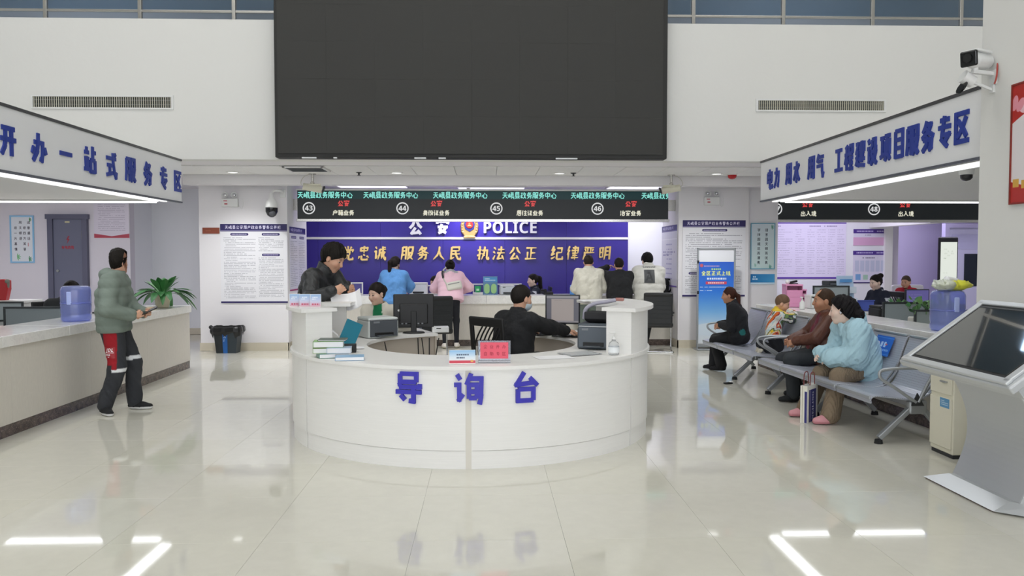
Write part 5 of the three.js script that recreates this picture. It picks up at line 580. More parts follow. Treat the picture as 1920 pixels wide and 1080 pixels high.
function waterBottle(label, p, extra) { const t = thing('water_bottle', label, 'water bottle', p); part('bottle_body', lathe([[0, 0.0], [0.13, 0.0], [0.148, 0.018], [0.15, 0.06], [0.142, 0.075], [0.15, 0.092], [0.15, 0.18], [0.143, 0.195], [0.15, 0.21], [0.15, 0.33], [0.138, 0.365], [0.11, 0.378], [0, 0.38]], 36), M.jug, t); part('grip', [rbox(0.05, 0.14, 0.02, 0.01, 0, 0.25, 0.145)], mat('#b4c2f6', 0.2), t); part('ring', new THREE.TorusGeometry(0.149, 0.006, 8, 36).rotateX(Math.PI / 2).translate(0, 0.195, 0), M.jug, t); return t; }
waterBottle('large blue water cooler bottle on left counter beside the courier', [-4.42, CY, -8.75]);
{ const t = thing('laptop', 'open dark laptop on left counter behind the courier', 'laptop', [-4.6, CY, -9.9], -0.3); part('keyboard_base', rbox(0.32, 0.018, 0.22, 0.006, 0, 0.009, 0), M.dark, t); part('lid', at(rbox(0.32, 0.22, 0.01, 0.005, 0, 0.11, 0), 0, 0.016, -0.11, -0.2), M.black, t); }
{ const G2 = 'papers lying on the left counter by the plant'; [['white sheet stack near courier\'s phone on left counter', '#eceef2', [-4.34, 0, -9.4], 0.05, 0.02], ['blue printed leaflet on papers on left counter', '#7fb0de', [-4.34, 0, -10.08], 0.08, 0.012], ['pink printed leaflet at counter edge below the plant', '#d98aa4', [-4.33, 0, -9.74], -0.06, 0.008], ['tan envelope leaning by the plant pot', '#d9c2a0', [-4.42, 0, -10.46], 0.1, 0.03]].forEach(([l, c, p, a, h]) => { const t = thing('paper_stack', l, 'papers', [p[0], CY, p[2]], a, G2); part('sheet', rbox(0.21, h, 0.3, 0.002, 0, h / 2, 0), mat(c, 0.7), t); part('top_sheet', at(rbox(0.2, 0.002, 0.29, 0.0005, 0, h + 0.001, 0), 0, 0, 0, 0, 0.06), mat(c, 0.6), t); }); }
{ const t = thing('plastic_cup', 'upturned clear plastic cup on left counter behind the phone', 'cup', [-4.52, CY, -9.55]); part('cup_body', lathe([[0.05, 0], [0.048, 0.01], [0.038, 0.13], [0.03, 0.14], [0, 0.14]], 20), mat('#eceaf0', 0.08, { transmission: 0.75, thickness: 0, side: THREE.DoubleSide }), t); part('rim', new THREE.TorusGeometry(0.05, 0.004, 6, 24).rotateX(Math.PI / 2).translate(0, 0.004, 0), M.acrylic, t); }
// peace lily with long arching leaves
{ const t = thing('potted_plant', 'leafy green peace lily in beige pot at end of left counter', 'plant', [-4.38, CY, -10.95]); part('pot', lathe([[0, 0], [0.075, 0], [0.082, 0.01], [0.108, 0.16], [0.114, 0.162], [0.114, 0.178], [0.1, 0.178], [0.095, 0.15], [0, 0.15]], 28), mat('#c9c0a8', 0.5), t); part('soil', cyl(0.095, 0.095, 0.01, 0, 0.145, 0), mat('#3a2d22', 0.9), t);
  const leafGeo = (L, W, sag) => { const n = 9, v = [], uvq = []; const P = (i, s) => { const u = i / n, x = L * (u * 0.97), y = L * (0.62 * u - sag * u * u), w = i < 3 ? 0.006 : W * Math.sin(Math.PI * Math.min(1, (u - 0.28) / 0.72 * 0.96 + 0.02)) ** 0.8; return [x, y + Math.abs(s) * w * 0.22, s * w]; }; for (let i = 0; i < n; i++) for (const s of [-1, 0]) { const a = P(i, s), b = P(i, s + 1), c = P(i + 1, s), d = P(i + 1, s + 1); v.push(...a, ...b, ...d, ...a, ...d, ...c); } const g = new THREE.BufferGeometry(); g.setAttribute('position', new THREE.BufferAttribute(new Float32Array(v), 3)); g.computeVertexNormals(); return g; };
  const gs = [leafGeo(0.3, 0.035, 0.55), leafGeo(0.36, 0.04, 0.78), leafGeo(0.27, 0.038, 0.25), leafGeo(0.4, 0.036, 1.0)], r = rng(17), lm = [M.leaf, mat('#3f7d42', 0.45, { side: THREE.DoubleSide }), mat('#5c9659', 0.5, { side: THREE.DoubleSide })];
  for (let i = 0; i < 52; i++) { const q = part('leaf', gs[i % 4], lm[Math.floor(r() * 3)], t, [0, 0.15, 0]); q.rotation.order = 'YXZ'; q.rotation.set(0, r() * 6.283, 0.25 * (r() - 0.2) + (i % 4 === 2 ? 0.4 : 0)); q.scale.setScalar(1.0 + 0.4 * r()); } }

// ---------------------------------------------------------------- right office behind the benches
officeDesk('white office desk in right office with pink organisers nearby', 4.95, 6.0, -13.3, -11.85); officeDesk('white office desk behind right counter with trailing plant', 4.78, 6.3, -10.2, -8.45);
function organiser(label, p, w, h, d, m, turn = 0) { const t = thing('desk_organiser', label, 'organiser', p, turn); part('box_body', [rspan(-w / 2, w / 2, 0, h, -d / 2, -d / 2 + 0.008, 0.002), rspan(-w / 2, w / 2, 0, 0.008, -d / 2, d / 2, 0.002), rspan(-w / 2, -w / 2 + 0.008, 0, h, -d / 2, d / 2, 0.002), rspan(w / 2 - 0.008, w / 2, 0, h, -d / 2, d / 2, 0.002), rspan(-w / 2, w / 2, 0, h * 0.78, d / 2 - 0.008, d / 2, 0.002)], m, t); for (const y of [0.33, 0.6]) part('drawer', rspan(-w / 2 + 0.012, w / 2 - 0.012, h * y - 0.04, h * y + 0.04, d / 2, d / 2 + 0.006, 0.002), m, t); part('lid', rspan(-w / 2 - 0.005, w / 2 + 0.005, h - 0.01, h + 0.012, -d / 2, d / 2, 0.004), m, t); return t; }
const pink = mat('#e79cc4', 0.45); organiser('tall pink desk organiser with a lid on right counter', [4.2, 0.902, -10.85], 0.22, 0.3, 0.22, pink, -0.1); organiser('narrow pink file holder beside the tall pink organiser', [4.4, 0.902, -11.15], 0.16, 0.22, 0.2, pink); organiser('white file holder beside the pink ones on right counter', [4.36, 0.902, -10.55], 0.14, 0.17, 0.18, M.whitePlastic, 0.1);
{ const t = thing('stapler', 'black stapler lying on top of the tall pink organiser', 'stapler', [4.21, 1.215, -10.85], 0.4); part('base', rbox(0.15, 0.012, 0.035, 0.004, 0, 0.006, 0), M.black, t); part('arm', at(rbox(0.15, 0.03, 0.03, 0.01, 0, 0.03, 0), 0, 0, 0, 0, 0, 0.15), M.black, t); part('paper_roll', ball(0.03, -0.1, 0.03, 0), M.white, t); }
{ const t = thing('pump_bottle', 'small white pump bottle on right counter beside kneeling child', 'bottle', [4.14, 0.902, -10.35]); part('bottle_body', lathe([[0, 0], [0.032, 0], [0.034, 0.01], [0.033, 0.09], [0.014, 0.11], [0, 0.11]], 20), M.white, t); part('pump', [cyl(0.014, 0.012, 0.02, 0, 0.11, 0), cyl(0.005, 0.005, 0.025, 0, 0.13, 0), rbox(0.04, 0.012, 0.015, 0.004, -0.01, 0.158, 0)], M.whitePlastic, t); }
partition('dark-framed white glass partition on far right office desk', [5.22, 0.752, -11.95], 0.56, 0.4, 0, frosted, darkFrame); partition('black-framed grey partition behind the small red pot', [5.12, 0.752, -9.55], 0.62, 0.29, 0, frosted, darkFrame); partition('nearest dark-framed frosted partition beside trailing plant in right office', [5.08, 0.752, -8.75], 0.62, 0.25, -0.03, mat('#aab5b3', 0.45, { transmission: 0.25, thickness: 0 }), darkFrame);
printer('black printer behind white glass partition in right office', [5.5, 0.752, -12.4], 0, 0.36, 0.46, 0.3, M.dark, M.black); { const t = thing('brochure_rack', 'light blue brochure stand in right office', 'rack', [5.5, 0.752, -11.98], 0.15); const lb = mat('#bcd4ee', 0.4); part('back_plate', at(rbox(0.28, 0.55, 0.012, 0.004, 0, 0.275, 0), 0, 0, -0.04, -0.12), lb, t); part('pocket', rbox(0.28, 0.1, 0.05, 0.006, 0, 0.16, 0.0), mat('#dce8f5', 0.4), t); part('pocket', rbox(0.28, 0.1, 0.05, 0.006, 0, 0.33, -0.03), mat('#dce8f5', 0.4), t); part('foot', rbox(0.3, 0.02, 0.16, 0.005, 0, 0.01, 0), lb, t); part('label', rbox(0.2, 0.05, 0.006, 0.002, 0, 0.47, -0.068), mat('#5f9cd8', 0.4), t); part('red_strip', rbox(0.26, 0.016, 0.004, 0.001, 0, 0.1, 0.027), mat('#d8506a', 0.4), t); }
{ const t = thing('plastic_crate', 'blue plastic tray box on desk before the policewoman with bun', 'box', [5.8, 0.752, -12.2]); const b = mat('#4f62b8', 0.45); part('box_body', [rspan(-0.16, 0.16, 0, 0.16, -0.1, -0.09, 0.002), rspan(-0.16, 0.16, 0, 0.16, 0.09, 0.1, 0.002), rspan(-0.16, -0.15, 0, 0.16, -0.09, 0.09, 0.002), rspan(0.15, 0.16, 0, 0.16, -0.09, 0.09, 0.002), rspan(-0.16, 0.16, 0, 0.01, -0.1, 0.1, 0.002)], b, t); part('rim', rspan(-0.17, 0.17, 0.158, 0.172, 0.088, 0.112, 0.003), b, t); const u = thing('paper_stack', 'stack of white papers lying by the blue tray box', 'papers', [5.12, 0.752, -12.3], 0.1); part('sheet', rbox(0.3, 0.1, 0.21, 0.002, 0, 0.05, 0), M.paper, u); part('top_sheet', at(rbox(0.3, 0.002, 0.21, 0.0005, 0, 0.101, 0), 0, 0, 0, 0, 0.1), M.paper, u); }
printer('wide black printer on desk behind the woman in light blue', [5.15, 0.752, -10.0], 0.0, 0.46, 0.22, 0.3, M.black, M.dark); { const t = thing('red_teapot', 'small shiny red pot on right counter behind light blue jacket', 'pot', [4.3, 0.902, -9.35], 0.4); const m = mat('#b01c22', 0.15, { clearcoat: 1 }); part('pot_body', lathe([[0, 0], [0.05, 0], [0.075, 0.03], [0.078, 0.06], [0.055, 0.09], [0.03, 0.097], [0, 0.098]], 24), m, t); part('lid_knob', ball(0.014, 0, 0.107, 0), m, t); part('handle', tube([[0.07, 0.07, 0], [0.11, 0.075, 0], [0.11, 0.03, 0], [0.07, 0.025, 0]], 0.008, 16, 8), M.black, t); part('spout', tube([[-0.07, 0.04, 0], [-0.1, 0.06, 0], [-0.115, 0.09, 0]], 0.011, 12, 8), m, t); }
monitor('violet-lit computer monitor in right office behind trailing plant', [5.42, 0.752, -9.9], 0.15, 0.34, 0.3, false, (c, W, H) => { c.fillStyle = '#8f86d8'; c.fillRect(0, 0, W, H); linesOf(c, W * 0.1, H * 0.2, W * 0.6, 4, H * 0.12, H * 0.03, 5, '#b5aef0'); }); { const t = thing('black_case', 'long flat black case in right office by blue bottle', 'case', [5.35, 0.752, -9.15], 0.05); part('case_body', rbox(0.42, 0.29, 0.14, 0.02, 0, 0.145, 0), M.black, t); part('handle', tube([[-0.06, 0.28, 0.0], [-0.05, 0.315, 0], [0.05, 0.315, 0], [0.06, 0.28, 0]], 0.008, 12, 6), M.dark, t); }
{ const t = thing('potted_plant', 'trailing pothos with pale green leaves on right office desk', 'plant', [5.02, 0.752, -8.92]); part('planter', rbox(0.42, 0.16, 0.13, 0.02, 0, 0.08, 0), mat('#d8d6ce', 0.5), t); const r = rng(23), heart = new THREE.Shape(); heart.moveTo(0, 0); heart.bezierCurveTo(0.05, 0.02, 0.045, 0.07, 0, 0.1); heart.bezierCurveTo(-0.045, 0.07, -0.05, 0.02, 0, 0); const hg = extrude(heart, 0.002).rotateX(-0.9);
  for (let k = 0; k < 4; k++) part('vine', tube([[-0.12 + k * 0.08, 0.15, 0], [-0.16 + k * 0.09, 0.3, 0.06], [-0.22 + k * 0.12, 0.27, 0.15], [-0.26 + k * 0.13, 0.2, 0.19]], 0.004, 14, 5), M.leafPale, t); for (let i = 0; i < 46; i++) { const q = part('leaf', hg, [M.leaf, M.leafPale, mat('#4b7d46', 0.5)][i % 3], t, [-0.26 + 0.5 * r(), 0.2 + 0.16 * r(), -0.06 + 0.24 * r()]); q.rotation.set(r() * 1.2 - 0.2, r() * 6.28, r() - 0.5); q.scale.setScalar(0.6 + 0.5 * r()); } }
{ const t = thing('potted_plant', 'small bushy green plant on far desk in right office', 'plant', [5.75, 0.752, -11.0]); const u = thing('plant_stand', 'slim white stand carrying the small bushy plant', 'stand', [5.75, 0, -11.0]); part('top', cyl(0.16, 0.16, 0.02, 0, 0.73, 0), M.white, u); part('post', cyl(0.03, 0.03, 0.71, 0, 0.02, 0), M.white, u); part('foot', cyl(0.16, 0.15, 0.02, 0, 0, 0), M.white, u); part('pot', lathe([[0, 0], [0.07, 0], [0.09, 0.12], [0.08, 0.12], [0, 0.1]], 20), M.white, t); const r = rng(29); for (let i = 0; i < 26; i++) { const a = r() * 6.28, q = part('leaf', at(ball(0.06, 0, 0.05, 0, 0.5, 1.1, 0.1, 8), 0, 0, 0, 0.4 + 0.7 * r()), [M.leaf, M.leafPale][i % 2], t, [0.04 * Math.cos(a), 0.11 + 0.06 * r(), 0.04 * Math.sin(a)]); q.rotation.y = a; } }
waterBottle('large blue water bottle under yellow bag at near end of right counter', [4.32, 0.902, -7.35]); { const t = thing('plastic_bag', 'yellow and white plastic bag lying on blue water bottle', 'bag', [4.33, 1.284, -7.32], 0.3); const r = rng(41); const crumple = (g, k) => { const p = g.attributes.position; for (let i = 0; i < p.count; i++) { const n = fbm(p.getX(i) * 2 + 5, p.getZ(i) * 2 + p.getY(i) + 3) - 0.5; p.setXYZ(i, p.getX(i) * (1 + n * k), p.getY(i) * (1 + n * k), p.getZ(i) * (1 + n * k)); } g.computeVertexNormals(); return g; }; part('bag_body', crumple(ball(0.1, 0.04, 0.04, 0, 1.5, 0.5, 1.1, 24), 0.7), mat('#e3e24a', 0.3), t); part('clear_end', crumple(ball(0.09, -0.09, 0.045, 0.01, 1.2, 0.55, 1.0, 24), 0.7), mat('#e4e8dc', 0.25, { transmission: 0.3, thickness: 0 }), t); part('roll', at(cyl(0.035, 0.035, 0.12, 0, -0.06, 0), 0, 0.085, 0.0, 0, 0, 1.4), M.paper, t); }
// lilac corridor at the far right
{ const t = thing('light_box', 'tall black-framed glowing white display in lilac corridor', 'display', [9.97, 0, -17.0]); part('housing', rbox(0.42, 1.18, 0.08, 0.03, 0, 1.42, 0), M.black, t); part('display', at(sheet(0.36, 1.0), 0, 1.4, 0.0415), print(0.36, 1.0, 400, (c, W, H) => { c.fillStyle = '#eef4ea'; c.fillRect(0, 0, W, H); linesOf(c, W * 0.2, H * 0.14, W * 0.6, 4, H * 0.045, H * 0.03, 4, '#dde4d8', 0.6); linesOf(c, W * 0.2, H * 0.34, W * 0.2, 1, 1, H * 0.02, 5, '#b8c4b4'); linesOf(c, W * 0.2, H * 0.66, W * 0.35, 1, 1, H * 0.012, 6, '#b8c4b4'); }, { emit: 1.5 }), t); part('pole', rbox(0.12, 0.84, 0.06, 0.01, 0, 0.42, 0), M.black, t); part('foot', rbox(0.5, 0.03, 0.36, 0.01, 0, 0.015, 0), M.black, t); }
{ const d = struct('door_2', [span(10.55, 10.65, 0, 2.25, -18.25, -18.1), span(11.5, 11.6, 0, 2.25, -18.25, -18.1), span(10.55, 11.6, 2.25, 2.35, -18.25, -18.1)], mat('#c9c3e6', 0.5)); part('door_leaf', rspan(10.65, 11.5, 0.01, 2.25, -18.22, -18.18, 0.004), mat('#dcdcf6', 0.5), d); part('window_pane', rspan(11.05, 11.45, 0.9, 1.65, -18.18, -18.165, 0.003), mat('#1c2733', 0.1), d); part('panel_relief', rspan(10.75, 11.4, 1.75, 2.1, -18.18, -18.17, 0.004), mat('#cfcff0', 0.5), d); }
bullet('violet-grey bullet camera by the lilac corridor door', [10.75, 2.72, -17.4], 2.6); struct('trim_3', span(10.6, 10.9, 2.72, 2.96, -17.5, -17.3), M.wallLilac);
poster('door_sign', 'small violet room sign near the lilac corridor door', 'sign', 0.22, 0.09, [11.75, 1.64, -18.19], 0, 300, (c, W, H) => { c.fillStyle = '#5a3f8c'; c.fillRect(0, 0, W, H); linesOf(c, W * 0.15, H * 0.3, W * 0.7, 1, 1, H * 0.35, 3, '#a48fd0', 1); });
// ---------------------------------------------------------------- people: joints with radii, joined as one smooth field and meshed
function surfaceNets(field, lo, hi, h, colour) {
  const n = [0, 1, 2].map((k) => Math.ceil((hi[k] - lo[k]) / h) + 2), [nx, ny, nz] = n, F = new Float32Array(nx * ny * nz), id = new Int32Array(nx * ny * nz).fill(-1), pos = [], idx = [];
  for (let k = 0, q = 0; k < nz; k++) for (let j = 0; j < ny; j++) for (let i = 0; i < nx; i++, q++) F[q] = field(lo[0] + i * h, lo[1] + j * h, lo[2] + k * h);
  const S = [1, nx, nx * ny], C = [0, 1, nx, nx + 1, nx * ny, nx * ny + 1, nx * ny + nx, nx * ny + nx + 1], E = [[0, 1], [2, 3], [4, 5], [6, 7], [0, 2], [1, 3], [4, 6], [5, 7], [0, 4], [1, 5], [2, 6], [3, 7]];
  for (let k = 0; k < nz - 1; k++) for (let j = 0; j < ny - 1; j++) for (let i = 0; i < nx - 1; i++) {
    const q = i + j * nx + k * nx * ny; let m = 0; for (let c = 0; c < 8; c++) if (F[q + C[c]] < 0) m |= 1 << c; if (m === 0 || m === 255) continue;
    let x = 0, y = 0, z = 0, w = 0; for (const [a, b] of E) { const A = (m >> a) & 1, B = (m >> b) & 1; if (A === B) continue; const fa = F[q + C[a]], t = fa / (fa - F[q + C[b]]); x += (a & 1) + t * ((b & 1) - (a & 1)); y += ((a >> 1) & 1) + t * (((b >> 1) & 1) - ((a >> 1) & 1)); z += (a >> 2) + t * ((b >> 2) - (a >> 2)); w++; }
    id[q] = pos.length / 3; pos.push(lo[0] + (i + x / w) * h, lo[1] + (j + y / w) * h, lo[2] + (k + z / w) * h);
  }
  for (let k = 1; k < nz - 1; k++) for (let j = 1; j < ny - 1; j++) for (let i = 1; i < nx - 1; i++) { const q = i + j * nx + k * nx * ny, a = F[q] < 0; for (let d = 0; d < 3; d++) { const b = F[q + S[d]] < 0; if (a === b) continue; const u = S[(d + 1) % 3], v = S[(d + 2) % 3], p = [id[q], id[q - u], id[q - u - v], id[q - v]]; if (p.some((e) => e < 0)) continue; if (a) idx.push(p[0], p[1], p[2], p[0], p[2], p[3]); else idx.push(p[0], p[2], p[1], p[0], p[3], p[2]); } }
  const N = pos.length / 3, nor = new Float32Array(N * 3), col = new Float32Array(N * 3), e = h * 0.6;
  for (let i = 0; i < N; i++) { const x = pos[i * 3], y = pos[i * 3 + 1], z = pos[i * 3 + 2]; let a = field(x + e, y, z) - field(x - e, y, z), b = field(x, y + e, z) - field(x, y - e, z), c = field(x, y, z + e) - field(x, y, z - e); const l = Math.hypot(a, b, c) || 1; nor.set([a / l, b / l, c / l], i * 3); const q = colour(x, y, z, a / l, b / l, c / l); col.set([q.r, q.g, q.b], i * 3); }
  const g = new THREE.BufferGeometry(); g.setAttribute('position', new THREE.BufferAttribute(new Float32Array(pos), 3)); g.setAttribute('normal', new THREE.BufferAttribute(nor, 3)); g.setAttribute('color', new THREE.BufferAttribute(col, 3)); g.setIndex(idx); return g;
}
const smin = (a, b, k) => { const d = Math.max(k - Math.abs(a - b), 0) / k; return Math.min(a, b) - d * d * k * 0.25; };
function cap(a, b, ra, rb) { const bx = b.x - a.x, by = b.y - a.y, bz = b.z - a.z, bb = bx * bx + by * by + bz * bz + 1e-9; return (x, y, z) => { const px = x - a.x, py = y - a.y, pz = z - a.z, t = clamp((px * bx + py * by + pz * bz) / bb, 0, 1), dx = px - t * bx, dy = py - t * by, dz = pz - t * bz; return Math.sqrt(dx * dx + dy * dy + dz * dz) - (ra + t * (rb - ra)); }; }
const ell = (c, r) => { const m = Math.min(...r); return (x, y, z) => { const a = (x - c[0]) / r[0], b = (y - c[1]) / r[1], d = (z - c[2]) / r[2], l = Math.sqrt(a * a + b * b + d * d); return l < 1e-6 ? -m : (l - 1) * l / Math.sqrt((a / r[0]) ** 2 + (b / r[1]) ** 2 + (d / r[2]) ** 2) * 1; }; };
const union = (list, k) => (x, y, z) => { let d = list[0](x, y, z); for (let i = 1; i < list.length; i++) d = smin(d, list[i](x, y, z), k); return d; };
const lin = (a, b, t) => a.clone().lerp(b, t);
function ik(a, b, l1, l2, pole) { const d = b.clone().sub(a), L = Math.min(d.length(), (l1 + l2) * 0.999); d.normalize(); const e = a.clone().addScaledVector(d, L), x = (l1 * l1 - l2 * l2 + L * L) / (2 * L), y = Math.sqrt(Math.max(0, l1 * l1 - x * x)), p = pole.clone().addScaledVector(d, -pole.dot(d)).normalize(); return [a.clone().addScaledVector(d, x).addScaledVector(p, y), e]; }
const boundsOf = (pts, m) => { const b = new THREE.Box3().setFromPoints(pts).expandByScalar(m); return [b.min.toArray(), b.max.toArray()]; };
const mixc = (a, b, t) => a.clone().lerp(b, clamp(t, 0, 1));
const speck = (c, k, f = 30) => (x, y, z) => c.clone().multiplyScalar(1 + k * (fbm(x * f / 16 + y * 0.7, z * f / 16 + y * f / 16) - 0.5));

function person(o) {
  const s = o.h / 1.7, t = thing('person', o.label, 'person', o.at, o.turn, o.group), near = o.near ?? 1, lo = (w) => { const v = V(...w).sub(t.position); return v.applyAxisAngle(V(0, 1, 0), -o.turn); };
  const fem = o.fem ? 1 : 0, fat = o.fat ?? 1;
  // skeleton
  const pel = V(...o.pelvis), up = V(Math.sin(o.side ?? 0), Math.cos(o.lean ?? 0) * Math.cos(o.side ?? 0), Math.sin(o.lean ?? 0)).normalize(), up2 = V(Math.sin(o.side ?? 0), Math.cos((o.lean ?? 0) + (o.hunch ?? 0.1)), Math.sin((o.lean ?? 0) + (o.hunch ?? 0.1))).normalize();
  const chest = pel.clone().addScaledVector(up, 0.3 * s), neck = chest.clone().addScaledVector(up2, 0.2 * s), tw = o.twist ?? 0, right = V(-Math.cos(tw), 0, Math.sin(tw)), left = right.clone().negate(), fwd = left.clone().cross(up2).normalize();
  const sh = (q) => chest.clone().addScaledVector(up2, 0.135 * s).addScaledVector(q, (0.175 - 0.02 * fem) * s);
  const shL = sh(left), shR = sh(right), hq = V(1, 0, 0), hipL = pel.clone().addScaledVector(hq, 0.085 * s), hipR = pel.clone().addScaledVector(hq, -0.085 * s);
  const hb = new THREE.Matrix4().makeRotationFromEuler(new THREE.Euler(o.head?.[1] ?? 0.1, o.head?.[0] ?? 0, o.head?.[2] ?? 0, 'YXZ')), hs = s * (o.headScale ?? 1), hc = neck.clone().addScaledVector(up2, 0.06 * s).add(V(0, 0.085 * hs, 0.025 * hs).applyMatrix4(hb)), hinv = hb.clone().invert();
  const toHead = (x, y, z) => V((x - hc.x) / hs, (y - hc.y) / hs, (z - hc.z) / hs).applyMatrix4(hinv), H = (x, y, z) => V(x * hs, y * hs, z * hs).applyMatrix4(hb).add(hc);
  const arm = (S, w, pole) => ik(S, w, 0.285 * s, 0.25 * s, pole), hl = o.handL ? lo(o.handL) : shL.clone().add(V(0.06, -0.52 * s, 0.06)), hr = o.handR ? lo(o.handR) : shR.clone().add(V(-0.06, -0.52 * s, 0.06));
  const [elL, wrL] = arm(shL, hl, V(...(o.poleL ?? [0.6, -0.3, -1]))), [elR, wrR] = arm(shR, hr, V(...(o.poleR ?? [-0.6, -0.3, -1])));
  const fl = o.footL ? lo(o.footL) : V(0.1 * s, 0.085, pel.z), fr = o.footR ? lo(o.footR) : V(-0.1 * s, 0.085, pel.z);
  const [knL, anL] = ik(hipL, fl, 0.43 * s, 0.42 * s, V(...(o.kneeL ?? [0.1, 0.2, 1]))), [knR, anR] = ik(hipR, fr, 0.43 * s, 0.42 * s, V(...(o.kneeR ?? [-0.1, 0.2, 1])));
  // head, with its features
  const c = (a, b, ra, rb = ra) => cap(V(...a), V(...b), ra, rb);
  const jaw = 1 - 0.06 * fem, skin = hex(o.skin ?? '#c99b80'), lips = mixc(skin, hex('#a04a48'), fem ? 0.55 : 0.3), brow = hex('#2a211e'), kid = o.kid ? 1 : 0;
  const headParts = union([ell([0, 0.03, -0.012], [0.077, 0.098, 0.097]), ell([0, -0.035, 0.022], [0.059 * jaw + 0.006 * kid, 0.083 - 0.014 * kid, 0.072])], 0.035), chin = c([0, -0.092 + 0.02 * kid, 0.062], [0, -0.09 + 0.02 * kid, 0.058], 0.02), nose = c([0, 0.012, 0.088], [0, -0.022, 0.104 - 0.006 * kid], 0.009, 0.0135), ridge = c([-0.034, 0.03, 0.078], [0.034, 0.03, 0.078], 0.011), mouth = c([-0.018, -0.056, 0.083], [0.018, -0.056, 0.083], 0.009), cheekL = c([0.038, -0.026, 0.06], [0.042, -0.022, 0.052], 0.028), cheekR = c([-0.038, -0.026, 0.06], [-0.042, -0.022, 0.052], 0.028), earL = ell([0.08, -0.004, -0.006], [0.011, 0.031, 0.02]), earR = ell([-0.08, -0.004, -0.006], [0.011, 0.031, 0.02]), sockL = c([0.032, 0.011, 0.105], [0.032, 0.011, 0.1], 0.017), sockR = c([-0.032, 0.011, 0.105], [-0.032, 0.011, 0.1], 0.017), eyeL = c([0.031, 0.01, 0.075], [0.031, 0.01, 0.076], 0.0135), eyeR = c([-0.031, 0.01, 0.075], [-0.031, 0.01, 0.076], 0.0135);
  const headL = (x, y, z) => { let d = smin(headParts(x, y, z), chin(x, y, z), 0.025); d = smin(d, smin(cheekL(x, y, z), cheekR(x, y, z), 0.01), 0.025); d = smin(d, ridge(x, y, z), 0.014); d = -smin(-d, Math.min(sockL(x, y, z), sockR(x, y, z)), 0.008); d = smin(d, nose(x, y, z), 0.014); d = smin(d, mouth(x, y, z), 0.012); d = smin(d, Math.min(eyeL(x, y, z), eyeR(x, y, z)), 0.004); return smin(d, Math.min(earL(x, y, z), earR(x, y, z)), 0.012); };
  const neckA = H(0, -0.045, -0.018), neckF = cap(neck.clone().addScaledVector(up2, -0.05 * s), neckA, (0.056 - 0.008 * fem) * s, (0.05 - 0.006 * fem) * s);
  const headW = (x, y, z) => { const p = toHead(x, y, z); return headL(p.x, p.y, p.z) * hs; }, headNeck = (x, y, z) => smin(headW(x, y, z), neckF(x, y, z), 0.03);
  const face = (x, y, z) => { const p = toHead(x, y, z), ax = Math.abs(p.x); if (p.z > 0.05) { if (Math.hypot((ax - 0.031) / 1.7, (p.y - 0.009) * 1.5) < 0.0085) return ax > 0.023 && ax < 0.039 ? hex('#1a1412') : hex('#b9a79b'); if (ax > 0.013 && ax < 0.045 && Math.abs(p.y - 0.037 + ax * 0.05) < 0.005) return mixc(skin, brow, 0.65); if (Math.abs(p.y + 0.056) < 0.0085 && ax < 0.024) return lips; if (Math.hypot(ax - 0.042, p.y + 0.028) < 0.025) return mixc(skin, hex('#c8705e'), 0.18); } return skin; };
  const pieces = [surfaceNets(headNeck, ...boundsOf([H(-0.1, -0.12, -0.12), H(0.1, 0.14, 0.13), H(0.1, -0.12, 0.13), H(-0.1, 0.14, -0.12), neck.clone().addScaledVector(up2, -0.02)], 0.03), near ? 0.006 : 0.009, face)];
  // hands
  const hands = {};
  function hand(side, wr, el, P = {}) {
    const d = P.dir ? V(...P.dir).applyAxisAngle(V(0, 1, 0), P.world ? -o.turn : 0).normalize() : wr.clone().sub(el).normalize(), n0 = V(...(P.palm ?? [side * -1, 0, 0.2])).applyAxisAngle(V(0, 1, 0), P.world ? -o.turn : 0), n = n0.addScaledVector(d, -n0.dot(d)).normalize(), th = d.clone().cross(n).multiplyScalar(side).normalize(), q = s * (kid ? 1.02 : 1) * (1 - 0.08 * fem), at3 = (a, b, e) => wr.clone().addScaledVector(d, a * q).addScaledVector(th, b * q).addScaledVector(n, e * q), curl = P.curl ?? 0.5, L = [];
    L.push(cap(at3(-0.02, 0, 0), at3(0.02, 0, 0), 0.026 * q, 0.024 * q), cap(at3(0.02, 0.018, 0), at3(0.078, 0.026, 0), 0.016 * q, 0.0135 * q), cap(at3(0.02, -0.016, 0), at3(0.07, -0.026, 0), 0.016 * q, 0.0125 * q), cap(at3(0.03, 0, 0), at3(0.078, 0, 0), 0.017 * q, 0.014 * q));
    const palm = union(L, 0.02), F = []; [[0.027, 0.07, 0.0088], [0.009, 0.078, 0.009], [-0.009, 0.072, 0.0086], [-0.027, 0.056, 0.0078]].forEach(([b, l, r], i) => { const c0 = curl * (0.9 + 0.12 * i), p0 = at3(0.08 - 0.004 * i, b, 0.002), p1 = at3(0.08 - 0.004 * i + l * 0.45 * Math.cos(c0), b * 1.06, 0.002 + l * 0.45 * Math.sin(c0)), c1 = c0 * 2.1, p2 = p1.clone().addScaledVector(d, l * 0.32 * q * Math.cos(c1)).addScaledVector(n, l * 0.32 * q * Math.sin(c1)), c2 = c0 * 2.8, p3 = p2.clone().addScaledVector(d, l * 0.24 * q * Math.cos(c2)).addScaledVector(n, l * 0.24 * q * Math.sin(c2)); F.push((x, y, z) => Math.min(smin(cap1(x, y, z), cap2(x, y, z), 0.006), cap3(x, y, z))); const cap1 = cap(p0, p1, r * 1.08 * q, r * q), cap2 = cap(p1, p2, r * q, r * 0.93 * q), cap3 = cap(p2, p3, r * 0.93 * q, r * 0.8 * q); });
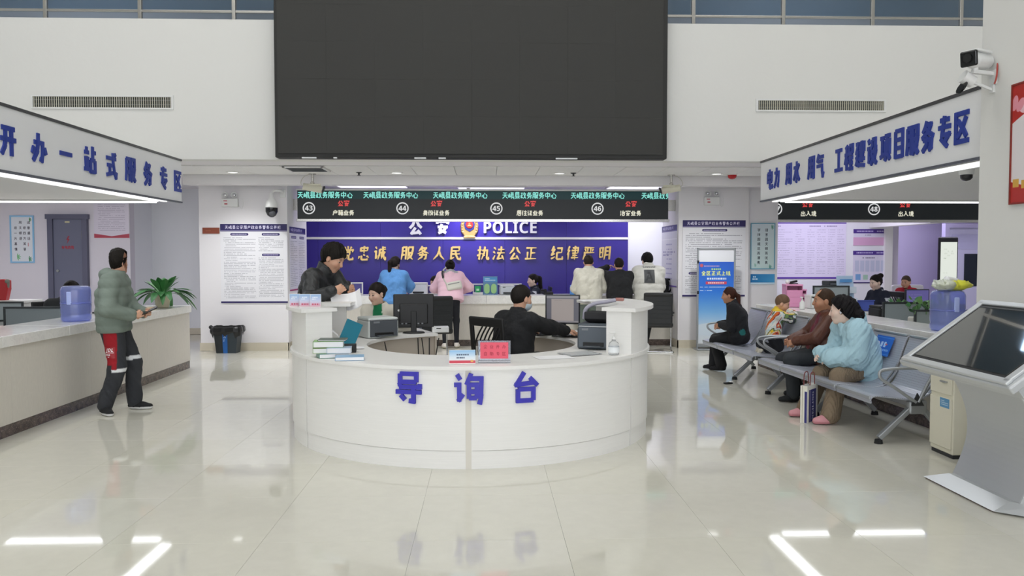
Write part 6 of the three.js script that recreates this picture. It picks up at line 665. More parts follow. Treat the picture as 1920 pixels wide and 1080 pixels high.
    const t0 = at3(0.022, 0.022, 0.006), t1 = at3(0.05, 0.05, 0.018 + 0.01 * curl), t2 = at3(0.082, 0.05 - 0.02 * curl, 0.024 + 0.03 * curl), thumb = union([cap(t0, t1, 0.0135 * q, 0.0105 * q), cap(t1, t2, 0.0105 * q, 0.0085 * q)], 0.008);
    const f = (x, y, z) => { let e = smin(palm(x, y, z), thumb(x, y, z), 0.01); for (const g of F) e = smin(e, g(x, y, z), 0.006); return e; };
    pieces.push(surfaceNets(f, ...boundsOf([wr, at3(0.17, 0.05, 0.03), at3(0.1, -0.05, 0.08), at3(0.08, 0.06, -0.02), at3(-0.03, 0, 0)], 0.03 * q), (near ? 0.0045 : 0.008) * Math.max(0.6, s), () => skin)); hands[side] = at3(0.08, 0.0, 0.025);
  }
  if (!o.noHands) { hand(1, wrL, elL, o.palmL); hand(-1, wrR, elR, o.palmR); }
  // torso and limbs under the clothes, continuous with neck and wrists
  const W = (0.075 + 0.008 * (1 - fem)) * s * fat, off = (p, q, m) => p.clone().addScaledVector(q, m), pL = off(pel, hq, W), pR = off(pel, hq, -W), cL = off(chest, left, W * 1.05), cR = off(chest, right, W * 1.05), wL = lin(pL, cL, 0.45), wR = lin(pR, cR, 0.45);
  const torso = (g) => union([cap(pL, wL, (0.108 + 0.01 * fem) * s * fat + g, (0.098 - 0.008 * fem) * s * fat + g), cap(wL, cL, (0.098 - 0.008 * fem) * s * fat + g, 0.108 * s + g), cap(pR, wR, (0.108 + 0.01 * fem) * s * fat + g, (0.098 - 0.008 * fem) * s * fat + g), cap(wR, cR, (0.098 - 0.008 * fem) * s * fat + g, 0.108 * s + g), cap(shL, shR, 0.058 * s + g, 0.058 * s + g), cap(chest, neck, 0.09 * s + g, 0.055 * s + g * 0.6)], 0.05 * s);
  const armF = (S, E, Wr, g, end = 1) => union([cap(S, E, 0.055 * s + g, 0.046 * s + g), cap(E, lin(E, Wr, end), 0.047 * s + g, 0.033 * s + g * 0.8)], 0.02 * s), legF = (Hp, K, A, g, b = 0, end = 1) => union([cap(Hp, K, 0.086 * s + g, 0.06 * s + g), cap(K, lin(K, A, end), 0.06 * s + g, (0.043 + b) * s + g * 0.8)], 0.03 * s);
  { const tg = torso(-0.03 * s), parts2 = [armF(shL, elL, wrL, -0.008 * s), armF(shR, elR, wrR, -0.008 * s), legF(hipL, knL, anL, -0.015 * s), legF(hipR, knR, anR, -0.015 * s)], f = (x, y, z) => { let d = smin(tg(x, y, z), neckF(x, y, z), 0.03); for (const g of parts2) d = smin(d, g(x, y, z), 0.02); return d; }; pieces.push(surfaceNets(f, ...boundsOf([pel, chest, neck, shL, shR, elL, elR, wrL, wrR, knL, knR, anL, anR], 0.12 * s), 0.02 * Math.max(0.6, s), () => skin)); }
  const geo = mergeGeometries(pieces); part('body', geo, M.skin, t);
  // clothes
  const hG = near ? 0.012 * Math.max(0.6, s) : 0.017, J = o.jacket;
  const dot = (x, y, z, p, u) => (x - p.x) * u.x + (y - p.y) * u.y + (z - p.z) * u.z;
  const g = J.t ?? 0.02, tor = torso(g), aL = armF(shL, elL, wrL, g * (J.arm ?? 0.8), 0.96), aR = armF(shR, elR, wrR, g * (J.arm ?? 0.8), 0.96), hem = J.hem ?? -0.1, neckCut = cap(neck.clone().addScaledVector(up2, -0.01), H(0, -0.02, 0.0), 0.06 * s, 0.075 * s);
  const collarC = neck.clone().addScaledVector(up2, (J.collarUp ?? 0.02) * s), extra = (J.shape ?? []).map((q) => q({ H, neck, chest, up2, fwd, left, right, pel, s, off, shL, shR, V, cap, lin, elL, elR, wrL, wrR }));
  const hipG = J.hips ? union([cap(hipL, lin(hipL, knL, 0.3), 0.1 * s + g, 0.09 * s + g), cap(hipR, lin(hipR, knR, 0.3), 0.1 * s + g, 0.09 * s + g)], 0.05) : null;
  const jf = (x, y, z) => { let d = tor(x, y, z); if (hipG) d = smin(d, hipG(x, y, z), 0.04); d = smin(d, aL(x, y, z), 0.03 * s); d = smin(d, aR(x, y, z), 0.03 * s); const cy = dot(x, y, z, collarC, up2), rr = Math.sqrt(Math.max(0, (x - collarC.x) ** 2 + (y - collarC.y) ** 2 + (z - collarC.z) ** 2 - cy * cy)), col = Math.hypot(rr - 0.068 * s, Math.max(0, Math.abs(cy) - (J.collarH ?? 0.02) * s)) - 0.016 * s; d = smin(d, col, 0.025); d = Math.max(d, -neckCut(x, y, z)); for (const e of extra) d = smin(d, e(x, y, z), 0.03); const u = dot(x, y, z, pel, up); if (J.puff) d += J.puff * (0.7 - Math.abs(Math.sin(u * Math.PI / (J.pitch ?? 0.085)))); if (J.fold) d += J.fold * (fbm(x * 0.9 + y * 0.35 + 3, z * 0.9 + y * 0.8 + 7) - 0.5); return J.hips ? d : Math.max(d, hem * s - u - (J.hemArm ? 0 : 9 * Math.max(0, Math.hypot(x - pel.x, z - pel.z) - 0.3 * s))); };
  const jm = J.shiny ? M.shiny : M.cloth, jcol = typeof J.color === 'function' ? J.color({ pel, chest, neck, up, up2, fwd, left, s, dot, shL, shR, elL, elR, wrL, wrR, toHead }) : speck(hex(J.color), 0.14);
  part(J.name ?? 'jacket', surfaceNets(jf, ...boundsOf([pel, chest, neck, collarC.clone().addScaledVector(up2, 0.05), shL, shR, elL, elR, wrL, wrR, ...(J.hips ? [knL, knR] : []), off(neck, fwd, -0.12 * s)], 0.15 * s + g), hG, jcol), jm, t);
  const Tn = o.trousers; if (Tn) { const k = Tn.t ?? 0.012, parts3 = [legF(hipL, knL, anL, k, Tn.flare ?? 0.012, 0.98), legF(hipR, knR, anR, k, Tn.flare ?? 0.012, 0.98), cap(off(pL, hq, 0.0), off(pR, hq, 0.0), 0.112 * s * fat + k * 0.4, 0.112 * s * fat + k * 0.4), cap(lin(wL, pL, 0.6), lin(wR, pR, 0.6), 0.098 * s, 0.098 * s)], f0 = union(parts3, 0.03 * s), f = (x, y, z) => { let d = f0(x, y, z); d += (Tn.fold ?? 0.012) * (fbm(x * 1.1 + y * 0.5, z * 1.1 + y * 0.5 + 2) - 0.5); if (Tn.rib) d += 0.003 * Math.sin((x + z) * 260); return d; };
    part('trousers', surfaceNets(f, ...boundsOf([pel, hipL, hipR, knL, knR, anL, anR, wL, wR], 0.14 * s), hG, Tn.color && typeof Tn.color === 'function' ? Tn.color({ pel, hipL, hipR, knL, knR, anL, anR, s, dot }) : speck(hex(Tn.color), 0.16)), M.cloth, t); o.trouserField = f; }
  const Sh = o.shoes; if (Sh) for (const [q, A, K] of [[1, anL, knL], [-1, anR, knR]]) { const yaw = (q > 0 ? Sh.yawL : Sh.yawR) ?? q * 0.15, pit = (q > 0 ? Sh.pitchL : Sh.pitchR) ?? 0, d = V(Math.sin(yaw) * Math.cos(pit), -Math.sin(pit), Math.cos(yaw) * Math.cos(pit)), dn = V(Math.sin(yaw) * Math.sin(pit) * -1, -Math.cos(pit), -Math.cos(yaw) * Math.sin(pit)), sd = V(Math.cos(yaw), 0, -Math.sin(yaw)), P = (a, b, e = 0) => A.clone().addScaledVector(d, a * s).addScaledVector(dn, b * s).addScaledVector(sd, e * s), w = Sh.w ?? 1; const body = union([cap(P(-0.035, 0.045), P(0.08, 0.05), 0.036 * s * w, 0.04 * s * w), cap(P(0.06, 0.052, 0.012), P(0.155, 0.058, 0.008), 0.036 * s * w, 0.026 * s * w), cap(P(0.06, 0.052, -0.012), P(0.15, 0.058, -0.01), 0.036 * s * w, 0.026 * s * w), cap(P(0.0, 0.0), P(-0.005, 0.04), 0.043 * s, 0.04 * s)], 0.03 * s), sole = P(0, 0.083), f = (x, y, z) => Math.max(body(x, y, z), dot(x, y, z, sole, dn), -dot(x, y, z, P(0, -0.035), dn)); const up3 = hex(Sh.color), so = hex(Sh.sole ?? Sh.color); part(Sh.name ?? 'shoe', surfaceNets(f, ...boundsOf([P(-0.08, 0), P(0.2, 0.09), P(0.1, 0.05, 0.08), P(0.1, 0.05, -0.08), P(-0.02, -0.05)], 0.05 * s), (near ? 0.0075 : 0.012) * Math.max(0.6, s), (x, y, z) => (-dot(x, y, z, sole, dn) < 0.024 * s ? so : up3)), M.cloth, t); }
  // hair
  const R = o.hair ?? {}, hcol = hex(R.color ?? '#17130f'), th = R.t ?? 0.014, sl = R.slope ?? 1.07, ofs = R.off ?? -0.08, shell = ell([0, 0.034, -0.014], [0.077 + th, 0.098 + th, 0.097 + th]), tails = (R.parts ?? []).map(([a, b, ra, rb]) => c(a, b, ra, rb)), nrm = 1 / Math.hypot(1, sl);
  const hairL = (x, y, z) => { const n = (fbm(x * 3 + 0.4, y * 2 + z * 3) - 0.5) * (R.rough ?? 0.01); let d = shell(x, y, z) + n; const cut = (ofs + sl * (z + 0.06) - y) * nrm; d = Math.max(d, cut, -(earCut(x, y, z)), (z - 0.082) * (R.fringe ? 0.2 : 1)); if (R.bald) d = Math.max(d, -(Math.hypot(x * 1.1, y - 0.12, z - 0.075) - R.bald)); for (const e of tails) d = smin(d, e(x, y, z) + n, 0.015); return d; }, earCut = (x, y, z) => Math.min(c1(x, y, z), c2(x, y, z)), c1 = ell([0.088, -0.006, 0.0], [0.022, 0.034, 0.024]), c2 = ell([-0.088, -0.006, 0.0], [0.022, 0.034, 0.024]);
  const tp = (R.parts ?? []).flatMap(([a, b]) => [H(...a), H(...b)]); part('hair', surfaceNets((x, y, z) => { const p = toHead(x, y, z); return hairL(p.x, p.y, p.z) * hs; }, ...boundsOf([H(-0.11, -0.1, -0.13), H(0.11, 0.15, 0.1), H(0.11, -0.1, 0.1), H(-0.11, 0.15, -0.13), ...tp], 0.05), near ? 0.0065 : 0.009, (x, y, z, a, b) => hcol.clone().multiplyScalar(0.75 + 0.7 * fbm(x * 4 + z * 2, y * 1.5 + z * 4))), M.hair, t);
  return { t, H, jf, hands, neck, chest, pel, shL, shR, elL, elR, wrL, wrR, knL, knR, hipL, hipR, anL, anR, up2, fwd, lo, s, hs, hb, tf: o.trouserField };
}
// a print that follows a garment: rays along local z (dir) or x meet the field
function decal(P, name, field, x0, x1, y0, y1, axis, dir, material, n = 14, lift = 0.004) {
  const v = [], uv = [], idx = []; for (let j = 0; j <= n; j++) for (let i = 0; i <= n; i++) { const a = lerp(x0, x1, i / n), y = lerp(y0, y1, j / n); let q = dir * 0.5, st = 0; for (; st < 60; st++) { const d = axis === 'z' ? field(a, y, q) : field(q, y, a); if (d < 0.001) break; q -= dir * Math.max(d * 0.8, 0.001); if (q * dir < -0.5) break; } q += dir * lift; v.push(...(axis === 'z' ? [a, y, q] : [q, y, a])); uv.push(i / n, j / n); }
  for (let j = 0; j < n; j++) for (let i = 0; i < n; i++) { const a = j * (n + 1) + i; idx.push(a, a + 1, a + n + 2, a, a + n + 2, a + n + 1); } const g = new THREE.BufferGeometry(); g.setAttribute('position', new THREE.BufferAttribute(new Float32Array(v), 3)); g.setAttribute('uv', new THREE.BufferAttribute(new Float32Array(uv), 2)); g.setIndex(idx); g.computeVertexNormals(); material.side = THREE.DoubleSide; return part(name, g, material, P.t);
}
const hoodDown = (k = 1, dr = 0) => (q) => { const b = q.off(q.neck, q.fwd, -0.075 * q.s * k), c0 = q.off(b, q.up2, -dr), L = q.off(q.off(q.neck, q.left, 0.1 * q.s), q.up2, -0.005 - dr * 0.6), R = q.off(q.off(q.neck, q.right, 0.1 * q.s), q.up2, -0.005 - dr * 0.6), m = q.off(q.off(q.neck, q.fwd, -0.1 * q.s * k), q.up2, -0.09 * q.s - dr); const f = [q.cap(L, c0, 0.045 * q.s, 0.055 * q.s * k), q.cap(R, c0, 0.045 * q.s, 0.055 * q.s * k), q.cap(c0, m, 0.06 * q.s * k, 0.035 * q.s)]; return (x, y, z) => smin(smin(f[0](x, y, z), f[1](x, y, z), 0.04), f[2](x, y, z), 0.04); };
const skirtHem = (k) => (q) => { const a = q.off(q.pel, q.left, 0.09 * q.s), b = q.off(q.pel, q.right, 0.09 * q.s), lo2 = (p) => q.off(p, q.up2, -0.1 * q.s), f = [q.cap(a, lo2(a), k * q.s, k * q.s), q.cap(b, lo2(b), k * q.s, k * q.s)]; return (x, y, z) => smin(f[0](x, y, z), f[1](x, y, z), 0.06); };
const SK = { tan: '#d6a68b', fair: '#e4bea8', brown: '#b58366', pale: '#e8cbbb' };
// 1 the courier by the left counter
{ const P = person({ label: 'standing man in grey-green padded hooded jacket and dark courier trousers with red panel', at: [-3.8, 0, -8.28], turn: 1.72, h: 1.68, pelvis: [0, 0.9, 0], lean: -0.02, hunch: 0.16, head: [0.85, 0.04, 0.04], skin: SK.tan, handL: [-3.52, 1.02, -8.32], handR: [-3.57, 1.005, -8.16], poleL: [0.8, -0.5, -0.6], poleR: [-0.9, -0.5, -0.7], palmL: { dir: [0.75, 0.05, 0.25], world: 1, palm: [0.3, 0.2, 1], curl: 0.75 }, palmR: { dir: [0.8, 0.1, -0.3], world: 1, palm: [0, 0.3, -1], curl: 0.8 }, footL: [-3.68, 0.085, -8.44], footR: [-3.86, 0.085, -8.16], jacket: { t: 0.042, arm: 0.85, color: '#79857c', puff: 0.009, pitch: 0.095, hem: -0.075, collarUp: 0.03, collarH: 0.03, shape: [hoodDown(1.15)], fold: 0.012 }, trousers: { t: 0.024, flare: 0.012, fold: 0.03, color: ({ hipR, knR, anR, hipL, knL, s }) => { const base = speck(hex('#33353a'), 0.2), redc = hex('#9c1622'), wh = hex('#e9ebee'); return (x, y, z) => { const rl = x < 0; if (rl && x < -0.085 && z > -0.06 && z < 0.07 && y > knR.y - 0.02) return y > knR.y + 0.02 || z > 0.02 ? redc : base(x, y, z); if (!rl && Math.abs(y - knL.y - 0.03 - z * 0.15) < 0.02) return wh; if (rl && z > 0.02 && Math.abs(y - knR.y + 0.03) < 0.016) return wh; return base(x, y, z); }; } }, shoes: { color: '#1d1e20', sole: '#dcdcdc', yawL: -0.12, yawR: -0.95 }, hair: { t: 0.02, slope: 1.0, off: -0.085, rough: 0.018 } });
  decal(P, 'print', P.tf, -0.05, 0.055, 0.575, 0.69, 'x', -1, print(0.107, 0.11, 900, (c, W, H) => { c.fillStyle = '#9c1622'; c.fillRect(0, 0, W, H); c.fillStyle = '#eceef0'; c.font = 'italic bold ' + H * 0.42 + 'px sans-serif'; c.textAlign = 'center'; c.fillText('JDL', W / 2, H * 0.42); c.fillRect(W * 0.1, H * 0.48, W * 0.8, H * 0.06); linesOf(c, W * 0.08, H * 0.62, W * 0.84, 1, 1, H * 0.16, 3, '#eceef0', 1); linesOf(c, W * 0.3, H * 0.86, W * 0.4, 1, 1, H * 0.07, 4, '#eceef0', 1); }));
  const ph = thing('mobile_phone', 'dark mobile phone held by the man in grey-green jacket', 'phone', [-3.43, 1.045, -8.25], 1.72); part('phone_body', rbox(0.075, 0.01, 0.155, 0.004), M.black, ph).rotation.set(-0.42, 0, 0.25); part('display', rbox(0.068, 0.002, 0.145, 0.001, 0, 0.0055, 0), M.screenOff, ph).rotation.set(-0.42, 0, 0.25); }
// 2 the man reading papers over the left wing of the desk
{ const P = person({ label: 'standing man in black leather jacket reading papers over the round desk', at: [-1.74, 0, -8.2], turn: 1.15, h: 1.77, pelvis: [0, 0.95, -0.03], lean: 0.2, hunch: 0.22, head: [0.12, 0.5, -0.02], headScale: 1.06, skin: SK.tan, handL: [-1.38, 1.27, -7.98], handR: [-1.47, 1.27, -7.72], poleL: [0.9, -0.6, -0.2], poleR: [-0.7, -0.9, -0.3], palmL: { dir: [0.8, 0.1, 0.55], world: 1, palm: [0, 0.2, 1], curl: 0.5 }, palmR: { dir: [0.9, 0.25, -0.2], world: 1, palm: [0.1, 0.2, -1], curl: 0.65 }, footL: [-1.9, 0.085, -8.42], footR: [-1.88, 0.085, -8.2], jacket: { t: 0.034, color: '#26282a', shiny: true, hem: -0.08, collarUp: 0.035, collarH: 0.03, fold: 0.03 }, trousers: { color: '#22242a', t: 0.02 }, shoes: { color: '#17181a' }, hair: { t: 0.024, slope: 0.86, off: -0.075, rough: 0.022, fringe: 1 } });
  const t = thing('paper_sheet', 'white papers held up by the man in black leather jacket', 'paper', [-1.36, 1.225, -7.72], 0.25); for (let k = 0; k < 2; k++) { const pts = [[-0.13, 0.02], [-0.05, 0.0], [0.04, 0.0], [0.11, 0.03], [0.15, 0.075]]; part('sheet', at(extrude([...pts, ...pts.map(([x, y]) => [x, y + 0.002]).reverse()], 0.2), 0, k * 0.006, -0.1, 0.85, 0, 0.05), M.paper, t); } }
// 3 the woman at the desk
person({ label: 'seated woman in cream coat and green collar behind the pale grey printer', at: [-1.17, 0, -8.98], turn: -0.25, h: 1.62, fem: true, pelvis: [0, 0.57, 0], lean: 0.08, head: [-0.45, 0.18, 0.02], skin: SK.fair, handL: [-0.98, 0.83, -8.66], handR: [-1.28, 0.83, -8.62], footL: [-1.12, 0.085, -8.6], footR: [-1.3, 0.085, -8.6], kneeL: [0.1, 1, 0.5], kneeR: [-0.1, 1, 0.5], jacket: { t: 0.026, hem: -0.08, collarUp: 0.01, collarH: 0.02, color: ({ neck, fwd, up2, s, dot }) => { const cr = speck(hex('#d8d4c8'), 0.1), gr = hex('#157a4e'), wl = hex('#cfe8cf'); return (x, y, z) => { const f = dot(x, y, z, neck, fwd), u = dot(x, y, z, neck, up2), w = Math.abs(x - neck.x); if (f > -0.02 && u > -0.22 && w < 0.05 + 0.12 * Math.max(0, -u) && f < 0.2) return Math.abs(w - 0.06 + u * 0.1) < 0.01 ? wl : gr; return cr(x, y, z); }; } }, trousers: { color: '#2a2c33' }, shoes: { color: '#222' }, hair: { t: 0.012, slope: 1.15, off: -0.09, color: '#1c1613', parts: [[[0, 0.05, -0.11], [0, 0.03, -0.13], 0.04, 0.035]] } });
// 4-7 customers and clerks at the police counter
person({ label: 'standing woman in sky-blue hoodie with ponytail, seen from behind', near: 0, at: [-1.58, 0, -13.66], turn: Math.PI - 0.12, h: 1.6, fem: true, pelvis: [0, 0.86, 0], lean: 0.06, head: [-0.6, 0.08, 0.05], skin: SK.fair, handL: [-1.72, 1.0, -14.05], handR: [-1.35, 1.0, -14.05], poleL: [1, -0.4, -0.4], poleR: [-1, -0.4, -0.5], jacket: { t: 0.045, hem: -0.1, color: '#5d93d0', shape: [hoodDown(0.95, 0.075)], fold: 0.03 }, trousers: { color: '#23252c' }, shoes: { color: '#d8d8d8' }, hair: { t: 0.014, slope: 1.1, color: '#1c1614', parts: [[[0, 0.05, -0.1], [0, 0.02, -0.14], 0.038, 0.04], [[0, 0.02, -0.14], [0, -0.13, -0.13], 0.042, 0.032], [[0, -0.13, -0.13], [0, -0.22, -0.115], 0.03, 0.014]] } });
{ const P = person({ label: 'woman in pale pink jacket with grey hood leaning over police counter', near: 0, at: [-0.62, 0, -13.86], turn: Math.PI + 0.05, h: 1.6, fem: true, pelvis: [0, 0.87, -0.05], lean: 0.38, hunch: 0.22, head: [0.15, 0.35, 0], skin: SK.fair, handL: [-0.78, 0.98, -14.25], handR: [-0.42, 0.98, -14.25], poleL: [1, -0.5, -0.4], poleR: [-1, -0.5, -0.4], footL: [-0.72, 0.085, -13.82], footR: [-0.52, 0.085, -13.9], jacket: { t: 0.05, hem: -0.06, puff: 0.004, shape: [hoodDown(1.25, 0.05)], color: ({ neck, up2, fwd, dot }) => { const p = speck(hex('#ecc4d3'), 0.12), gy = speck(hex('#a9abae'), 0.1); return (x, y, z) => (dot(x, y, z, neck, up2) > -0.055 && dot(x, y, z, neck, fwd) < 0.05 && Math.abs(x - neck.x) < 0.13 ? gy(x, y, z) : p(x, y, z)); } }, trousers: { color: '#1b1d24', t: 0.0, flare: 0, fold: 0.006 }, shoes: { color: '#e3ddd6', sole: '#cfc9b4' }, hair: { t: 0.015, slope: 1.0, color: '#1c1614', parts: [[[0, 0.07, -0.1], [0, 0.06, -0.14], 0.045, 0.04]] } });
  const t = thing('crossbody_bag', 'pale cream crossbody bag worn on the back of pink jacket', 'bag', [-0.62, 0, -13.86], Math.PI + 0.05); const b = part('bag_body', at(rbox(0.27, 0.15, 0.08, 0.035, 0, 0, 0), -0.06, 1.09, -0.115, 0.35, 0, -0.2), mat('#d3d2c8', 0.6), t); part('strap', tube([[0.06, 1.1, -0.13], [0.12, 1.22, -0.06], [0.13, 1.34, 0.02], [0.08, 1.4, 0.1]], 0.013, 18, 6), mat('#c9c8be', 0.7), t); part('strap_pad', tube([[0.125, 1.22, -0.07], [0.14, 1.3, -0.025], [0.135, 1.34, 0.0]], 0.018, 8, 6), mat('#2b2d30', 0.7), t); part('zip', at(rbox(0.2, 0.008, 0.01, 0.002, 0, 0.03, -0.04), -0.06, 1.09, -0.12, 0.35, 0, -0.2), M.greyPlastic, t); }
const clerk = (o) => person({ near: 0, h: 1.6, fem: true, pelvis: [0, 0.5, 0], lean: 0.05, skin: SK.fair, footL: [o.at[0] + 0.35 * Math.sin(o.turn), 0.085, o.at[2] + 0.35 * Math.cos(o.turn)], footR: [o.at[0] + 0.35 * Math.sin(o.turn) + 0.1, 0.085, o.at[2] + 0.35 * Math.cos(o.turn)], kneeL: [0.1, 1, 0.6], kneeR: [-0.1, 1, 0.6], trousers: { color: '#1d2233' }, shoes: { color: '#17181a' }, jacket: { t: 0.022, hem: -0.08, color: '#1c2031', collarUp: 0.02, collarH: 0.02 }, ...o });
clerk({ label: 'black-haired clerk mostly hidden behind the raised white papers', at: [-2.6, 0, -15.15], turn: 0.2, h: 1.56, pelvis: [0, 0.43, 0], head: [-0.3, 0.45, 0], hair: { t: 0.02, color: '#1c1614', parts: [[[0, 0.04, -0.1], [0, -0.08, -0.1], 0.05, 0.04]] } });
clerk({ label: 'clerk half hidden behind the woman in pale pink jacket', at: [-0.9, 0, -15.1], turn: -0.5, head: [-0.5, 0.25, 0], hair: { t: 0.015, color: '#1c1614', parts: [[[0, 0.04, -0.1], [0, -0.02, -0.12], 0.05, 0.04]] } });
const policeTop = ({ shL, shR, elL, elR, neck, fwd, up2, dot }) => { const n = speck(hex('#1d2233'), 0.15), w = hex('#c9ccd4'); return (x, y, z) => { for (const [S, E] of [[shL, elL], [shR, elR]]) { const m = lin(S, E, 0.4); if (Math.hypot(x - m.x, y - m.y, z - m.z) < 0.085 && Math.hypot(x - m.x, y - m.y, z - m.z) > 0.04 && Math.abs(x - m.x) > 0.03 && Math.abs(y - m.y) < 0.045 && Math.abs(z - m.z) < 0.045) return w; if (Math.hypot(x - S.x * 0.85, z - S.z) < 0.03 && y > S.y + 0.05) return w; } return n(x, y, z); }; };
clerk({ label: 'policewoman with long ponytail in navy uniform, seen in profile', at: [0.95, 0, -15.05], turn: -1.45, pelvis: [0, 0.53, 0], head: [0.05, 0.08, 0], skin: SK.pale, handL: [0.75, 0.95, -14.9], handR: [0.72, 0.93, -15.2], jacket: { t: 0.024, hem: -0.08, color: policeTop, collarUp: 0.02, collarH: 0.025 }, hair: { t: 0.013, slope: 1.15, color: '#1a1512', parts: [[[0, 0.07, -0.1], [0, 0.04, -0.15], 0.035, 0.04], [[0, 0.04, -0.15], [0, -0.15, -0.15], 0.044, 0.04], [[0, -0.15, -0.15], [0, -0.34, -0.12], 0.04, 0.015]] } });
// 8 the man in the black suit inside the desk
{ const P = person({ label: 'seated man in black suit with face mask at the lit monitor', at: [0.24, 0, -7.72], turn: 2.3, h: 1.72, pelvis: [0, 0.54, 0.0], lean: 0.12, hunch: 0.12, side: 0.0, head: [-0.12, 0.12, 0], skin: SK.tan, handR: [0.83, 0.84, -8.02], handL: [0.45, 0.83, -8.12], poleR: [-1, -0.5, -0.2], poleL: [0.8, -0.7, 0], palmR: { dir: [0.9, -0.1, -0.25], world: 1, palm: [0, -1, 0], curl: 0.35 }, palmL: { dir: [0.6, 0, -0.8], world: 1, palm: [0, -1, 0], curl: 0.3 }, footL: [0.55, 0.085, -8.15], footR: [0.42, 0.085, -7.95], kneeL: [0.1, 1, 0.5], kneeR: [-0.1, 1, 0.5], jacket: { t: 0.035, hem: -0.08, color: '#1b1c1f', collarUp: 0.02, collarH: 0.025, fold: 0.02 }, trousers: { color: '#1b1c20' }, shoes: { color: '#141416' }, hair: { t: 0.009, slope: 0.95, off: -0.06, color: '#1e1a17', rough: 0.006 } });
  const c2 = (a, b, r) => cap(V(...a), V(...b), r, r), sh = union([ell([0, -0.05, 0.04], [0.068, 0.068, 0.082])], 0.01), f = (x, y, z) => { const v = V((x - 0), y, z); return Math.max(sh(x, y, z), -(z - 0.015), y + 0.005); }; const g = surfaceNets(f, [-0.1, -0.14, -0.02], [0.1, 0.03, 0.15], 0.006, () => hex('#c3d2da')); const m = part('face_mask', g, M.cloth, P.t, [P.H(0, 0, 0).x, P.H(0, 0, 0).y, P.H(0, 0, 0).z]); m.quaternion.setFromRotationMatrix(P.hb); m.scale.setScalar(P.hs); for (const q of [-1, 1]) part('ear_loop', tube([[q * 0.062, -0.03, 0.04], [q * 0.082, -0.02, 0.0], [q * 0.085, 0.005, -0.02]], 0.0025, 8, 5), M.white, m); }
// 9-11 three men at the right of the police counter
person({ label: 'standing man in cream-white jacket and grey-green trousers, seen from behind', near: 0, at: [1.77, 0, -13.72], turn: Math.PI + 0.05, h: 1.64, pelvis: [0, 0.88, 0], lean: 0.07, head: [-0.1, 0.35, 0], skin: SK.tan, handL: [1.6, 0.96, -14.02], handR: [1.95, 0.96, -14.02], jacket: { t: 0.04, hem: -0.12, color: '#cfccbf', collarUp: 0.03, collarH: 0.025, fold: 0.03 }, trousers: { color: '#667069', t: 0.02 }, shoes: { color: '#2a2a2c' }, hair: { t: 0.011, slope: 1.0, color: '#2a221c' } });
person({ label: 'standing man in black jacket with raised elbows, seen from behind', near: 0, at: [2.3, 0, -13.74], turn: Math.PI, h: 1.6, pelvis: [0, 0.84, 0], lean: 0.04, head: [0.1, 0.12, 0], skin: SK.tan, handL: [2.12, 1.4, -13.98], handR: [2.42, 1.05, -14.0], poleL: [1, -0.2, 0.1], poleR: [-1, -0.4, -0.2], jacket: { t: 0.042, hem: -0.12, color: '#1d1e21', collarUp: 0.02, collarH: 0.02, fold: 0.03 }, trousers: { color: '#24262a' }, shoes: { color: '#222' }, hair: { t: 0.01, slope: 1.0, color: '#221b16' } });
{ const P = person({ label: 'standing young man in white padded jacket with dark square print on back', near: 0, at: [2.8, 0, -13.72], turn: Math.PI - 0.1, h: 1.7, pelvis: [0, 0.89, 0], lean: 0.1, head: [0.35, 0.3, 0], skin: SK.fair, handL: [2.62, 1.0, -14.05], handR: [2.98, 0.98, -14.1], footR: [2.8, 0.085, -14.02], footL: [2.68, 0.085, -13.85], jacket: { t: 0.06, hem: -0.14, color: '#d6d5ce', collarUp: 0.045, collarH: 0.04, puff: 0.007, pitch: 0.11, fold: 0.02 }, trousers: { color: '#1b1c20' }, shoes: { color: '#ded9d2', sole: '#bdb7ac' }, hair: { t: 0.022, slope: 0.95, color: '#131112', rough: 0.016 } });
  decal(P, 'print', P.jf, -0.14, 0.14, 1.14, 1.44, 'z', -1, print(0.28, 0.3, 500, (c, W, H) => { c.translate(W, 0); c.scale(-1, 1); c.fillStyle = '#d6d5ce'; c.fillRect(0, 0, W, H); c.fillStyle = '#4c4e50'; c.font = 'bold ' + H * 0.13 + 'px sans-serif'; c.textAlign = 'center'; c.fillText('"SLAMDUNK"', W / 2, H * 0.14); c.fillRect(W * 0.18, H * 0.25, W * 0.64, H * 0.75); c.fillStyle = '#2d2f31'; c.font = 'bold ' + H * 0.62 + 'px sans-serif'; c.fillText('A', W / 2, H * 0.86); }), 18, 0.006); }
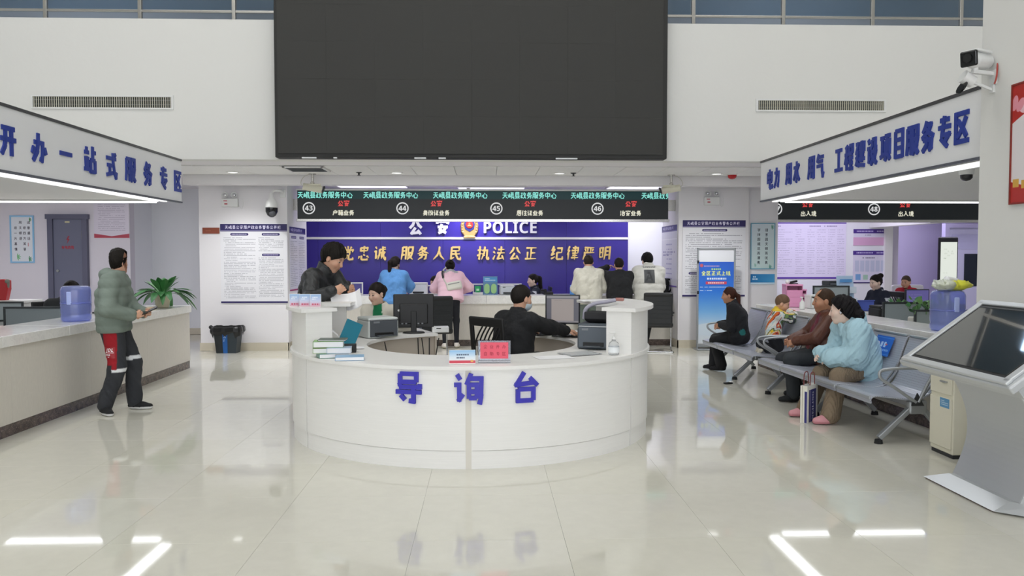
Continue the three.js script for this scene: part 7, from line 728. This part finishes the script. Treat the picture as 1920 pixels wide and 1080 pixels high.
// 12-15 people on the benches
person({ label: 'seated woman all in black with low ponytail at far end of bench', at: [3.43, 0, -10.72], turn: -2.0, h: 1.48, fem: true, pelvis: [0, 0.52, 0], lean: 0.1, hunch: 0.3, head: [0.15, 0.12, 0], skin: SK.brown, handL: [3.2, 0.66, -10.78], handR: [3.2, 0.66, -10.9], poleL: [0.8, -0.5, -0.6], poleR: [-0.8, -0.5, -0.6], palmL: { dir: [-0.7, -0.2, -0.5], world: 1, palm: [0, -0.3, -1], curl: 0.6 }, palmR: { dir: [-0.7, -0.3, 0.2], world: 1, palm: [0, -0.4, 1], curl: 0.6 }, footL: [3.26, 0.085, -10.95], footR: [3.2, 0.085, -11.1], kneeL: [0.1, 1, 0.6], kneeR: [-0.1, 1, 0.6], jacket: { t: 0.034, hem: -0.13, color: ({ pel }) => { const b = speck(hex('#17181d'), 0.2), gq = hex('#1e6a68'); return (x, y, z) => (Math.hypot(x - pel.x - 0.15, y - pel.y - 0.06, z - pel.z + 0.05) < 0.05 ? gq : b(x, y, z)); }, collarUp: 0.02, collarH: 0.025, fold: 0.02 }, trousers: { color: '#17181c', t: 0.016, flare: 0.03 }, shoes: { color: '#15151a', sole: '#15151a', yawL: 0, yawR: -0.1 }, hair: { t: 0.012, slope: 1.15, off: -0.085, color: '#3a2018', bald: 0.055, parts: [[[0, 0.02, -0.1], [0, -0.02, -0.14], 0.03, 0.03], [[0, -0.02, -0.14], [0.01, -0.2, -0.13], 0.035, 0.03], [[0.01, -0.2, -0.13], [0.02, -0.26, -0.12], 0.03, 0.02]] } });
person({ label: 'small child in colourful patterned jacket kneeling on the metal bench', at: [3.58, 0, -9.86], turn: 1.3, h: 1.02, kid: true, pelvis: [0, 0.62, 0], lean: 0.12, hunch: 0.12, head: [-0.1, 0.4, 0.1], headScale: 1.42, skin: '#d8a98e', handL: [3.86, 0.885, -10.02], handR: [3.84, 0.87, -9.84], poleL: [1, -0.3, 0], poleR: [-1, -0.5, 0], footL: [3.46, 0.485, -9.98], footR: [3.44, 0.485, -9.86], kneeL: [0, -0.6, 1], kneeR: [0, -0.6, 1], jacket: { t: 0.03, arm: 1.1, hem: -0.06, collarUp: 0.04, collarH: 0.035, puff: 0.004, color: ({ neck }) => { const pal = ['#e8e4dc', '#e0712c', '#e8c33a', '#3a4048', '#b9d4d8', '#9c2b3c', '#d9d6d0', '#6f8a52', '#e6e2da'].map(hex), yl = hex('#e2c23a'); return (x, y, z) => { if (y > neck.y + 0.005) return yl; const u = x * 1.9 + y * 1.1 + 5, w = z * 1.9 - y * 1.3 + 9, q = Math.floor((N16(u * 9, w * 9) * 0.65 + N32(w * 14, u * 14) * 0.35) * 14.99); return pal[(q * 5) % 9]; }; } }, trousers: { color: '#1b1d22', t: 0.03 }, shoes: { color: '#d0cab8', sole: '#b5ae9a', yawL: 3.0, yawR: 3.3, pitchL: 0.9, pitchR: 0.9, w: 1.5 }, hair: { t: 0.006, slope: 0.85, off: -0.05, color: '#6b5442', rough: 0.004 } });
person({ label: 'seated man in brown leather jacket over dark red shirt, middle of benches', at: [3.76, 0, -8.8], turn: -1.75, h: 1.54, fat: 1.12, pelvis: [0, 0.5, 0.03], lean: -0.2, hunch: 0.16, head: [0.05, 0.05, 0], headScale: 1.2, skin: SK.brown, handL: [3.42, 0.66, -8.72], handR: [3.47, 0.64, -9.0], poleL: [1, -0.4, -0.5], poleR: [-1, -0.4, -0.5], palmL: { dir: [-0.8, -0.35, -0.3], world: 1, palm: [0, -0.5, -1], curl: 0.6 }, footL: [3.36, 0.085, -8.6], footR: [3.56, 0.085, -8.96], kneeL: [0.1, 1, 0.6], kneeR: [-0.1, 1, 0.6], jacket: { t: 0.036, hem: -0.12, shiny: true, collarUp: 0.02, collarH: 0.03, fold: 0.03, color: ({ pel, chest, fwd, dot }) => { const b = speck(hex('#5a3426'), 0.25), r = speck(hex('#6e1c28'), 0.2); return (x, y, z) => (z > 0.0 && Math.abs(x) < 0.075 + 0.06 * clamp((chest.y + 0.05 - y) * 1.5, -0.3, 1) && y < chest.y + 0.2 && z > (chest.z - 0.02) ? r(x, y, z) : b(x, y, z)); } }, trousers: { color: '#33373b', t: 0.02, flare: 0.018 }, shoes: { color: '#25282b', sole: '#1a1b1c', yawL: 0.15, yawR: -0.1 }, hair: { t: 0.006, slope: 1.0, off: -0.065, color: '#3a2a1e', bald: 0.06, rough: 0.004 } });
{ const P = person({ label: 'seated woman in fluffy light blue hooded jacket and pink slippers', at: [3.7, 0, -7.74], turn: -1.6, h: 1.54, fem: true, fat: 1.12, pelvis: [0, 0.5, -0.02], lean: 0.28, hunch: 0.22, head: [-0.5, 0.1, 0.06], headScale: 1.18, skin: SK.pale, handL: [3.33, 0.62, -7.6], handR: [3.33, 0.63, -7.8], poleL: [0.5, -1, -0.6], poleR: [-0.5, -1, -0.6], palmL: { dir: [-0.75, -0.3, -0.35], world: 1, palm: [0, -0.6, -0.8], curl: 0.6 }, palmR: { dir: [-0.8, -0.2, 0.2], world: 1, palm: [0, -0.7, 0.7], curl: 0.5 }, footL: [3.27, 0.085, -7.46], footR: [3.18, 0.085, -7.82], kneeL: [0.3, 1, 0.6], kneeR: [-0.1, 1, 0.6], jacket: { t: 0.06, arm: 1.25, hem: -0.14, collarUp: 0.02, collarH: 0.03, shape: [hoodDown(1.5)], fold: 0.05, color: '#a9cbd8' }, trousers: { color: '#83735f', t: 0.026, flare: 0.03, fold: 0.02, rib: 1 }, shoes: { name: 'slipper', color: '#d79aa2', sole: '#c9868f', w: 1.25, yawL: 0.1, yawR: 0.05 }, hair: { t: 0.022, slope: 1.2, off: -0.08, color: '#141113', rough: 0.03, parts: [[[0, 0.02, -0.1], [0, -0.04, -0.14], 0.05, 0.045], [[0.02, -0.04, -0.14], [-0.02, -0.05, -0.15], 0.05, 0.04], [[0.0, 0.1, -0.08], [0, 0.03, -0.12], 0.03, 0.04]] } });
  const t = thing('paper_shopping_bag', 'white and navy paper shopping bag between the feet of light blue jacket woman', 'bag', [3.12, 0, -7.6], -0.75); part('bag_panel', rspan(-0.03, 0.03, 0.005, 0.36, -0.13, -0.126, 0.001), M.white, t); part('bag_panel', rspan(-0.03, 0.03, 0.005, 0.36, 0.126, 0.13, 0.001), M.white, t); part('bag_side', rspan(-0.034, -0.03, 0.005, 0.36, -0.13, 0.13, 0.001), M.white, t); part('bag_side', rspan(0.03, 0.034, 0.005, 0.36, -0.13, 0.13, 0.001), M.white, t); part('bag_bottom', rspan(-0.034, 0.034, 0.001, 0.006, -0.13, 0.13, 0.001), M.white, t); const pr = print(0.26, 0.36, 500, (c, W, H) => { c.fillStyle = '#eceae2'; c.fillRect(0, 0, W, H); c.fillStyle = '#2a2a72'; c.fillRect(W * 0.16, H * 0.12, W * 0.68, H * 0.88); c.fillStyle = '#dcdcf0'; c.fillRect(W * 0.27, H * 0.12, W * 0.03, H * 0.88); c.save(); c.translate(W * 0.62, H * 0.95); c.rotate(-Math.PI / 2); c.font = 'bold ' + W * 0.24 + 'px serif'; c.fillStyle = '#e6e6f4'; c.textAlign = 'left'; c.fillText('NEILING', 0, 0); c.restore(); }); part('print', at(sheet(0.26, 0.355), 0.0345, 0.182, 0, 0, Math.PI / 2), pr, t); part('print', at(sheet(0.06, 0.355), 0, 0.182, 0.1308), print(0.06, 0.36, 500, (c, W, H) => { c.fillStyle = '#e8e6da'; c.fillRect(0, 0, W, H); c.fillStyle = '#2a2a72'; c.fillRect(W * 0.62, H * 0.15, W * 0.38, H * 0.85); c.fillStyle = '#6a5a3a'; c.fillRect(W * 0.25, 0, W * 0.04, H); }), t); for (const q of [-1, 1]) part('cord_handle', tube([[q * 0.03, 0.355, -0.06], [q * 0.03, 0.47, -0.04], [q * 0.03, 0.47, 0.04], [q * 0.03, 0.355, 0.06]], 0.005, 16, 6), mat('#7a3a3a', 0.7), t); }
// 16-18 people in the side offices
clerk({ label: 'policewoman with hair in a bun in navy uniform, right office', at: [6.38, 0, -12.75], turn: -1.35, h: 1.62, pelvis: [0, 0.56, 0], head: [0.0, 0.22, 0], skin: SK.pale, jacket: { t: 0.024, hem: -0.08, color: policeTop, collarUp: 0.02, collarH: 0.025 }, handL: [6.1, 0.8, -12.5], handR: [6.05, 0.8, -12.8], hair: { t: 0.013, slope: 1.15, color: '#1a1512', parts: [[[0, 0.09, -0.09], [0, 0.1, -0.12], 0.05, 0.045]] } });
clerk({ label: 'child with cropped hair and red scarf beside the white chair', at: [6.98, 0, -13.05], turn: -0.7, h: 1.2, kid: true, pelvis: [0, 0.7, 0], head: [-0.2, 0.15, 0], headScale: 1.22, skin: '#c99a80', jacket: { t: 0.03, hem: -0.08, collarUp: 0.045, collarH: 0.045, color: ({ neck, pel }) => { const gy = speck(hex('#8a8c96'), 0.2), dk = speck(hex('#3a3d48'), 0.2), rd = hex('#b02234'); return (x, y, z) => (y > neck.y - 0.045 ? rd : z > 0.03 && Math.abs(x) < 0.09 ? dk(x, y, z) : gy(x, y, z)); } }, hair: { t: 0.005, slope: 0.95, off: -0.06, color: '#4a3c34', rough: 0.003 } });
clerk({ label: 'dark-haired worker bent low behind blue bottle at left counter', at: [-5.36, 0, -10.25], turn: 0.9, h: 1.62, fem: false, pelvis: [0, 0.6, 0], lean: 0.2, hunch: 0.3, head: [0.3, 0.5, 0], skin: SK.tan, jacket: { t: 0.03, hem: -0.08, color: '#2a2c2e', collarUp: 0.02, collarH: 0.02 }, hair: { t: 0.016, color: '#171311' } });
// chairs of the clerks
[[-2.6, -15.15, 0.2, 'black office chair of clerk behind raised papers'], [-0.9, -15.1, -0.5, 'black office chair of clerk behind pink jacket woman'], [0.93, -15.05, -1.55, 'black office chair of policewoman with ponytail'], [6.38, -12.75, -1.35, 'black office chair of policewoman with a bun'], [-5.36, -10.25, 0.9, 'black office chair of worker at left counter'], [-1.2, -9.08, -0.25, 'black office chair of woman in cream coat']].forEach(([x, z, a, l]) => { const src = scene.children.find((q) => q.name === 'office_chair'); copyOf(src, l, [x, 0, z], a); });
scene.traverse((o) => { if (o.isMesh) { o.castShadow = true; o.receiveShadow = true; } });
renderer.render(scene, camera);
